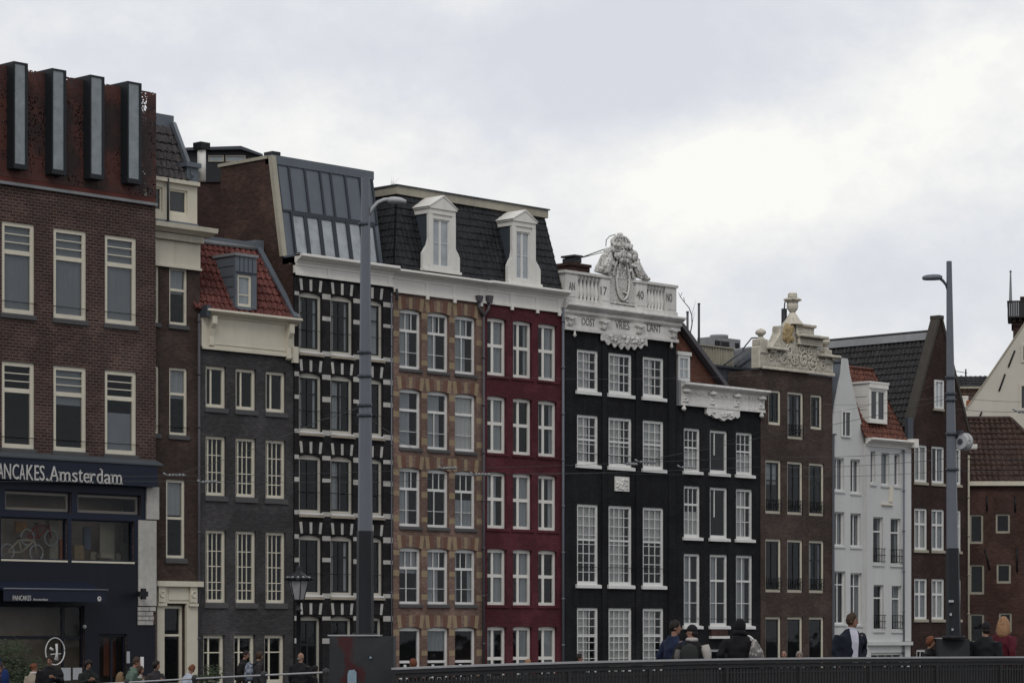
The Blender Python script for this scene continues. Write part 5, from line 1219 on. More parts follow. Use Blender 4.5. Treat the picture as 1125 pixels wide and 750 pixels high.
mb = tiles_mb((g0 - .0, y1, zL - .2), (g0 - .0, y0, zL - .2), (apx, y1, ridge), (apx, y0, ridge), .26, .36, .045, .055); mb.face([(g0, y1, zL - .2), (g0, y0, zL - .2), (apx, y0, ridge), (apx, y1, ridge)]); mb.face([(g1, y0, zL - .2), (g1, y1, zL - .2), (apx, y1, ridge), (apx, y0, ridge)])
mb.face([(g1, y1, zL - .2), (g0, y1, zL - .2), (apx, y1, ridge)])
mb.build('tiled_roof', 'tile_black', Lh.root)
mb = MB(); mb.tube([(apx, y0, ridge + .06), (apx, y1, ridge + .06)], .14, 8, 1); mb.hexa([(apx - .30, y0, ridge - .30), (apx - .16, y0, ridge - .3), (apx - .16, y1, ridge - .3), (apx - .30, y1, ridge - .3), (apx - .16, y0, ridge + .06), (apx - .02, y0, ridge + .06), (apx - .02, y1, ridge + .06), (apx - .16, y1, ridge + .06)]); mb.build('ridge_cap', ['lead_light', 'tile_black'], Lh.root)
downpipe(Lh, 1064.2, 760, 500, .05, 'cream_dark', -.06)
mb = MB(); mb.box(Lh.x(997.5) - .12, Lh.x(997.5) + .3, Lh.Y - .1, Lh.Y + .1, zL - .9, zL + .4); mb.build('hopper_head', 'zinc_dark', Lh.root)

# ================================================================== buildings standing square to the view, further right and behind
class Square(House):
    """a front parallel to the picture; local x is picture-right, local y goes away"""
    def __init__(s, name, label, cat, pl, pr, d, depth=7.0, group=None, yaw=0.0):
        s.d = d; s.D = depth; s.Y = 0.0; s.open = []
        s.root = thing(name, label, cat, tuple(pd(pl, HY, d) - Vector((0, 0, CAM.z))), group)
        s.base = s.root['base']; s.root['base'] = (0, 0, 0); s.root.rotation_euler = (0, 0, ANG - PI / 2 - yaw)
        s.pl = pl; s.x0 = 0.0; s.x1 = (pr - pl) * d / FPX
    def x(s, px, dy=0): return (px - CX) * (s.d + dy) / FPX - (s.pl - CX) * s.d / FPX
    def z(s, px, py, dy=0): return CAM.z + (HY - py) / FPX * (s.d + dy)
Mh = Square('low_brick_building', 'low russet brick building with brown tiled roof and small square windows', 'building', 1062, 1180, 137)
for pl, pr_, t_, b_ in ((1065.3, 1080.5, 564.5, 597), (1094, 1110, 563.8, 585.5), (1065.3, 1081.6, 619.5, 652.5), (1095, 1111, 618.8, 640.5), (1065.3, 1081.6, 673.5, 706), (1097.5, 1112, 672.5, 694), (1135, 1150, 563, 585), (1135, 1150, 618, 640)):
    Mh.window(Mh.x(pl), Mh.x(pr_), Mh.z(pl, b_), Mh.z(pl, t_), rec=.08, fw=.10, fm='cream_dark', vb=[], hb=[], pane='glass')
zM = Mh.z(1062, 533)
Mh.wall('brick_M', zM, reveal=.25); Mh.interior(zM, [Mh.z(1065, 608), Mh.z(1065, 662)])
mb = MB(); mb.box(0, Mh.x1, -.25, .2, zM - .02, Mh.z(1062, 528.6)); mb.build('gutter', 'cream', Mh.root)
mb = MB()
for a, y0_, c, y1_ in ((1084, 545, 1084.3, 561), (1115, 545, 1115.3, 562), (1082, 603, 1087, 625), (1117, 600, 1117.4, 628)): mb = MB(); mb.tube([(Mh.x(a), -.03, Mh.z(a, y0_)), (Mh.x(c), -.03, Mh.z(c, y1_))], .05, 5); mb.build('wall_anchor', 'black', Mh.root)
yr = 2.6; ze, zr = zM + .2, Mh.z(1062, 460, 2.6)
mb = tiles_mb((0.0, -.15, ze), (Mh.x1, -.15, ze), (Mh.x(1058, yr), yr, zr), (Mh.x(1110, yr), yr, zr), .27, .36, .045, .05); q = [Vector((0, -.15, ze)), Vector((Mh.x1, -.15, ze)), Vector((Mh.x(1110, yr), yr, zr)), Vector((Mh.x(1058, yr), yr, zr))]; mb.face(q)
mb.face([q[1], Vector((Mh.x1, 6, ze)), Vector((q[2].x, 4, zr)), q[2]]); mb.face([q[3], q[2], Vector((q[2].x, 6, zr - 1)), Vector((q[3].x, 6, zr - 1))])
mb.tube([q[3], q[2]], .14, 8); mb.tube([q[2], q[1]], .13, 8); mb.build('tiled_roof', 'tile_brown', Mh.root)
mb = MB(); x, z = Mh.x(1122.5, 1.2), Mh.z(1122, 519, 1.2); mb.box(x, x + .5, .6, 1.2, z - .4, z + .35); mb.build('roof_vent', 'terracotta', Mh.root)
mb = MB(); mb.box(Mh.x(1065.5), Mh.x(1072.5), -.35, -.05, Mh.z(1066, 493.5), Mh.z(1066, 488)); mb.build('wall_lamp', 'white', Mh.root)

Nh = Square('pale_gabled_building', 'pale limewashed building with broad sloping gable behind the low brick building', 'building', 1060, 1200, 158, yaw=math.radians(11))
mb = MB(); sil = [(1060, 560), (1200, 560), (1200, 440), (1150, 320), (1141, 330), (1125, 357), (1107, 384), (1080, 424), (1068, 441), (1060, 452)]
l, r, b, t = Nh.x(1120.8), Nh.x(1133), Nh.z(1120, 399.5), Nh.z(1120, 379); l2, r2, b2, t2 = Nh.x(1118.8), Nh.x(1133), Nh.z(1118, 452), Nh.z(1118, 422.5)
mb.prism([(Nh.x(p), Nh.z(p, y) if y < 560 else 0.0) for p, y in sil], 0, 5); mb.build('wall', 'church', Nh.root)
for (a, c, e, f) in ((l, r, b, t), (l2, r2, b2, t2)): Nh.window(a, c, e, f, y=-.06, fw=.13, fm='church', pane='darkglass', opening=False, depth=.07)
mb = MB()
for a, y0_, c, y1_ in ((1107, 404, 1114, 386), (1097, 430, 1103.5, 411.5), (1076.2, 458, 1078.2, 452.5)): mb = MB(); mb.tube([(Nh.x(a), -.03, Nh.z(a, y0_)), (Nh.x(c), -.03, Nh.z(c, y1_))], .055, 5); mb.build('wall_anchor', 'black', Nh.root)
mb = MB(); s_ = sil[2:]
for (pa, ya), (pb, yb) in zip(sil[3:-1], sil[4:]):
    a0, a1 = Vector((Nh.x(pa), 0, Nh.z(pa, ya))), Vector((Nh.x(pb), 0, Nh.z(pb, yb))); o = Vector((-.05, 0, .08))
    mb.hexa([a1 + Vector((0, -.05, 0)), a0 + Vector((0, -.05, 0)), a0 + Vector((0, 5.1, 0)), a1 + Vector((0, 5.1, 0)), a1 + o + Vector((0, -.05, 0)), a0 + o + Vector((0, -.05, 0)), a0 + o + Vector((0, 5.1, 0)), a1 + o + Vector((0, 5.1, 0))])
mb.build('coping', 'cream_dark', Nh.root)

Rh = Square('red_roofed_house', 'red and black tiled roof between the steep gable and the pale gabled building', 'house', 1040, 1100, 170)
mb = MB(); mb.box(0, Rh.x1, 0, 6, Rh.z(1040, 620), Rh.z(1040, 452)); mb.build('wall', 'brick_L', Rh.root)
z0, z1, z2 = Rh.z(1040, 452), Rh.z(1040, 424.5), Rh.z(1040, 409.5)
mb = tiles_mb((0, -.2, z0), (Rh.x1, -.2, z0), (0, 1.2, z1), (Rh.x1, 1.2, z1), .3, .38); mb.face([(0, -.2, z0), (Rh.x1, -.2, z0), (Rh.x1, 1.2, z1), (0, 1.2, z1)]); mb.build('lower_roof', 'tile_brown', Rh.root)
mb = tiles_mb((0, 1.1, z1 + .1), (Rh.x1, 1.1, z1 + .1), (0, 2.2, z2), (Rh.x1, 2.2, z2), .3, .38); mb.face([(0, 1.1, z1 + .1), (Rh.x1, 1.1, z1 + .1), (Rh.x1, 2.2, z2), (0, 2.2, z2)]); mb.face([(0, 2.2, z2), (Rh.x1, 2.2, z2), (Rh.x1, 6, z1), (0, 6, z1)]); mb.build('upper_roof', 'tile_black', Rh.root)
mb = MB(); mb.box(0, Rh.x1, .95, 1.15, z1 - .04, z1 + .1); mb.build('gutter', 'cream_dark', Rh.root)
mb = MB(); x = Rh.x(1053, -.8); mb.box(x, x + .55, -1.2, -.6, Rh.z(1053, 449), Rh.z(1053, 436.5)); mb.build('roof_box', 'white', Rh.root)
mb = MB(); x = Rh.x(1064.5, -1.2); mb.tube([(x, -1.2, Rh.z(1064, 460)), (x, -1.2, Rh.z(1064, 441.5))], [.20, .16], 10); mb.build('chimney_pot', 'terracotta', Rh.root)
mb = MB(); x = Rh.x(1061, 2.2); mb.tube([(x, 2.2, z2), (x, 2.2, z2 + .45)], .05, 5); mb.tube([(x - .8, 2.2, z2 + .35), (x + .1, 2.2, z2 + .2)], .02, 4); mb.build('aerial', 'black', Rh.root)

Th = Square('brick_tower', 'brick tower with dark balcony rail and slender grey spire at the right edge', 'tower', 1113, 1160, 200, 3.4, yaw=math.radians(10.6))
mb = MB(); mb.box(0, Th.x1, 0, 3.4, 0, Th.z(1113, 352)); mb.box(-.12, Th.x1, -.1, 3.4, Th.z(1113, 358), Th.z(1113, 352))
for i in range(8): mb.box(i * .42, i * .42 + .2, -.32, 0, Th.z(1113, 354), Th.z(1113, 348.5))
mb.build('wall', 'brick_L', Th.root)
mb = MB(); zb, zt = Th.z(1107, 348.5), Th.z(1107, 331.5); xl = Th.x(1107.3)
mb.box(xl, Th.x1, -.55, 3.6, zb - .08, zb + .02); mb.box(xl - .05, Th.x1, -.6, -.52, zt - .08, zt + .02); mb.box(xl - .05, xl + .05, -.6, 3.5, zt - .08, zt + .02)
for i in range(22): mb.box(xl + i * .13, xl + i * .13 + .118, -.57, -.53, zb, zt - .06)
for i in range(30): mb.box(xl - .02, xl + .02, -.55 + i * .13, -.55 + i * .13 + .118, zb, zt - .06)
mb.build('balcony', 'rail_dark', Th.root)
mb = MB(); x = Th.x(1110.3, 0); z0, z1 = Th.z(1110, 333), Th.z(1110, 297)
mb.lathe((x, -.2, z0), [(.13, 0), (.12, .05), (.055, (z1 - z0) * .9), (.05, (z1 - z0) * .93), (.11, (z1 - z0) * .95), (.02, (z1 - z0))], 8); mb.build('spire', 'lead_light', Th.root)
mb = MB(); mb.box(.5, Th.x1, .5, 2.9, Th.z(1113, 352), Th.z(1113, 325)); mb.build('lantern_room', 'brick_L', Th.root)

Ph = Square('modern_rooftop_building', 'modern dark roofed building with strip windows, seen above the party wall behind the chimney flue', 'building', 196, 300, 128)
z0 = Ph.z(205, 300); sil = [(196, 200), (300, 200), (300, 176), (288, 171.5), (265.5, 163), (207, 164.5), (196, 165)]
mb = MB(); mb.prism([(Ph.x(p), Ph.z(p, y)) for p, y in sil], 0, 5); mb.build('wall', 'anthracite', Ph.root)
mb = MB(); mb.prism([(Ph.x(p), Ph.z(p, y)) for p, y in ((203, 166.5), (203, 163.5), (265.5, 161.6), (289, 170.4), (289, 173), (265.5, 165.2))][::-1], -.3, 5.2); mb.build('roof', 'zinc_dark', Ph.root)
for a, c in ((229, 246), (248, 270)): Ph.window(Ph.x(a), Ph.x(c), Ph.z(a, 178), Ph.z(a, 171), y=-.06, fw=.04, fm='cream_dark', pane='boxglass', opening=False, depth=.05)
mb = MB(); mb.box(0, Ph.x1, .1, 5, 0, Ph.z(196, 200)); mb.build('lower_wall', 'brick_L', Ph.root)

# ------------------------------------------------------------------ rooftop clutter behind houses H and I
yq = 4.6; X5 = lambda p: ux(p, yq); Z5 = lambda p, y: uz(p, y, yq)
RS = thing('rooftop_shed', 'pale ribbed metal rooftop shed with sloping glazed end behind the low black house', 'shed', (X5(762), yq, 0))
mb = MB(); mb.box(X5(762), X5(806), yq, yq + 2, 5, Z5(762, 378.5)); n = 15
for i in range(n): xx = X5(762) + (X5(806) - X5(762)) * i / n; mb.box(xx, xx + .035, yq - .04, yq, 5, Z5(762, 378.5))
mb.box(X5(761), X5(807), yq - .08, yq + 2.1, Z5(762, 378.5), Z5(762, 377)); mb.build('wall', 'cream_dark', RS)
mb = MB(); mb.prism([(X5(806), Z5(806, 420)), (X5(836), Z5(806, 420)), (X5(836), Z5(806, 376)), (X5(806), Z5(806, 385))], yq + .05, yq + 2); mb.build('end_wall', 'lead_light', RS)
mb = MB(); 
for (a, b_), (c, d_), w in (((806, 404), (833, 384), .13), ((793, 401), (815, 385), .04), ((813, 384), (823, 371.5), .035), ((823, 371.5), (834, 371), .035), ((806, 405), (833, 404), .05)):
    mb.tube([(X5(a), yq - .15, Z5(a, b_)), (X5(c), yq - .15, Z5(c, d_))], w, 6)
mb.build('stair_beam', 'zinc_dark', RS)
ya = 5.6; X6 = lambda p: ux(p, ya); Z6 = lambda p, y: uz(p, y, ya)
AC = thing('rooftop_fan_unit', 'grey boxy ventilation unit on the rooftop between the two gables', 'ventilation unit', (X6(784), ya, Z6(784, 384)))
mb = MB(); mb.box(X6(784), X6(813.5), ya, ya + 1.0, Z6(784, 373.5), Z6(784, 369.5)); mb.box(X6(784), X6(785.2), ya, ya + 1, Z6(784, 384), Z6(784, 373.5)); mb.box(X6(801.5), X6(807.5), ya, ya + 1, Z6(784, 386), Z6(784, 373.5)); mb.box(X6(812.2), X6(813.5), ya, ya + 1, Z6(784, 387), Z6(784, 373.5)); mb.box(X6(785), X6(813), ya + .05, ya + 1, Z6(784, 387), Z6(784, 373.6), 1); mb.build('casing', ['lead_light', 'black'], AC)
mb = MB(); 
for p0, p1 in ((785.5, 801), (808, 812)):
    for i in range(5): zz = Z6(784, 383.5) + i * .085; mb.box(X6(p0), X6(p1), ya - .02, ya + .05, zz, zz + .022)
mb.box(X6(791), X6(792), ya - .022, ya, Z6(784, 384), Z6(784, 373.5)); mb.build('louvre', 'pipe', AC)
mb = MB(); x = (X6(791) + X6(807)) / 2; mb.lathe((x, ya + .5, Z6(784, 369.5)), [(.44, 0), (.44, .17), (.38, .17), (.36, .12), (.02, .12)], 18); mb.build('fan_cowl', 'lead_light', AC)
for p, y0_, y1_, lb in ((764.5, 381, 341.5, 'shorter thin rooftop mast, left of the pair'), (777, 384, 332.5, 'taller thin rooftop mast, right of the pair')):
    mb = MB(); q = Vector((X5(p), yq + .5, Z5(p, y0_) - .4)); mb.tube([q, (q.x, q.y, Z5(p, y1_))], .055, 8); mb.tube([(q.x, q.y, Z5(p, y1_) - .04), (q.x, q.y, Z5(p, y1_) + .02)], .07, 8); tag(mb.build('rooftop_mast', 'pipe', None, q), lb, 'mast', 'rooftop masts')
mb = MB(); yk = 3.0; pp = [(755.5, 379), (758, 368), (760.3, 356), (760, 346), (757, 338), (752, 332), (747.5, 326), (745.5, 321.5)]
k = [Vector((ux(p, yk), yk, uz(p, y, yk))) for p, y in pp]; mb.tube(k, [.03, .028, .025, .022, .02, .018, .015, .01], 6); mb.tube([k[5], k[5] + Vector((-.05, 0, .22))], .014, 5); mb.tube([k[6], k[6] + Vector((.12, 0, .2))], .012, 5); mb.tube([k[2], k[2] + Vector((.3, .1, .55))], [.012, .005], 5); mb.tube([k[3], k[3] + Vector((.4, .1, .7))], [.01, .004], 5)
tag(mb.build('bare_aerial', 'bark', None, k[0]), 'bare curved aerial wire rising from the roof beside the white parapet', 'plant')  # aerial wire given the shape of a twiggy plant stem
mb = MB(); yk = 2.5; q = Vector((ux(431, yk), yk, uz(431, 214, yk)))
for i in range(7): mb.tube([q, q + Vector((.1 * rnd.uniform(-1, 1), 0, .4)), q + Vector((.45 * rnd.uniform(-1, 1), 0, .5 + .5 * rnd.random()))], [.008, .006, .002], 4)
tag(mb.build('dry_weed', 'bark', None, q), 'thin dry weed growing on the roof edge above the dark mansard', 'plant')
# ================================================================== ground, bridge, street furniture
def lat(px, d): return (px - CX) / FPX * d
def ld(la, d, z): return Vector((CAM.x + d * VX + la * RX, CAM.y + d * VY + la * RY, z))     # lateral, depth -> world
mb = MB(); mb.face([(-900, -900, 0), (1200, -900, 0), (1200, 1500, 0), (-900, 1500, 0)]); tag(mb.build('street', 'tarmac'), kind='structure')
mb = MB(); mb.face([(-60, -9, .004), (200, -9, .004), (200, -4.2, .004), (-60, -4.2, .004)]); mb.box(-60, 200, -4.2, .2, -.2, .12); tag(mb.build('pavement', 'deck'), kind='structure')
def rail_d(px): return 40.87 / (1 - .808 * (px - CX) / FPX)
RAIL = [(433, 733.0), (500, 730.4), (570, 728.0), (640, 726.0), (710, 724.4), (780, 723.1), (850, 722.1), (930, 721.4), (1010, 720.9), (1125, 720.5), (1230, 720.4)]
rpts = [pd(p, y, rail_d(p)) for p, y in RAIL]
def railz(px):
    for (a, ya), (b, yb) in zip(RAIL, RAIL[1:]):
        if a <= px <= b: return pd(px, ya + (yb - ya) * (px - a) / (b - a), rail_d(px)).z
    return rpts[0].z if px < 433 else rpts[-1].z
AW = Vector((-.628 * RX + .778 * VX, -.628 * RY + .778 * VY, 0))       # across the bridge, away from the camera
AL = Vector((.778 * RX + .628 * VX, .778 * RY + .628 * VY, 0))
mb = MB(); ext = [rpts[0] - AL * 14 - Vector((0, 0, 1.1)), rpts[0] - AL * 5 - Vector((0, 0, .35))] + rpts + [rpts[-1] + AL * 14 - Vector((0, 0, .6))]
for a, b in zip(ext, ext[1:]):
    d = Vector((0, 0, 1.06)); th = Vector((0, 0, .45))
    for o0, o1, mi in ((-.35, 9.0, 0),):
        q = [a + AW * o0 - d, b + AW * o0 - d, b + AW * o1 - d, a + AW * o1 - d]; p = [x - th for x in q]
        mb.face(q); mb.face([p[0], p[1], q[1], q[0]]); mb.face([p[3], q[3], q[2], p[2]])
tag(mb.build('bridge_deck', 'deck'), kind='structure')

R_ = thing('bridge_railing', 'long dark slatted bridge railing with grey handrail across the lower right', 'railing', rpts[0] - Vector((0, 0, 1.06)))
def along(f):
    f = max(0, min(f, len(rpts) - 1.001)); i = int(f); return rpts[i].lerp(rpts[i + 1], f - i)
mb = MB()
for a, b in zip(rpts, rpts[1:]):
    def bar(z0, z1, w, mi):
        q = AW * w
        mb.hexa([a - q + Vector((0, 0, z0)), b - q + Vector((0, 0, z0)), b + q + Vector((0, 0, z0)), a + q + Vector((0, 0, z0)), a - q + Vector((0, 0, z1)), b - q + Vector((0, 0, z1)), b + q + Vector((0, 0, z1)), a + q + Vector((0, 0, z1))], mi)
    bar(-.028, 0, .07, 1); bar(-.085, -.028, .055, 0); bar(-.15, -.088, .03, 0)  # thin top bar in a paler grey than the bars beneath
mb.build('handrail', ['rail_dark', 'rail_top'], R_)
L_ = sum((b - a).length for a, b in zip(rpts, rpts[1:])); 
def at_len(s):
    for a, b in zip(rpts, rpts[1:]):
        l = (b - a).length
        if s <= l: return a.lerp(b, s / l)
        s -= l
    return rpts[-1]
npan = int(L_ / 1.55); 
for i in range(npan + 1):
    c = at_len(i * L_ / npan); mb = MB(); q = AL * .03; w = AW * .045
    mb.hexa([c - q - w - Vector((0, 0, 1.06)), c + q - w - Vector((0, 0, 1.06)), c + q + w - Vector((0, 0, 1.06)), c - q + w - Vector((0, 0, 1.06)), c - q - w - Vector((0, 0, .151)), c + q - w - Vector((0, 0, .151)), c + q + w - Vector((0, 0, .151)), c - q + w - Vector((0, 0, .151))])
    mb.build('post', 'rail_dark', R_)
    if i < npan:
        mb = MB(); n = 23
        for k in range(n):
            c = at_len((i + (k + .5) / n) * L_ / npan); q = AL * (.017 if k % 2 else .021); w = AW * .02
            top = -.17 if k % 2 else -.149
            mb.hexa([c - q - w - Vector((0, 0, .98)), c + q - w - Vector((0, 0, .98)), c + q + w - Vector((0, 0, .98)), c - q + w - Vector((0, 0, .98)), c - q - w + Vector((0, 0, top)), c + q - w + Vector((0, 0, top)), c + q + w + Vector((0, 0, top)), c - q + w + Vector((0, 0, top))])
        a, b = at_len(i * L_ / npan), at_len((i + 1) * L_ / npan); w = AW * .02
        for z in (-.215, -.98): mb.hexa([a - w + Vector((0, 0, z - .02)), b - w + Vector((0, 0, z - .02)), b + w + Vector((0, 0, z - .02)), a + w + Vector((0, 0, z - .02)), a - w + Vector((0, 0, z)), b - w + Vector((0, 0, z)), b + w + Vector((0, 0, z)), a + w + Vector((0, 0, z))])
        mb.build('slat_panel', 'rail_dark', R_)

# quay railing on the left
QP = [(-60, 758, 55), (60, 753.5, 53), (140, 749.2, 51), (214, 745, 49.4), (290, 741.2, 47.6), (358, 738, 46.2)]
qp = [pd(*q) for q in QP]
Q_ = thing('quay_railing', 'thin dark quay railing with round topped posts at the lower left', 'railing', qp[0] - Vector((0, 0, 1.05)))
mb = MB(); mb.tube(qp, .016, 8, 1); mb.tube([p - Vector((0, 0, .45)) for p in qp], .022, 8); mb.tube([p - Vector((0, 0, .8)) for p in qp], .022, 8); mb.build('rail_bars', ['rail_dark', 'rail_top'], Q_)
for p in (qp[1], qp[2], qp[3], qp[4], qp[5]):
    mb = MB(); mb.lathe((p.x, p.y, p.z - 1.05), [(.07, 0), (.07, .12), (.045, .16), (.045, .92), (.052, .95), (.045, .99), (.06, 1.03), (.062, 1.07), (.04, 1.11), (.01, 1.125)], 10)
    mb.build('post', 'rail_dark', Q_)
mb = MB()
for a, b in zip(qp, qp[1:]):
    n = (b - a).cross(Vector((0, 0, 1))).normalized() * .3; z = Vector((0, 0, 1.05))
    a0, b0 = Vector((a.x, a.y, 0)), Vector((b.x, b.y, 0))
    mb.hexa([a0 + n, b0 + n, b0 - n, a0 - n, a - z + n, b - z + n, b - z - n, a - z - n])
tag(mb.build('quay_wall', 'sill_stone'), kind='structure')

# tall lamp and tram wire poles
def tall_pole(px, D, y0, y1, ysplit, w0, w1, lean, label, arm_dir, arm_y, base):
    base_p = pd(px, y0, D); t = thing('street_lamp', label, 'street lamp', (base_p.x, base_p.y, base_p.z), 'tall grey street lamp poles on the bridge')
    k = D / FPX
    top = pd(px - lean, y1, D); spl = base_p.lerp(top, (y0 - ysplit) / (y0 - y1)); f = (y0 - ysplit) / (y0 - y1)
    r0, r1 = w0 * k / 2, w1 * k / 2; rs = r0 + (r1 - r0) * f
    mb = MB(); mb.tube([base_p, base_p.lerp(spl, .98), spl], [r0 * 1.06, rs * 1.12, rs * 1.12], 8, sm=False); mb.tube([base_p, base_p + Vector((0, 0, .05))], r0 * 1.6, 12); mb.build('pole_base', 'anthracite', t)
    mb = MB(); mb.tube([spl, top], [rs, r1], 8, sm=False); mb.build('pole', 'steel', t)
    return t, base_p, top, k
def rp(px, D, y): return pd(px, y, D)
pl_, b0, t0, k0 = tall_pole(401, 40, 699, 195, 583, 18.5, 9.5, -.6, 'tall grey street lamp pole in front of the black banded house, arm pointing right', 1, 230, None)
mb = MB(); mb.tube([rp(406, 40, 236), rp(409, 40, 229), rp(415, 40, 222.5), rp(422, 40, 219.5), rp(428, 40, 219)], [.022, .025, .027, .028, .028], 8); mb.build('arm', 'steel_light', pl_)
hd = lambda D, xs: None
mb = MB(); mb.tube([rp(426, 40, 220), rp(429, 40, 220), rp(434, 40, 220.2), rp(440, 40, 220.8), rp(445, 40, 222), rp(446.3, 40, 223)], [(.04, .035), (.075, .05), (.095, .055), (.09, .05), (.06, .035), (.01, .005)], 12); mb.build('lamp_head', 'steel_light', pl_)
pr_, b1, t1, k1 = tall_pole(1047.5, 48, 701, 287, 602, 15.5, 6, 4.8, 'tall grey street lamp pole before the steep dark gable, arm pointing left', -1, 320, None)
mb = MB(); mb.tube([rp(1042, 48, 321), rp(1039.5, 48, 313), rp(1036, 48, 308.5), rp(1033, 48, 306)], [.02, .024, .026, .028], 8); mb.build('arm', 'zinc_dark', pr_)
mb = MB(); mb.tube([rp(1035, 48, 305), rp(1032, 48, 304.6), rp(1026, 48, 304.6), rp(1018, 48, 305), rp(1014, 48, 305.6), rp(1013, 48, 306)], [(.035, .03), (.07, .05), (.095, .055), (.085, .05), (.055, .035), (.01, .005)], 12); mb.build('lamp_head', 'steel', pr_)
for t, D, lst in ((pl_, 40, ((400.2, 248, 5.5), (400.4, 389, 7), (400.5, 447, 7.4), (400.6, 458, 7.5), (400.8, 415, 7.2))), (pr_, 48, ((1044, 416, 5.5), (1044.5, 434, 5.6), (1044.6, 441, 5.6), (1045.5, 478, 6.5), (1046, 517, 6.8)))):
    for p, y, w in lst: mb = MB(); c = rp(p, D, y); mb.tube([c, c + Vector((0, 0, .045))], w * D / FPX * 1.12, 10); mb.build('clamp_band', 'zinc_dark', t)
mb = MB(); 
for p, y, w, h in ((1045, 660, 2.6, 1.2), (1044.5, 674.5, 1, 1.4), (1046.4, 691, .9, 1.2)): c = rp(p, 47.86, y); q = Vector((RX, RY, 0)) * w * 48 / FPX; u = Vector((0, 0, h * 48 / FPX)); v = Vector((VX, VY, 0)) * .02; mb.hexa([c - q - u - v, c + q - u - v, c + q - u + v, c - q - u + v, c - q + u - v, c + q + u - v, c + q + u + v, c - q + u + v])
mb.build('sticker', 'steel_light', pr_)
# tensioning drum on the right pole
c = rp(1057.5, 48, 485); mb = MB(); ax = (Vector((RX, RY, 0)) * .8 + Vector((VX, VY, 0)) * .6).normalized(); 
st = len(mb.v); mb.torus((0, 0, 0), .115, .036, 'y', 26, 8); mb.tube([(0, -.07, 0), (0, .02, 0)], .135, 26); mb.tube([(0, .02, 0), (0, .10, 0)], .158, 26); mb.tube([(0, -.09, 0), (0, -.05, 0)], .05, 12, 1)
rot = Matrix.Rotation(math.atan2(VY, VX) - PI / 2 - .75, 4, 'Z'); mb.xform(Matrix.Translation(c) @ rot, st)
mb.tube([rp(1048, 48, 480), rp(1053, 48, 479)], .03, 6, 1); mb.box(c.x - .1, c.x - .04, c.y - .05, c.y + .05, c.z + .14, c.z + .19, 1)
mb.build('tension_drum', ['steel_light', 'zinc_dark'], pr_)

# faceted steel plinths
def plinth(pa, pb, ytop, D, zb, label, dpt):
    k = D / FPX; c = pd((pa + pb) / 2, ytop, D); w = (pb - pa) * k / 2; q, v = Vector((RX, RY, 0)), Vector((VX, VY, 0))
    t = thing('pole_plinth', label, 'plinth', (c.x, c.y, zb), 'faceted steel pole plinths')
    zt = c.z; mb = MB()
    def pt_(a, b, z): return c + q * a + v * b + Vector((0, 0, z - zt))
    f = -dpt
    A_ = [pt_(-w, f, zb), pt_(w, f, zb), pt_(w, dpt, zb), pt_(-w, dpt, zb)]; T = [pt_(-w * .96, f + .045, zt), pt_(w * .96, f + .02, zt), pt_(w * .96, dpt, zt), pt_(-w * .96, dpt, zt)]
    cx = pt_(-.25 * w, f - .0, zt - min(.42, (zt - zb) * .5))
    mb.face([A_[0], A_[1], cx]); mb.face([A_[0], cx, T[0]]); mb.face([cx, T[1], T[0]]); mb.face([A_[1], T[1], cx]); mb.face([A_[1], A_[2], T[2], T[1]]); mb.face([A_[2], A_[3], T[3], T[2]]); mb.face([A_[3], A_[0], T[0], T[3]]); mb.face(T)
    mb.build('block', 'plinth', t)
    mb = MB(); e = .02; l = [pt_(-w * 1.02, f + .05, zt + .004), pt_(w * .55, f + .0, zt + .004), pt_(w * .55, dpt, zt + .004), pt_(-w * 1.02, dpt, zt + .004)]
    mb.hexa(l + [x + Vector((0, 0, e)) for x in l]); mb.build('top_plate', 'rail_top', t)
    return t, pt_, w, f
def plinth_mat():
    m, nt, b, out = new_mat('scuffed_plinth'); p = geo_pos(nt)
    n1 = nz(nt, p, 2.2, 5, .7); c = mixc(nt, n1, (.014, .0155, .018), (.042, .045, .049))
    dl = N(nt, 'ShaderNodeVectorMath', operation='DOT_PRODUCT'); L(nt, p, dl.inputs[0]); dl.inputs[1].default_value = (RX, RY, 0)
    c0 = pd(381, HY, 40).dot(Vector((RX, RY, 0))); sb_ = N(nt, 'ShaderNodeMath', operation='SUBTRACT'); L(nt, dl.outputs['Value'], sb_.inputs[0]); sb_.inputs[1].default_value = c0; ab = N(nt, 'ShaderNodeMath', operation='ABSOLUTE'); L(nt, sb_.outputs[0], ab.inputs[0])
    mk = N(nt, 'ShaderNodeMath', operation='SUBTRACT'); L(nt, nz(nt, p, 3.2, 5, .7, (1, 1, .7)), mk.inputs[0]); sc_ = N(nt, 'ShaderNodeMath', operation='MULTIPLY'); L(nt, ab.outputs[0], sc_.inputs[0]); sc_.inputs[1].default_value = .75; L(nt, sc_.outputs[0], mk.inputs[1])
    r = ramp(nt, mk.outputs[0], .36, .46); c = mixc(nt, r, c, (.048, .0135, .0155)); L(nt, c, b.inputs['Base Color']); b.inputs['Roughness'].default_value = .6; b.inputs['Specular IOR Level'].default_value = .2
    bump(nt, b, nz(nt, p, 18, 3, .6), .15, .01); return m
M['plinth'] = plinth_mat()
tl, ptl, wl_, fl = plinth(362.5, 435, 698.5, 40.2, .35, 'large dark scuffed steel plinth under the left lamp pole at the end of the railing', .42)
mb = MB(); c = ptl(.02, fl - .035, CAM.z - .36); q = Vector((RX, RY, 0)); v = Vector((VX, VY, 0)) * .012; a = [ptl(-.20, fl - .035, CAM.z - .74), ptl(-.07, fl - .035, CAM.z - .74), ptl(-.07, fl - .035, CAM.z - .57), ptl(-.10, fl - .035, CAM.z - .53), ptl(-.18, fl - .035, CAM.z - .54), ptl(-.2, fl - .035, CAM.z - .6)]; mb.face(a)
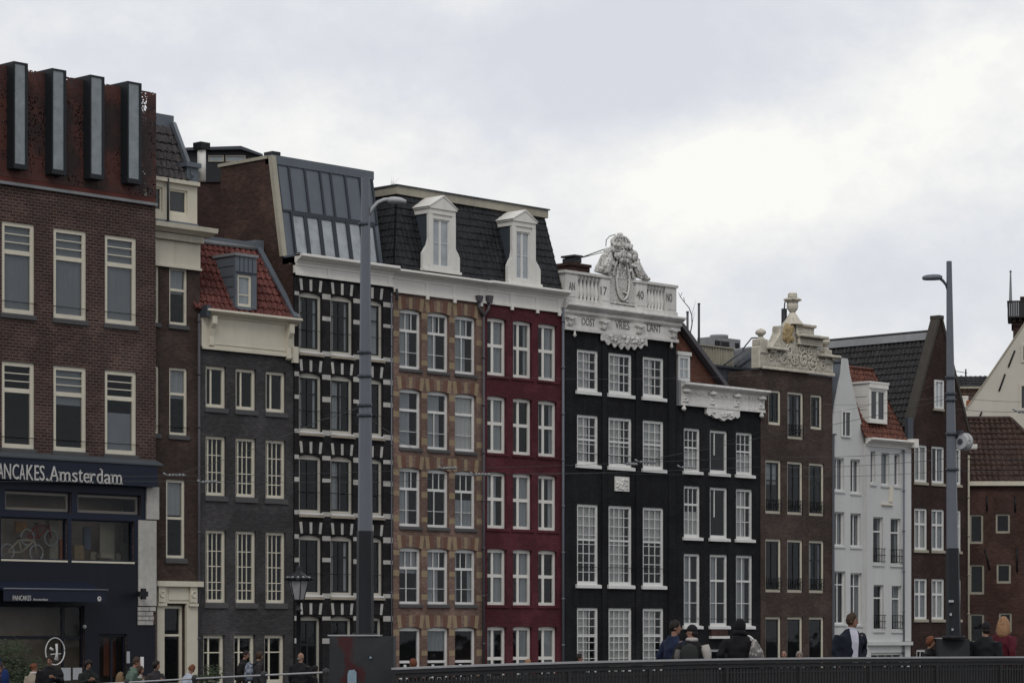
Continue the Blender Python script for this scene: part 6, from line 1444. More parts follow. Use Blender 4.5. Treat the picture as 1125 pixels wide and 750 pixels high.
mb.tube([ptl(.135, fl - .005, CAM.z - .355), ptl(.135, fl - .03, CAM.z - .355)], .018, 8); mb.build('sticker', paint('blue_sticker', (.22, .30, .36), .6, .3, 12, .2), tl)
plinth(1029.5, 1063, 701.5, 48.3, CAM.z - 1.47, 'smaller faceted dark steel plinth under the right lamp pole', .3)

# ornate lantern
D_ = 80; K_ = 1.25; c = pd(328, 658, D_); t = thing('ornate_lantern', 'ornate black street lantern with a crown rim and tapered glass in front of the houses', 'street lamp', (c.x, c.y, 0)); k = D_ / FPX
KM = Matrix.Translation((c.x, c.y, 0)) @ Matrix.Diagonal((K_, K_, 1, 1)) @ Matrix.Translation((-c.x, -c.y, 0))
mb = MB(); mb.lathe((c.x, c.y, 0), [(.16, 0), (.16, .5), (.10, .6), (.07, .8), (.055, 1.6), (.05, c.z - .35), (.09, c.z - .32), (.05, c.z - .28), (.05, c.z - .1), (.12, c.z - .04), (.13, c.z)], 12); mb.xform(Matrix.Translation((c.x, c.y, 0)) @ Matrix.Diagonal((K_, K_, 1, 1)) @ Matrix.Translation((-c.x, -c.y, 0))); mb.build('post', 'black', t)
zb, zt = c.z, pd(328, 637, D_).z; mb = MB(); mb.lathe((c.x, c.y, 0), [(.13, zb), (.245, zt)], 6, sm=False)
mb.xform(KM); mb.build('glass', 'lamp_glass', t); mb = MB()
for i in range(6):
    q = i * PI / 3; mb.tube([(c.x + .135 * math.cos(q), c.y + .135 * math.sin(q), zb), (c.x + .25 * math.cos(q), c.y + .25 * math.sin(q), zt)], .012, 5)
mb.lathe((c.x, c.y, 0), [(.25, zt - .02), (.29, zt), (.29, zt + .035), (.23, zt + .09), (.17, zt + .18), (.09, zt + .23), (.06, zt + .30), (.07, zt + .34), (.03, zt + .41), (.005, zt + .46)], 12)
for i in range(12):
    q = i * PI / 6; mb.tube([(c.x + .29 * math.cos(q), c.y + .29 * math.sin(q), zt + .02), (c.x + .33 * math.cos(q), c.y + .33 * math.sin(q), zt + .05), (c.x + .30 * math.cos(q), c.y + .30 * math.sin(q), zt + .10)], [.035, .03, .01], 6)
mb.xform(KM); mb.build('frame', 'black', t)
mb = MB()
for i in range(12): q = i * PI / 6 + .26; mb.ball((c.x + .25 * math.cos(q), c.y + .25 * math.sin(q), zt + .085), .035, .035, .025, 0, 8, 5)
mb.xform(KM); mb.build('crown_studs', 'steel_light', t); mb = MB(); mb.tube([(c.x, c.y, zb), (c.x, c.y, zb + .2), (c.x, c.y, zb + .3)], [.04, .05, .03], 8); mb.build('bulb', 'white', t)

# tram wires
def wire(pts, r, label, group='overhead tram wires'):
    ps = [pd(*q) for q in pts]; out = []
    for a, b in zip(ps, ps[1:]):
        n = 8
        for i in range(n): f = i / n; out.append(a.lerp(b, f) - Vector((0, 0, .012 * (b - a).length * 4 * f * (1 - f) * .35)))
    out.append(ps[-1]); mb = MB(); mb.tube(out, r * .68, 5)
    return tag(mb.build('tram_wire', 'wire', None, out[0]), label, 'wire', group)
M['wire'] = paint('wire_metal', (.055, .058, .062), .5, .2, 5, .1)
wire([(-120, 521, 60), (213, 522.5, 60), (500, 514, 62), (690, 508, 64), (838, 501, 66), (1046, 492.5, 48), (1200, 486, 52)], .007, 'upper contact wire crossing the sign board and the grey brick house')
wire([(-120, 527, 60), (213, 528, 60), (430, 529.5, 61), (536, 520.5, 62), (720, 517, 64), (838, 512, 66), (1046, 503, 48), (1200, 503, 52)], .007, 'lower contact wire running just beneath the upper one')
wire([(530, 520, 62), (660, 519.5, 63), (838, 521, 66), (1046, 516.5, 48), (1200, 517, 52)], .006, 'contact wire crossing the black houses and the white houses below the others')
wire([(396, 447, 40), (353, 461, 42.5), (185, 523, 60)], .007, 'steep span wire from the left lamp pole down to the insulators on the left')
wire([(405, 458, 40), (427, 474, 43), (500, 514, 62)], .006, 'short span wire dropping from the left lamp pole towards the ochre banded house')
wire([(406, 415, 40), (540, 414, 50), (838, 411, 66)], .004, 'thin feeder wire leaving the left lamp pole level to the right')
wire([(690, 508, 64), (838, 480, 58), (1043, 437, 48)], .007, 'span wire rising from the black house to the right lamp pole')
wire([(1043, 416, 48), (985, 436, 53), (905, 455, 60), (700, 509, 64)], .005, 'upper span wire rising past the white gable to the right lamp pole')
wire([(1049, 436, 48), (1130, 441, 54), (1180, 443, 58)], .006, 'upper wire running right from the right lamp pole over the pale gable')
wire([(1049, 449, 48), (1130, 452, 54), (1180, 453, 58)], .007, 'lower wire running right from the right lamp pole over the pale gable')
wire([(900, 443, 70), (1043, 434, 48)], .005, 'short level wire from the carved gable to the right lamp pole')
def insul(px, y, D, L_m, dirx, label):
    c = pd(px, y, D); e = (Vector((RX, RY, 0)) + Vector((0, 0, dirx))).normalized(); mb = MB(); n = 5
    mb.tube([c - e * L_m / 2, c + e * L_m / 2], .012, 6)
    for i in range(n): f = -.35 + .7 * i / (n - 1); mb.tube([c + e * (L_m * f - .025), c + e * (L_m * f + .025)], .032, 8)
    mb.tube([c - e * L_m * .5, c - e * L_m * .7 + Vector((0, 0, .05))], .02, 6)
    tag(mb.build('wire_insulator', 'lead_light', None, c), label, 'insulator', 'insulators in the tram wires')
insul(194, 521.8, 60, .42, 0, 'pale insulator in the wires in front of the narrow umber house'); insul(230, 529, 60, .38, .05, 'pale insulator in the wires at the left edge of the grey brick house')
insul(494, 514, 62, .36, .05, 'pale insulator in front of the ochre banded house windows'); insul(530, 521, 62, .4, 0, 'pale insulator beside the drainpipe between the ochre and the red house')
insul(712, 507.5, 64, .45, -.05, 'pale insulator before the right windows of the tall black house'); insul(694, 509.5, 64, .3, -.03, 'short insulator before the middle windows of the tall black house'); insul(757, 513.5, 65, .4, -.03, 'pale insulator before the first window of the low black house'); insul(1128, 452, 54, .4, 0, 'dark insulator in the wire at the right edge')

# shrubs
def shrub(px, ytop, D, w, h, label, pot=True, n=900):
    c = pd(px, HY, D); zt = pd(px, ytop, D).z; t = thing('shrub', label, 'shrub', (c.x, c.y, 0)); mb = MB(); r = random.Random(int(px * 7))
    cl = [(r.uniform(-.36, .36) * w, r.uniform(-.36, .36) * w, zt - h * r.uniform(.18, .8), r.uniform(.18, .32) * w) for _ in range(14)]
    for i in range(n):
        a, b, z, R2 = r.choice(cl); d = Vector((r.gauss(0, 1), r.gauss(0, 1), r.gauss(0, 1))).normalized() * R2 * r.uniform(.5, 1.1); p = Vector((c.x + a, c.y + b, z)) + d
        u = Vector((r.gauss(0, 1), r.gauss(0, 1), r.gauss(0, .6))).normalized(); v = u.orthogonal().normalized(); s_ = r.uniform(.03, .065)
        mb.face([p - u * s_, p + v * s_ * .5, p + u * s_, p - v * s_ * .5])
    mb.build('leaves', 'foliage', t); mb = MB(); mb.tube([(c.x, c.y, 0.3), (c.x + .03, c.y, zt - h * .6), (c.x, c.y + .03, zt - h * .3)], [.04, .03, .015], 6)
    mb.build('stem', 'bark', t)
    mb = MB(); mb.lathe((c.x, c.y, 0), [(.22, 0), (.3, .5), (.33, max(.55, zt - h * .98)), (.27, max(.52, zt - h * .98 - .03))], 12); mb.build('pot', 'sill_stone', t)
shrub(226, 732, 80, 1.0, .8, 'small leafy potted shrub before the grey brick house doorway'); shrub(8, 703, 76, 1.7, 1.9, 'dark bushy potted shrub at the left edge before the restaurant', n=2600); shrub(30, 716, 77, .9, 1.5, 'slimmer dark shrub right of the bushy one before the restaurant', n=1200)

# bicycle hung in the display window of house A
yi = -.55 + .8
def bicycle(pa, pb, py, label, red):
    x0, x1, z = ux(pa, yi), ux(pb, yi), uz(pa, py, yi); t = thing('bicycle', label, 'bicycle', (x0, yi, z - .3), 'bicycles in the display window')
    R2 = .27
    for xc in (x0, x1): mb = MB(); mb.torus((xc, yi, z), R2, .032, 'y', 24, 6); [mb.tube([(xc, yi, z), (xc + R2 * math.cos(q), yi, z + R2 * math.sin(q))], .004, 4) for q in [i * PI / 5 for i in range(10)]]; mb.build('wheel', 'steel_light', t)
    mb = MB(); m_ = (x0 + x1) / 2; s0, h0, bb = (m_ - .12, yi, z + .42), (x1 - .10, yi, z + .42), (m_ - .02, yi, z)
    for a, b in ((bb, s0), (bb, h0), (s0, h0), ((x0, yi, z), bb), ((x0, yi, z), s0), ((x1, yi, z), h0)): mb.tube([a, b], .036, 6)
    mb.build('frame', paint('bike_frame_' + ('red' if red else 'cream'), (.28, .03, .03) if red else (.5, .45, .35), .4, .1), t)
    mb = MB(); mb.tube([h0, (x1 - .13, yi, z + .55), (x1 - .3, yi - .1, z + .58)], .015, 6); mb.build('handlebar', 'black', t); mb = MB(); mb.ball((s0[0], yi, s0[2] + .06), .12, .06, .03); mb.build('saddle', 'black', t)
bicycle(8, 40, 606, 'cream framed bicycle hanging low in the display window', False); bicycle(30, 56, 590, 'red framed bicycle hanging higher in the display window', True)
# ================================================================== people
M['skin'] = paint('skin', (.26, .145, .105), .55, .08, 6, .05)
M['face_dark'] = paint('eye_dark', (.02, .012, .01), .5, .1)
HAIRC = {'dark': (.014, .010, .008), 'brown': (.045, .026, .016), 'red': (.14, .045, .02), 'blond': (.26, .145, .075), 'grey': (.22, .20, .18)}
for k, c in HAIRC.items(): M['hair_' + k] = paint('hair_' + k, c, .6, .65, 22, .1, .8, 60)
def cloth(name, col):
    key = 'cloth_' + name
    if key not in M: M[key] = fabric(key, col)
    return key
def person(px, ytop, D, ground, face, label, coat, coat_len=.80, hair='brown', style='short', trousers=(.015, .016, .02), shirt=None, arms=('down', 'down'), lean=0.0, yaw=0.0, nod=0.0, hood=None,
           stride=.12, scarf=None, coat2=None, bulk=1.0, coatname=None, group='people walking past'):
    """face: angle to the view axis, 0 = walking away, 90 = to the right, 180 = towards the camera"""
    zt = pd(px, ytop, D).z; Ht = zt - ground - (.03 if style != 'bald' else 0); s = Ht / 1.755; c = pd(px, HY, D)
    ang = ANG - math.radians(face) - PI / 2                       # local +y is forward
    t = thing('person', label, 'person', (0, 0, 0)); t['base'] = (0, 0, 0)
    t.location = (c.x, c.y, ground); t.rotation_euler = (0, 0, ang); t.scale = (s, s, s)
    bl = bulk
    ln = math.tan(math.radians(lean))
    def B_(x, y, z): return Vector((x, y + max(0, z - .95) * ln, z))
    # arms: joint positions
    def arm(side, pose):
        sh = B_(.185 * side * bl, 0, 1.40)
        if pose == 'down': return [sh, B_(.235 * side * bl, -.03, 1.12), B_(.225 * side * bl, .06, .87)]
        if pose == 'back': return [sh, B_(.25 * side * bl, -.13, 1.14), B_(.24 * side * bl, -.14, .90)]
        if pose == 'fwd': return [sh, B_(.23 * side * bl, .10, 1.14), B_(.2 * side * bl, .34, 1.10)]
        if pose == 'pocket': return [sh, B_(.29 * side * bl, -.10, 1.15), B_(.20 * side * bl, .08, .93)]
        if pose == 'chest': return [sh, B_(.24 * side * bl, .08, 1.13), B_(.07 * side, .26, 1.22)]
        if pose == 'rail': return [sh, B_(.26 * side * bl, .14, 1.16), B_(.24 * side * bl, .42, 1.02)]
    A_ = [arm(-1, arms[0]), arm(1, arms[1])]
    legs = []
    for sd, f in ((-1, stride), (1, -stride)):
        legs.append([Vector((.09 * sd, 0, .93)), Vector((.095 * sd, f * .8 + .03, .50)), Vector((.10 * sd, f * 1.4 - (.06 if f < 0 else 0), .085))])
    hc = B_(0, .035, 1.635); hd = Matrix.Translation(hc) @ Matrix.Rotation(math.radians(-yaw), 4, 'Z') @ Matrix.Rotation(math.radians(-nod), 4, 'X')
    mb = MB()
    mb.tube([B_(0, 0, .86), B_(0, 0, .98), B_(0, 0, 1.12), B_(0, .0, 1.28), B_(0, 0, 1.40), B_(0, .0, 1.46)], [(.15, .10), (.16, .105), (.135, .09), (.155, .10), (.15, .08), (.08, .06)], 14)
    mb.tube([B_(0, 0, 1.43), B_(0, .015, 1.50), B_(0, .025, 1.58)], [.062, .054, .055], 10)
    st = len(mb.v)
    mb.ball((0, 0, .012), .074, .094, .108, 0, 16, 12); mb.ball((0, .035, -.058), .052, .055, .058, 0, 12, 8)
    mb.tube([(0, .085, .015), (0, .102, -.012), (0, .110, -.032), (0, .088, -.038)], [.010, .013, .016, .010], 8)
    for sd in (-1, 1): mb.ball((.074 * sd, -.008, -.012), .012, .02, .032, 0, 8, 6)
    mb.xform(hd, st)
    for a in A_: mb.tube(a, [.05, .042, .03], 10)
    for l in legs: mb.tube(l, [.085, .055, .038], 10)
    bd = remesh(mb, .016, 2)
    st = len(bd.v)
    for sd in (-1, 1): bd.ball((.030 * sd, .083, .020), .013, .008, .007, 1, 8, 5); bd.ball((.030 * sd, .087, .040), .020, .006, .005, 1, 8, 4)
    bd.ball((0, .082, -.066), .022, .008, .005, 1, 8, 4)
    bd.xform(hd, st)
    for i, a in enumerate(A_):                                      # hands with five bent fingers
        sd = -1 if i == 0 else 1; d = (a[2] - a[1]).normalized(); side = Vector((sd, 0, 0)); fw = d.cross(side).normalized(); inn = -side
        w = fw; n = d.cross(w).normalized()
        if n.dot(inn) < 0: n = -n
        p0 = a[2] + d * .01; bd.tube([p0 - d * .03, p0 + d * .03, p0 + d * .085], [(.024, .020), (.030, .018), (.034, .015)], 8)
        for k, ln_ in enumerate((.068, .078, .072, .056)):
            o = p0 + d * .08 + w * (.027 - .018 * k); bd.tube([o, o + d * ln_ * .5 + n * .008, o + d * ln_ * .85 + n * .028, o + d * ln_ * .9 + n * .045], [.0085, .0080, .0072, .005], 6)
        o = p0 + d * .03 + w * .028; bd.tube([o - w * .01, o + w * .022 + d * .028 + n * .012, o + w * .022 + d * .058 + n * .026], [.011, .010, .007], 6)
    body = bd.build('body', ['skin', 'face_dark'], t)
    # trousers and shoes
    mb = MB(); mb.tube([Vector((0, 0, 1.02)), Vector((0, 0, .93)), Vector((0, 0, .84))], [(.155, .11), (.175, .125), (.15, .11)], 12)
    for l in legs: mb.tube([l[0], l[1], l[2] + Vector((0, 0, .03))], [.105, .078, .066], 10)
    remesh(mb, .022, 3).build('trousers', cloth('t%d' % int(trousers[0] * 1e4 + trousers[2] * 1e5), trousers), t)
    for l in legs:
        mb = MB(); f = l[2]; mb.tube([(f.x, f.y - .07, .045), (f.x, f.y, .05), (f.x, f.y + .10, .04), (f.x, f.y + .18, .03)], [(.032, .035), (.044, .052), (.044, .035), (.025, .02)], 10); mb.build('shoe', 'rubber', t)
    # coat
    mb = MB(); hem = coat_len
    prof = [(hem, .20, .15), ((hem + 1.05) / 2, .195, .145), (1.08, .182, .135), (1.26, .205, .14), (1.38, .20, .115), (1.44, .14, .09), (1.50, .085, .085)]
    mb.tube([B_(0, -.005, z) for z, a, b in prof], [(a * bl, b * bl) for z, a, b in prof], 16)
    for a in A_: mb.tube([a[0] + Vector((0, 0, -.005)), a[0].lerp(a[1], .5), a[1], a[1].lerp(a[2], .95)], [.078 * bl, .072 * bl, .064 * bl, .05], 10)
    k = remesh(mb, .020, 2)
    for i, p in enumerate(k.v):
        k.v[i] = p + Vector((mnoise.noise(p * 9), mnoise.noise(p * 9 + Vector((5, 1, 2))), mnoise.noise(p * 8 + Vector((2, 7, 3))))) * .02
    cn = cloth(coatname or 'c%d' % int(sum(x * 1000 * (i + 1) for i, x in enumerate(coat))), coat)
    k.build('coat', cn, t)
    if shirt:
        mb = MB(); pf = [(.93, .032, .150), (1.1, .036, .142), (1.28, .042, .148), (1.40, .05, .125), (1.47, .05, .10), (1.50, .045, .092)]
        st = len(mb.v)
        for j in range(len(pf) - 1):
            z0, w0, y0 = pf[j]; z1, w1, y1 = pf[j + 1]
            mb.face([B_(-w0, y0 * bl + .004, z0), B_(w0, y0 * bl + .004, z0), B_(w1, y1 * bl + .004, z1), B_(-w1, y1 * bl + .004, z1)], 0, True); mb.face([B_(-w0 - .03, y0 * bl - .03, z0), B_(-w0, y0 * bl + .004, z0), B_(-w1, y1 * bl + .004, z1), B_(-w1 - .03, y1 * bl - .03, z1)], 0, True); mb.face([B_(w0, y0 * bl + .004, z0), B_(w0 + .03, y0 * bl - .03, z0), B_(w1 + .03, y1 * bl - .03, z1), B_(w1, y1 * bl + .004, z1)], 0, True)
        mb.tube([B_(0, .02, 1.475), B_(0, .025, 1.535)], [.078, .068], 12, caps=False); mb.build('shirt', cloth('shirt%d' % int(shirt[0] * 1e3 + shirt[2] * 1e4), shirt), t)
    if scarf: mb = MB(); mb.torus(tuple(B_(0, .015, 1.50)), .075, .04, 'z', 16, 8); mb.build('scarf', cloth('scarf%d' % int(scarf[0] * 1e4), scarf), t)
    # hair or hat
    mb = MB(); st = 0
    if style != 'bald':
        nu, nv = 20, 14; R0 = {'short': (.084, .104, .122), 'long': (.092, .110, .124), 'curly': (.105, .115, .130), 'beanie': (.090, .110, .130), 'hood': (.102, .12, .138), 'cap': (.087, .108, .122), 'bun': (.085, .105, .122)}[style]
        b0 = 0
        for j in range(nv + 1):
            th = PI * j / nv
            for i in range(nu):
                ph = 2 * PI * i / nu; d = Vector((math.sin(th) * math.sin(ph), math.sin(th) * math.cos(ph), math.cos(th)))   # d.y forward
                p = Vector((d.x * R0[0], d.y * R0[1], d.z * R0[2] + .018)); fr = max(0, d.y)
                lim = {'short': -.58 + 1.42 * fr, 'long': -2 + 2.75 * fr, 'curly': -.75 + 1.5 * fr, 'beanie': .0 + .35 * fr, 'hood': -2 + 2.5 * fr, 'cap': .05 + .25 * fr, 'bun': -.3 + 1.1 * fr}[style]
                if d.z < lim: k_ = min(1, (lim - d.z) * 2.5); p *= (1 - .38 * k_)
                p *= 1 + (.13 if style not in ('beanie', 'hood', 'cap') else .015) * mnoise.noise(d * (6 if style != 'curly' else 11) + Vector((px, 0, 0)))
                mb.v.append(p)
        for j in range(nv):
            for i in range(nu):
                i2 = (i + 1) % nu; mb.f.append((j * nu + i, (j + 1) * nu + i, (j + 1) * nu + i2, j * nu + i2)); mb.m.append(0); mb.smooth.append(True)
        if style == 'long': mb.tube([(0, -.05, .0), (0, -.075, -.09), (0, -.085, -.18), (0, -.08, -.27)], [(.085, .055), (.098, .055), (.108, .05), (.085, .03)], 14)
        if style == 'long':
            for i in range(13):
                q = -1.5 + 3.0 * i / 12; r_ = random.Random(i * 13 + int(px)); l_ = r_.uniform(.16, .33); x_, y_ = .088 * math.sin(q), -.10 * math.cos(q) * .9
                mb.tube([(x_ * .8, y_ * .8, .07), (x_ * 1.08, y_ * 1.05, -.02), (x_ * (1.15 + .2 * r_.random()), y_ - .012 * r_.random(), -.02 - l_ * .5), (x_ * (1.0 + .3 * r_.random()), y_ - .01, -.02 - l_)], [.022, .027, .024, .008], 6)
        if style == 'cap': mb.tube([(0, .07, .05), (0, .15, .035), (0, .18, .03)], [(.07, .012), (.06, .008), (.03, .004)], 10)
        if style == 'bun': mb.ball((0, -.10, .06), .045)
        if style == 'hood': mb.tube([(0, -.02, -.06), (0, -.03, -.14)], [(.11, .11), (.13, .11)], 14)
        mb.xform(hd, 0)
        nm, mt = ('hair', 'hair_' + hair) if style not in ('beanie', 'hood', 'cap') else ({'beanie': 'beanie', 'hood': 'hood', 'cap': 'cap'}[style], cn if style == 'hood' else cloth('hat_dark', (.012, .012, .014)))
        mb.build(nm, mt, t)
        if style in ('cap', 'beanie') and hair:
            mb = MB(); mb.ball((0, -.03, -.02), .079, .075, .075, 0, 12, 8); mb.xform(hd, 0); mb.build('hair', 'hair_' + hair, t)
    else:
        mb.tube([(0, -.085, -.03), (0, -.06, -.07)], [(.06, .02), (.05, .02)], 10); mb.xform(hd, 0); mb.build('hair', 'hair_grey', t)
    bpy.context.view_layer.update()
    return t
def local(t, pts): return [t.matrix_world @ Vector(p) for p in pts]
def backpack(t, label, col, w=.15, h=.24, d=.10, mat=None, sidex=0, z0=1.18, cat='backpack', y=-.21):
    m = t.matrix_world; base = m @ Vector((sidex, y, z0 - h)); b = MB(); n = 12
    b.tube([(sidex, y, z0 - h), (sidex, y, z0 - h * .9), (sidex, y - .02, z0 - h * .3), (sidex, y - .01, z0 + h * .4), (sidex, y, z0 + h * .8), (sidex, y + .01, z0 + h)], [(w * .6, d * .5), (w * .95, d), (w, d * 1.1), (w * .96, d), (w * .75, d * .7), (w * .2, d * .2)], n)
    b.xform(m)
    o = thing(cat.replace(' ', '_'), label, cat, base); b.build('bag_body', mat or cloth('bag%d' % int(col[0] * 1e4 + col[2] * 1e3), col), o)
    b = MB()
    for sd in (-1, 1): b.tube([(sidex + .10 * sd, y + .05, z0 + h * .6), (sidex + .12 * sd, y + .20, 1.455), (sidex + .13 * sd, y + .37, 1.36), (sidex + .15 * sd, y + .34, 1.12), (sidex + .15 * sd, y + .1, z0 - h * .7)], .018, 6)
    b.xform(m); b.build('strap', 'rubber', o); return o

def dz(px): return railz(px) - 1.06
NAVY, BLK = (.012, .018, .045), (.011, .011, .013)
p1 = person(740, 679.5, 44.6, dz(740), 60, 'person in navy jacket with short dark hair facing right, left of the backpack wearer', NAVY, hair='dark', yaw=25, arms=('pocket', 'fwd'), bulk=1.05)
p2 = person(760, 684.5, 43.9, dz(760), 15, 'person in black and white jacket and dark cap, head turned left, wearing a backpack', BLK, hair='dark', style='cap', yaw=-80, scarf=(.4, .38, .36), arms=('pocket', 'down'), bulk=1.05)
backpack(p2, 'dark backpack with grey side panel worn by the person in the black and white jacket', (.022, .025, .024), .17, .25, .13)
m = p2.matrix_world; b = MB(); b.tube([(.235, -.02, 1.40), (.27, -.03, 1.28), (.275, -.02, 1.14), (.26, .0, 1.04)], [.078, .088, .082, .06], 10); b.tube([(-.20, -.2, 1.32), (-.21, -.22, 1.2), (-.2, -.21, 1.02)], [(.05, .1), (.065, .12), (.05, .1)], 10, 1)
b.build('jacket_panel', [cloth('offwhite', (.36, .34, .32)), cloth('greypanel', (.10, .095, .09))], p2)
p3 = person(812.5, 679, 45.6, dz(812), 20, 'person in long black coat and black hood with a pale tote bag on the shoulder', (.008, .008, .010), .45, style='hood', arms=('pocket', 'down'), bulk=1.12, hair='dark')
m = p3.matrix_world; base = m @ Vector((.34, -.14, 1.06)); b = MB(); b.tube([(.35, -.17, 1.04), (.35, -.17, 1.08), (.34, -.16, 1.20), (.31, -.14, 1.34), (.30, -.13, 1.42)], [(.10, .05), (.145, .085), (.125, .075), (.07, .045), (.03, .02)], 12); b.xform(m)
o = thing('tote_bag', 'pale patterned tote bag hanging from the shoulder of the person in the black hood', 'bag', base)
mtb, nt, bs, _o = new_mat('patterned_canvas'); vv = N(nt, 'ShaderNodeTexVoronoi'); vv.inputs['Scale'].default_value = 16; L(nt, geo_pos(nt), vv.inputs['Vector']); L(nt, mixc(nt, ramp(nt, vv.outputs['Distance'], .3, .5), (.30, .29, .27), (.10, .09, .09)), bs.inputs['Base Color'])
b.build('bag_body', mtb, o); b = MB(); b.tube([(.30, -.13, 1.40), (.24, -.12, 1.46), (.17, -.05, 1.485), (.18, .07, 1.42), (.28, .0, 1.30)], .016, 6); b.xform(m); b.build('strap', 'curtain', o)
p4 = person(933.5, 672, 46.8, dz(933), 150, 'person with short brown hair in open navy coat and white shirt looking right', (.011, .014, .024), .70, hair='brown', shirt=(.50, .50, .58), yaw=-58, arms=('pocket', 'down'), lean=2, bulk=1.2)
p5 = person(1021, 697.5, 48.6, dz(1021), 120, 'small reddish haired person in black patterned jacket left of the right pole plinth', BLK, .85, hair='red', style='curly', arms=('chest', 'down'), coatname='flower_print', bulk=1.1)
p6 = person(1082.5, 682, 48.4, dz(1082), 35, 'person in black beanie and bulky black padded coat beside the burgundy coat', (.010, .011, .013), .62, style='beanie', hair='dark', arms=('down', 'down'), yaw=-35, bulk=1.25)
p7 = person(1101.5, 676, 49.0, dz(1101), 40, 'person with long strawberry blond hair in burgundy coat at the right edge', (.075, .010, .018), .55, hair='blond', style='long', arms=('down', 'back'), yaw=-20, nod=8, bulk=1.1, scarf=(.12, .02, .05))
m = p5
mfl = M['cloth_flower_print']; nt = mfl.node_tree; bs = [n for n in nt.nodes if n.type == 'BSDF_PRINCIPLED'][0]; vv = N(nt, 'ShaderNodeTexVoronoi'); vv.inputs['Scale'].default_value = 9; L(nt, geo_pos(nt), vv.inputs['Vector'])
L(nt, mixc(nt, ramp(nt, vv.outputs['Distance'], .16, .24), (.36, .34, .34), (.012, .012, .014)), bs.inputs['Base Color'])
# lower street on the far side: only heads rise over the railing
person(635, 717, 78, 0, 90, 'dark haired person whose head just shows above the railing before the tall black house', BLK, hair='dark')
person(455, 722.5, 72, 0, -60, 'reddish haired person whose head shows above the railing start by the ochre house', (.05, .02, .02), hair='red', style='curly')
person(861.5, 714.5, 84, 0, 200, 'bald person whose head shows above the railing before the carved gable house', (.06, .06, .07), style='bald')
person(878, 714.5, 84.5, 0, 180, 'grey haired person whose head shows above the railing right of the bald one', (.08, .08, .09), hair='grey', style='curly')
person(579, 723, 75, 0, 100, 'fair person whose head just shows above the railing before the red house', (.05, .05, .06), hair='blond')
# people on the quay at the left
person(-1, 726, 70, 0, 70, 'person at the left edge beside the dark shrub, carrying something blue', (.02, .02, .03), hair='brown', arms=('fwd', 'fwd'))
b = MB(); c = pd(5.5, 742, 69.6); b.tube([c + Vector((0, 0, -.28)), c + Vector((0, 0, -.22)), c, c + Vector((0, 0, .12)), c + Vector((0, 0, .18))], [(.07, .05), (.11, .08), (.12, .08), (.08, .05), (.03, .02)], 12)
o = thing('shoulder_bag', 'bright blue shoulder bag held at the left edge', 'bag', c - Vector((0, 0, .28))); b.build('bag_body', cloth('brightblue', (.010, .028, .11)), o); b = MB(); b.tube([c + Vector((-.05, 0, .15)), c + Vector((-.15, .05, .5)), c + Vector((-.3, .1, .62))], .014, 6); b.build('strap', cloth('brightblue', (0, 0, 0)), o)
person(37, 727.5, 70, 0, 10, 'person in cream coat with reddish hair left of the dark coated one', (.34, .29, .23), hair='red', style='bun', yaw=40, scarf=(.5, .45, .42))
person(54.5, 718.5, 69.5, 0, 160, 'dark haired person in black coat standing in front of the oval window sign', (.010, .010, .012), hair='dark', yaw=30, nod=15, arms=('chest', 'down'), bulk=1.2)
person(96.5, 723.5, 71, 0, 150, 'person with dark curly hair and dark green jacket before the menu cards', (.014, .018, .016), hair='dark', style='curly', nod=18, arms=('chest', 'chest'))
q4 = person(142, 720.5, 69.5, 0, 80, 'person in sage green jacket with grey brown hair facing right', (.10, .145, .115), hair='brown', nod=10, lean=12, arms=('chest', 'down'), bulk=1.12)
backpack(q4, 'tan backpack on the person in the sage green jacket', (.17, .11, .06), .14, .22, .11)
person(153, 730, 71, 0, 110, 'shorter person in pale top right of the sage green jacket', (.36, .34, .32), hair='brown', style='long')
person(171, 724.5, 72, 0, 140, 'person with dark hair and dark patterned top before the cream doorway', (.035, .032, .034), hair='dark', style='curly', yaw=-40, arms=('chest', 'down'))
person(203, 728.5, 70, 0, 60, 'person in pale blue hooded top bending a reddish haired head forward', (.34, .38, .44), hair='red', nod=35, lean=14, arms=('chest', 'chest'), bulk=1.1)
person(266, 713.5, 84, 0, 100, 'dark haired person in black jacket before the grey brick house, left of the blue backpack', (.013, .012, .012), hair='dark', nod=12, lean=6, arms=('fwd', 'down'), bulk=1.15)
q7 = person(282, 714.5, 82.5, 0, 70, 'brown haired person carrying a pale blue patterned backpack before the grey brick house', (.03, .028, .03), hair='brown', style='curly', lean=4, bulk=1.1)
mpl, nt, bs, _o = new_mat('plaid_backpack'); ck = N(nt, 'ShaderNodeTexChecker'); ck.inputs['Scale'].default_value = 9; L(nt, geo_pos(nt), ck.inputs['Vector']); L(nt, mixc(nt, ck.outputs['Fac'], (.055, .07, .10), (.20, .23, .28)), bs.inputs['Base Color'])
backpack(q7, 'pale blue patterned backpack worn before the grey brick house', (0, 0, 0), .18, .28, .13, mpl)
q8 = person(330, 716.5, 76, 0, 15, 'bald person in black jacket below the ornate lantern', BLK, style='bald', bulk=1.15, yaw=15)
person(345, 730, 76.5, 0, 90, 'person in dark hood close behind the bald one', (.014, .013, .015), style='hood', hair='dark')
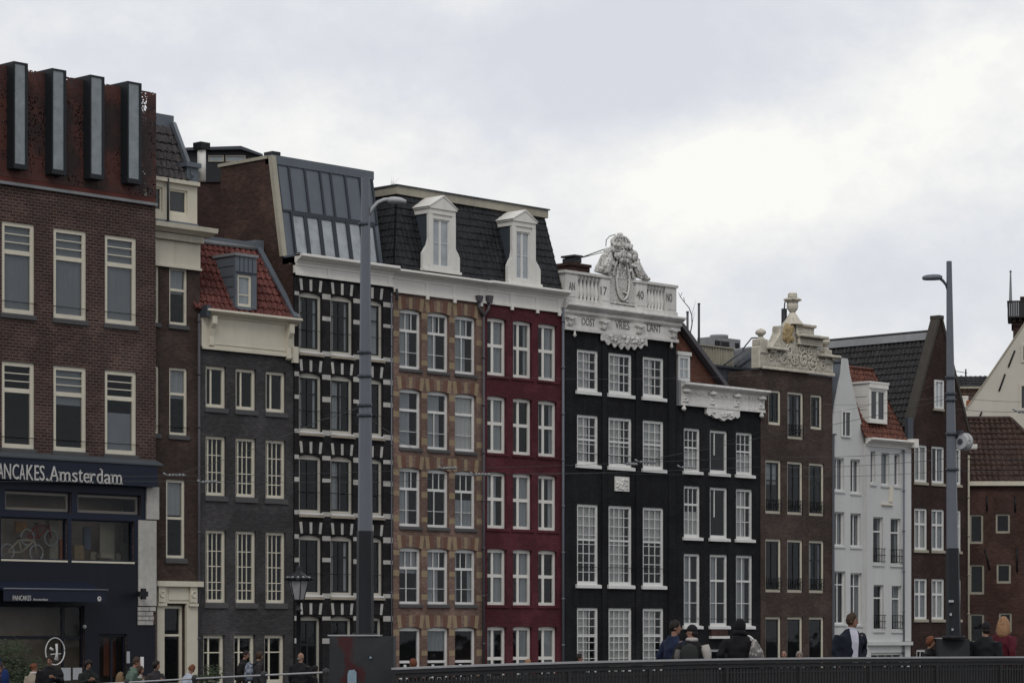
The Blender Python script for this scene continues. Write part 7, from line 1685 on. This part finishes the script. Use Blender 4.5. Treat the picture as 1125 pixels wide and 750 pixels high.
# ================================================================== light, sky, camera
SUN_EL, SUN_AZ = math.radians(46), math.atan2(-.62, -.78)     # soft light from behind the camera, to the left
w = bpy.data.worlds.new('World'); scene.world = w; w.use_nodes = True
nt = w.node_tree
for n in list(nt.nodes): nt.nodes.remove(n)
out = N(nt, 'ShaderNodeOutputWorld'); bg = N(nt, 'ShaderNodeBackground'); L(nt, bg.outputs[0], out.inputs[0])
sky = N(nt, 'ShaderNodeTexSky'); sky.sky_type = 'NISHITA'; sky.sun_disc = False; sky.sun_elevation = SUN_EL; sky.sun_rotation = PI / 2 - SUN_AZ; sky.air_density = 1.2; sky.dust_density = 3
STR = .10; bg.inputs[1].default_value = STR
gen = N(nt, 'ShaderNodeTexCoord').outputs['Generated']
def dirv(px, py):
    v = pd(px, py, 1.0) - CAM; return v.normalized()
# broad cloud masses at fixed places in the sky: (photo column, row, angular radius x, y in radians, weight)
def mapn(vec, scale, detail, rough, sc3): return nz(nt, vec, scale, detail, rough, sc3)
n1 = mapn(gen, 1.0, 7, .60, (10, 10, 16)); n2 = mapn(gen, 1.0, 6, .62, (30, 30, 44))
nm = N(nt, 'ShaderNodeMath', operation='MULTIPLY_ADD'); L(nt, n1, nm.inputs[0]); nm.inputs[1].default_value = .66
nm2 = N(nt, 'ShaderNodeMath', operation='MULTIPLY'); L(nt, n2, nm2.inputs[0]); nm2.inputs[1].default_value = .34; L(nt, nm2.outputs[0], nm.inputs[2])
ct = N(nt, 'ShaderNodeMath', operation='MULTIPLY_ADD'); L(nt, nm.outputs[0], ct.inputs[0]); ct.inputs[1].default_value = 1.7; ct.inputs[2].default_value = -.35; acc = ct.outputs[0]
def blobs(acc, lst):
    for px, py, rx, ry, wt in lst:
        c = dirv(px, py)
        sub = N(nt, 'ShaderNodeVectorMath', operation='SUBTRACT'); L(nt, gen, sub.inputs[0]); sub.inputs[1].default_value = c
        hv = Vector((RX, RY, 0))
        dx = N(nt, 'ShaderNodeVectorMath', operation='DOT_PRODUCT'); L(nt, sub.outputs[0], dx.inputs[0]); dx.inputs[1].default_value = hv / rx
        sx_ = N(nt, 'ShaderNodeVectorMath', operation='DOT_PRODUCT'); L(nt, sub.outputs[0], sx_.inputs[0]); sx_.inputs[1].default_value = (0, 0, 1 / ry)
        a = N(nt, 'ShaderNodeMath', operation='POWER'); b = N(nt, 'ShaderNodeMath', operation='POWER'); L(nt, dx.outputs['Value'], a.inputs[0]); L(nt, sx_.outputs['Value'], b.inputs[0])
        a.operation = 'MULTIPLY'; L(nt, dx.outputs['Value'], a.inputs[1]); b.operation = 'MULTIPLY'; L(nt, sx_.outputs['Value'], b.inputs[1])
        s = N(nt, 'ShaderNodeMath', operation='ADD'); L(nt, a.outputs[0], s.inputs[0]); L(nt, b.outputs[0], s.inputs[1])
        ng = N(nt, 'ShaderNodeMath', operation='MULTIPLY'); L(nt, s.outputs[0], ng.inputs[0]); ng.inputs[1].default_value = -1
        e = N(nt, 'ShaderNodeMath', operation='EXPONENT'); L(nt, ng.outputs[0], e.inputs[0])
        # only the half of the sky that faces this mass
        m = N(nt, 'ShaderNodeMath', operation='MULTIPLY_ADD'); L(nt, e.outputs[0], m.inputs[0]); m.inputs[1].default_value = wt; L(nt, acc, m.inputs[2]); acc = m.outputs[0]
    return acc
acc = blobs(acc, [(300, 130, .075, .022, .22), (560, 200, .11, .022, .10), (720, 195, .045, .022, .26), (840, 190, .05, .024, .22), (1090, 70, .045, .030, .30), (1000, 150, .07, .03, .16), (1000, 260, .06, .02, .12), (90, 20, .03, .012, .16),
                  (560, 70, .12, .022, -.20), (800, 60, .07, .018, -.16), (760, 120, .06, .012, -.10), (180, 70, .06, .014, -.08), (700, 300, .12, .018, -.06), (930, 320, .09, .02, -.08)])
r = N(nt, 'ShaderNodeValToRGB'); L(nt, acc, r.inputs[0]); cr = r.color_ramp
cr.elements[0].position = .26; cr.elements[0].color = (6.15, 6.25, 6.75, 1)
cr.elements[1].position = .86; cr.elements[1].color = (8.7, 8.55, 8.2, 1)
e = cr.elements.new(.46); e.color = (6.65, 6.75, 7.1, 1); e = cr.elements.new(.62); e.color = (7.4, 7.4, 7.45, 1)
mx = mixc(nt, .90, sky.outputs[0], r.outputs[0]); # the sky is brighter over the houses than behind the camera
dn = N(nt, 'ShaderNodeVectorMath', operation='DOT_PRODUCT'); L(nt, gen, dn.inputs[0]); dn.inputs[1].default_value = (VX, VY, 0)
mr = N(nt, 'ShaderNodeMapRange', interpolation_type='SMOOTHSTEP'); L(nt, dn.outputs['Value'], mr.inputs[0]); mr.inputs[1].default_value = -.3; mr.inputs[2].default_value = .8; mr.inputs[3].default_value = 1.0; mr.inputs[4].default_value = 1.18
L(nt, mixc(nt, 1.0, mx, mr.outputs[0], 'MULTIPLY'), bg.inputs[0])

sun = bpy.data.lights.new('sun', 'SUN'); sun.energy = .9; sun.angle = math.radians(20); sun.color = (1, .97, .92)
so = bpy.data.objects.new('sun', sun); COL.objects.link(so)
d = Vector((math.cos(SUN_EL) * math.cos(SUN_AZ), math.cos(SUN_EL) * math.sin(SUN_AZ), math.sin(SUN_EL)))
so.rotation_euler = d.to_track_quat('Z', 'Y').to_euler(); so.location = d * 60 + Vector((60, 0, 0))

cam = bpy.data.cameras.new('camera'); cam.sensor_fit = 'HORIZONTAL'; cam.sensor_width = 36; cam.lens = 36 * FPX / 1125; cam.shift_y = (HY - 375) / 1125; cam.clip_start = .5; cam.clip_end = 4000
co = bpy.data.objects.new('camera', cam); COL.objects.link(co); co.location = CAM; co.rotation_euler = (PI / 2, 0, ANG - PI / 2); scene.camera = co
scene.view_settings.view_transform = 'Standard'; scene.view_settings.look = 'None'; scene.view_settings.exposure = 0; scene.view_settings.gamma = 1
scene.render.engine = 'CYCLES'; scene.cycles.transparent_max_bounces = 16; scene.cycles.max_bounces = 6; scene.cycles.caustics_reflective = False; scene.cycles.caustics_refractive = False
for o in list(scene.objects):
    if 'base' in o: del o['base']
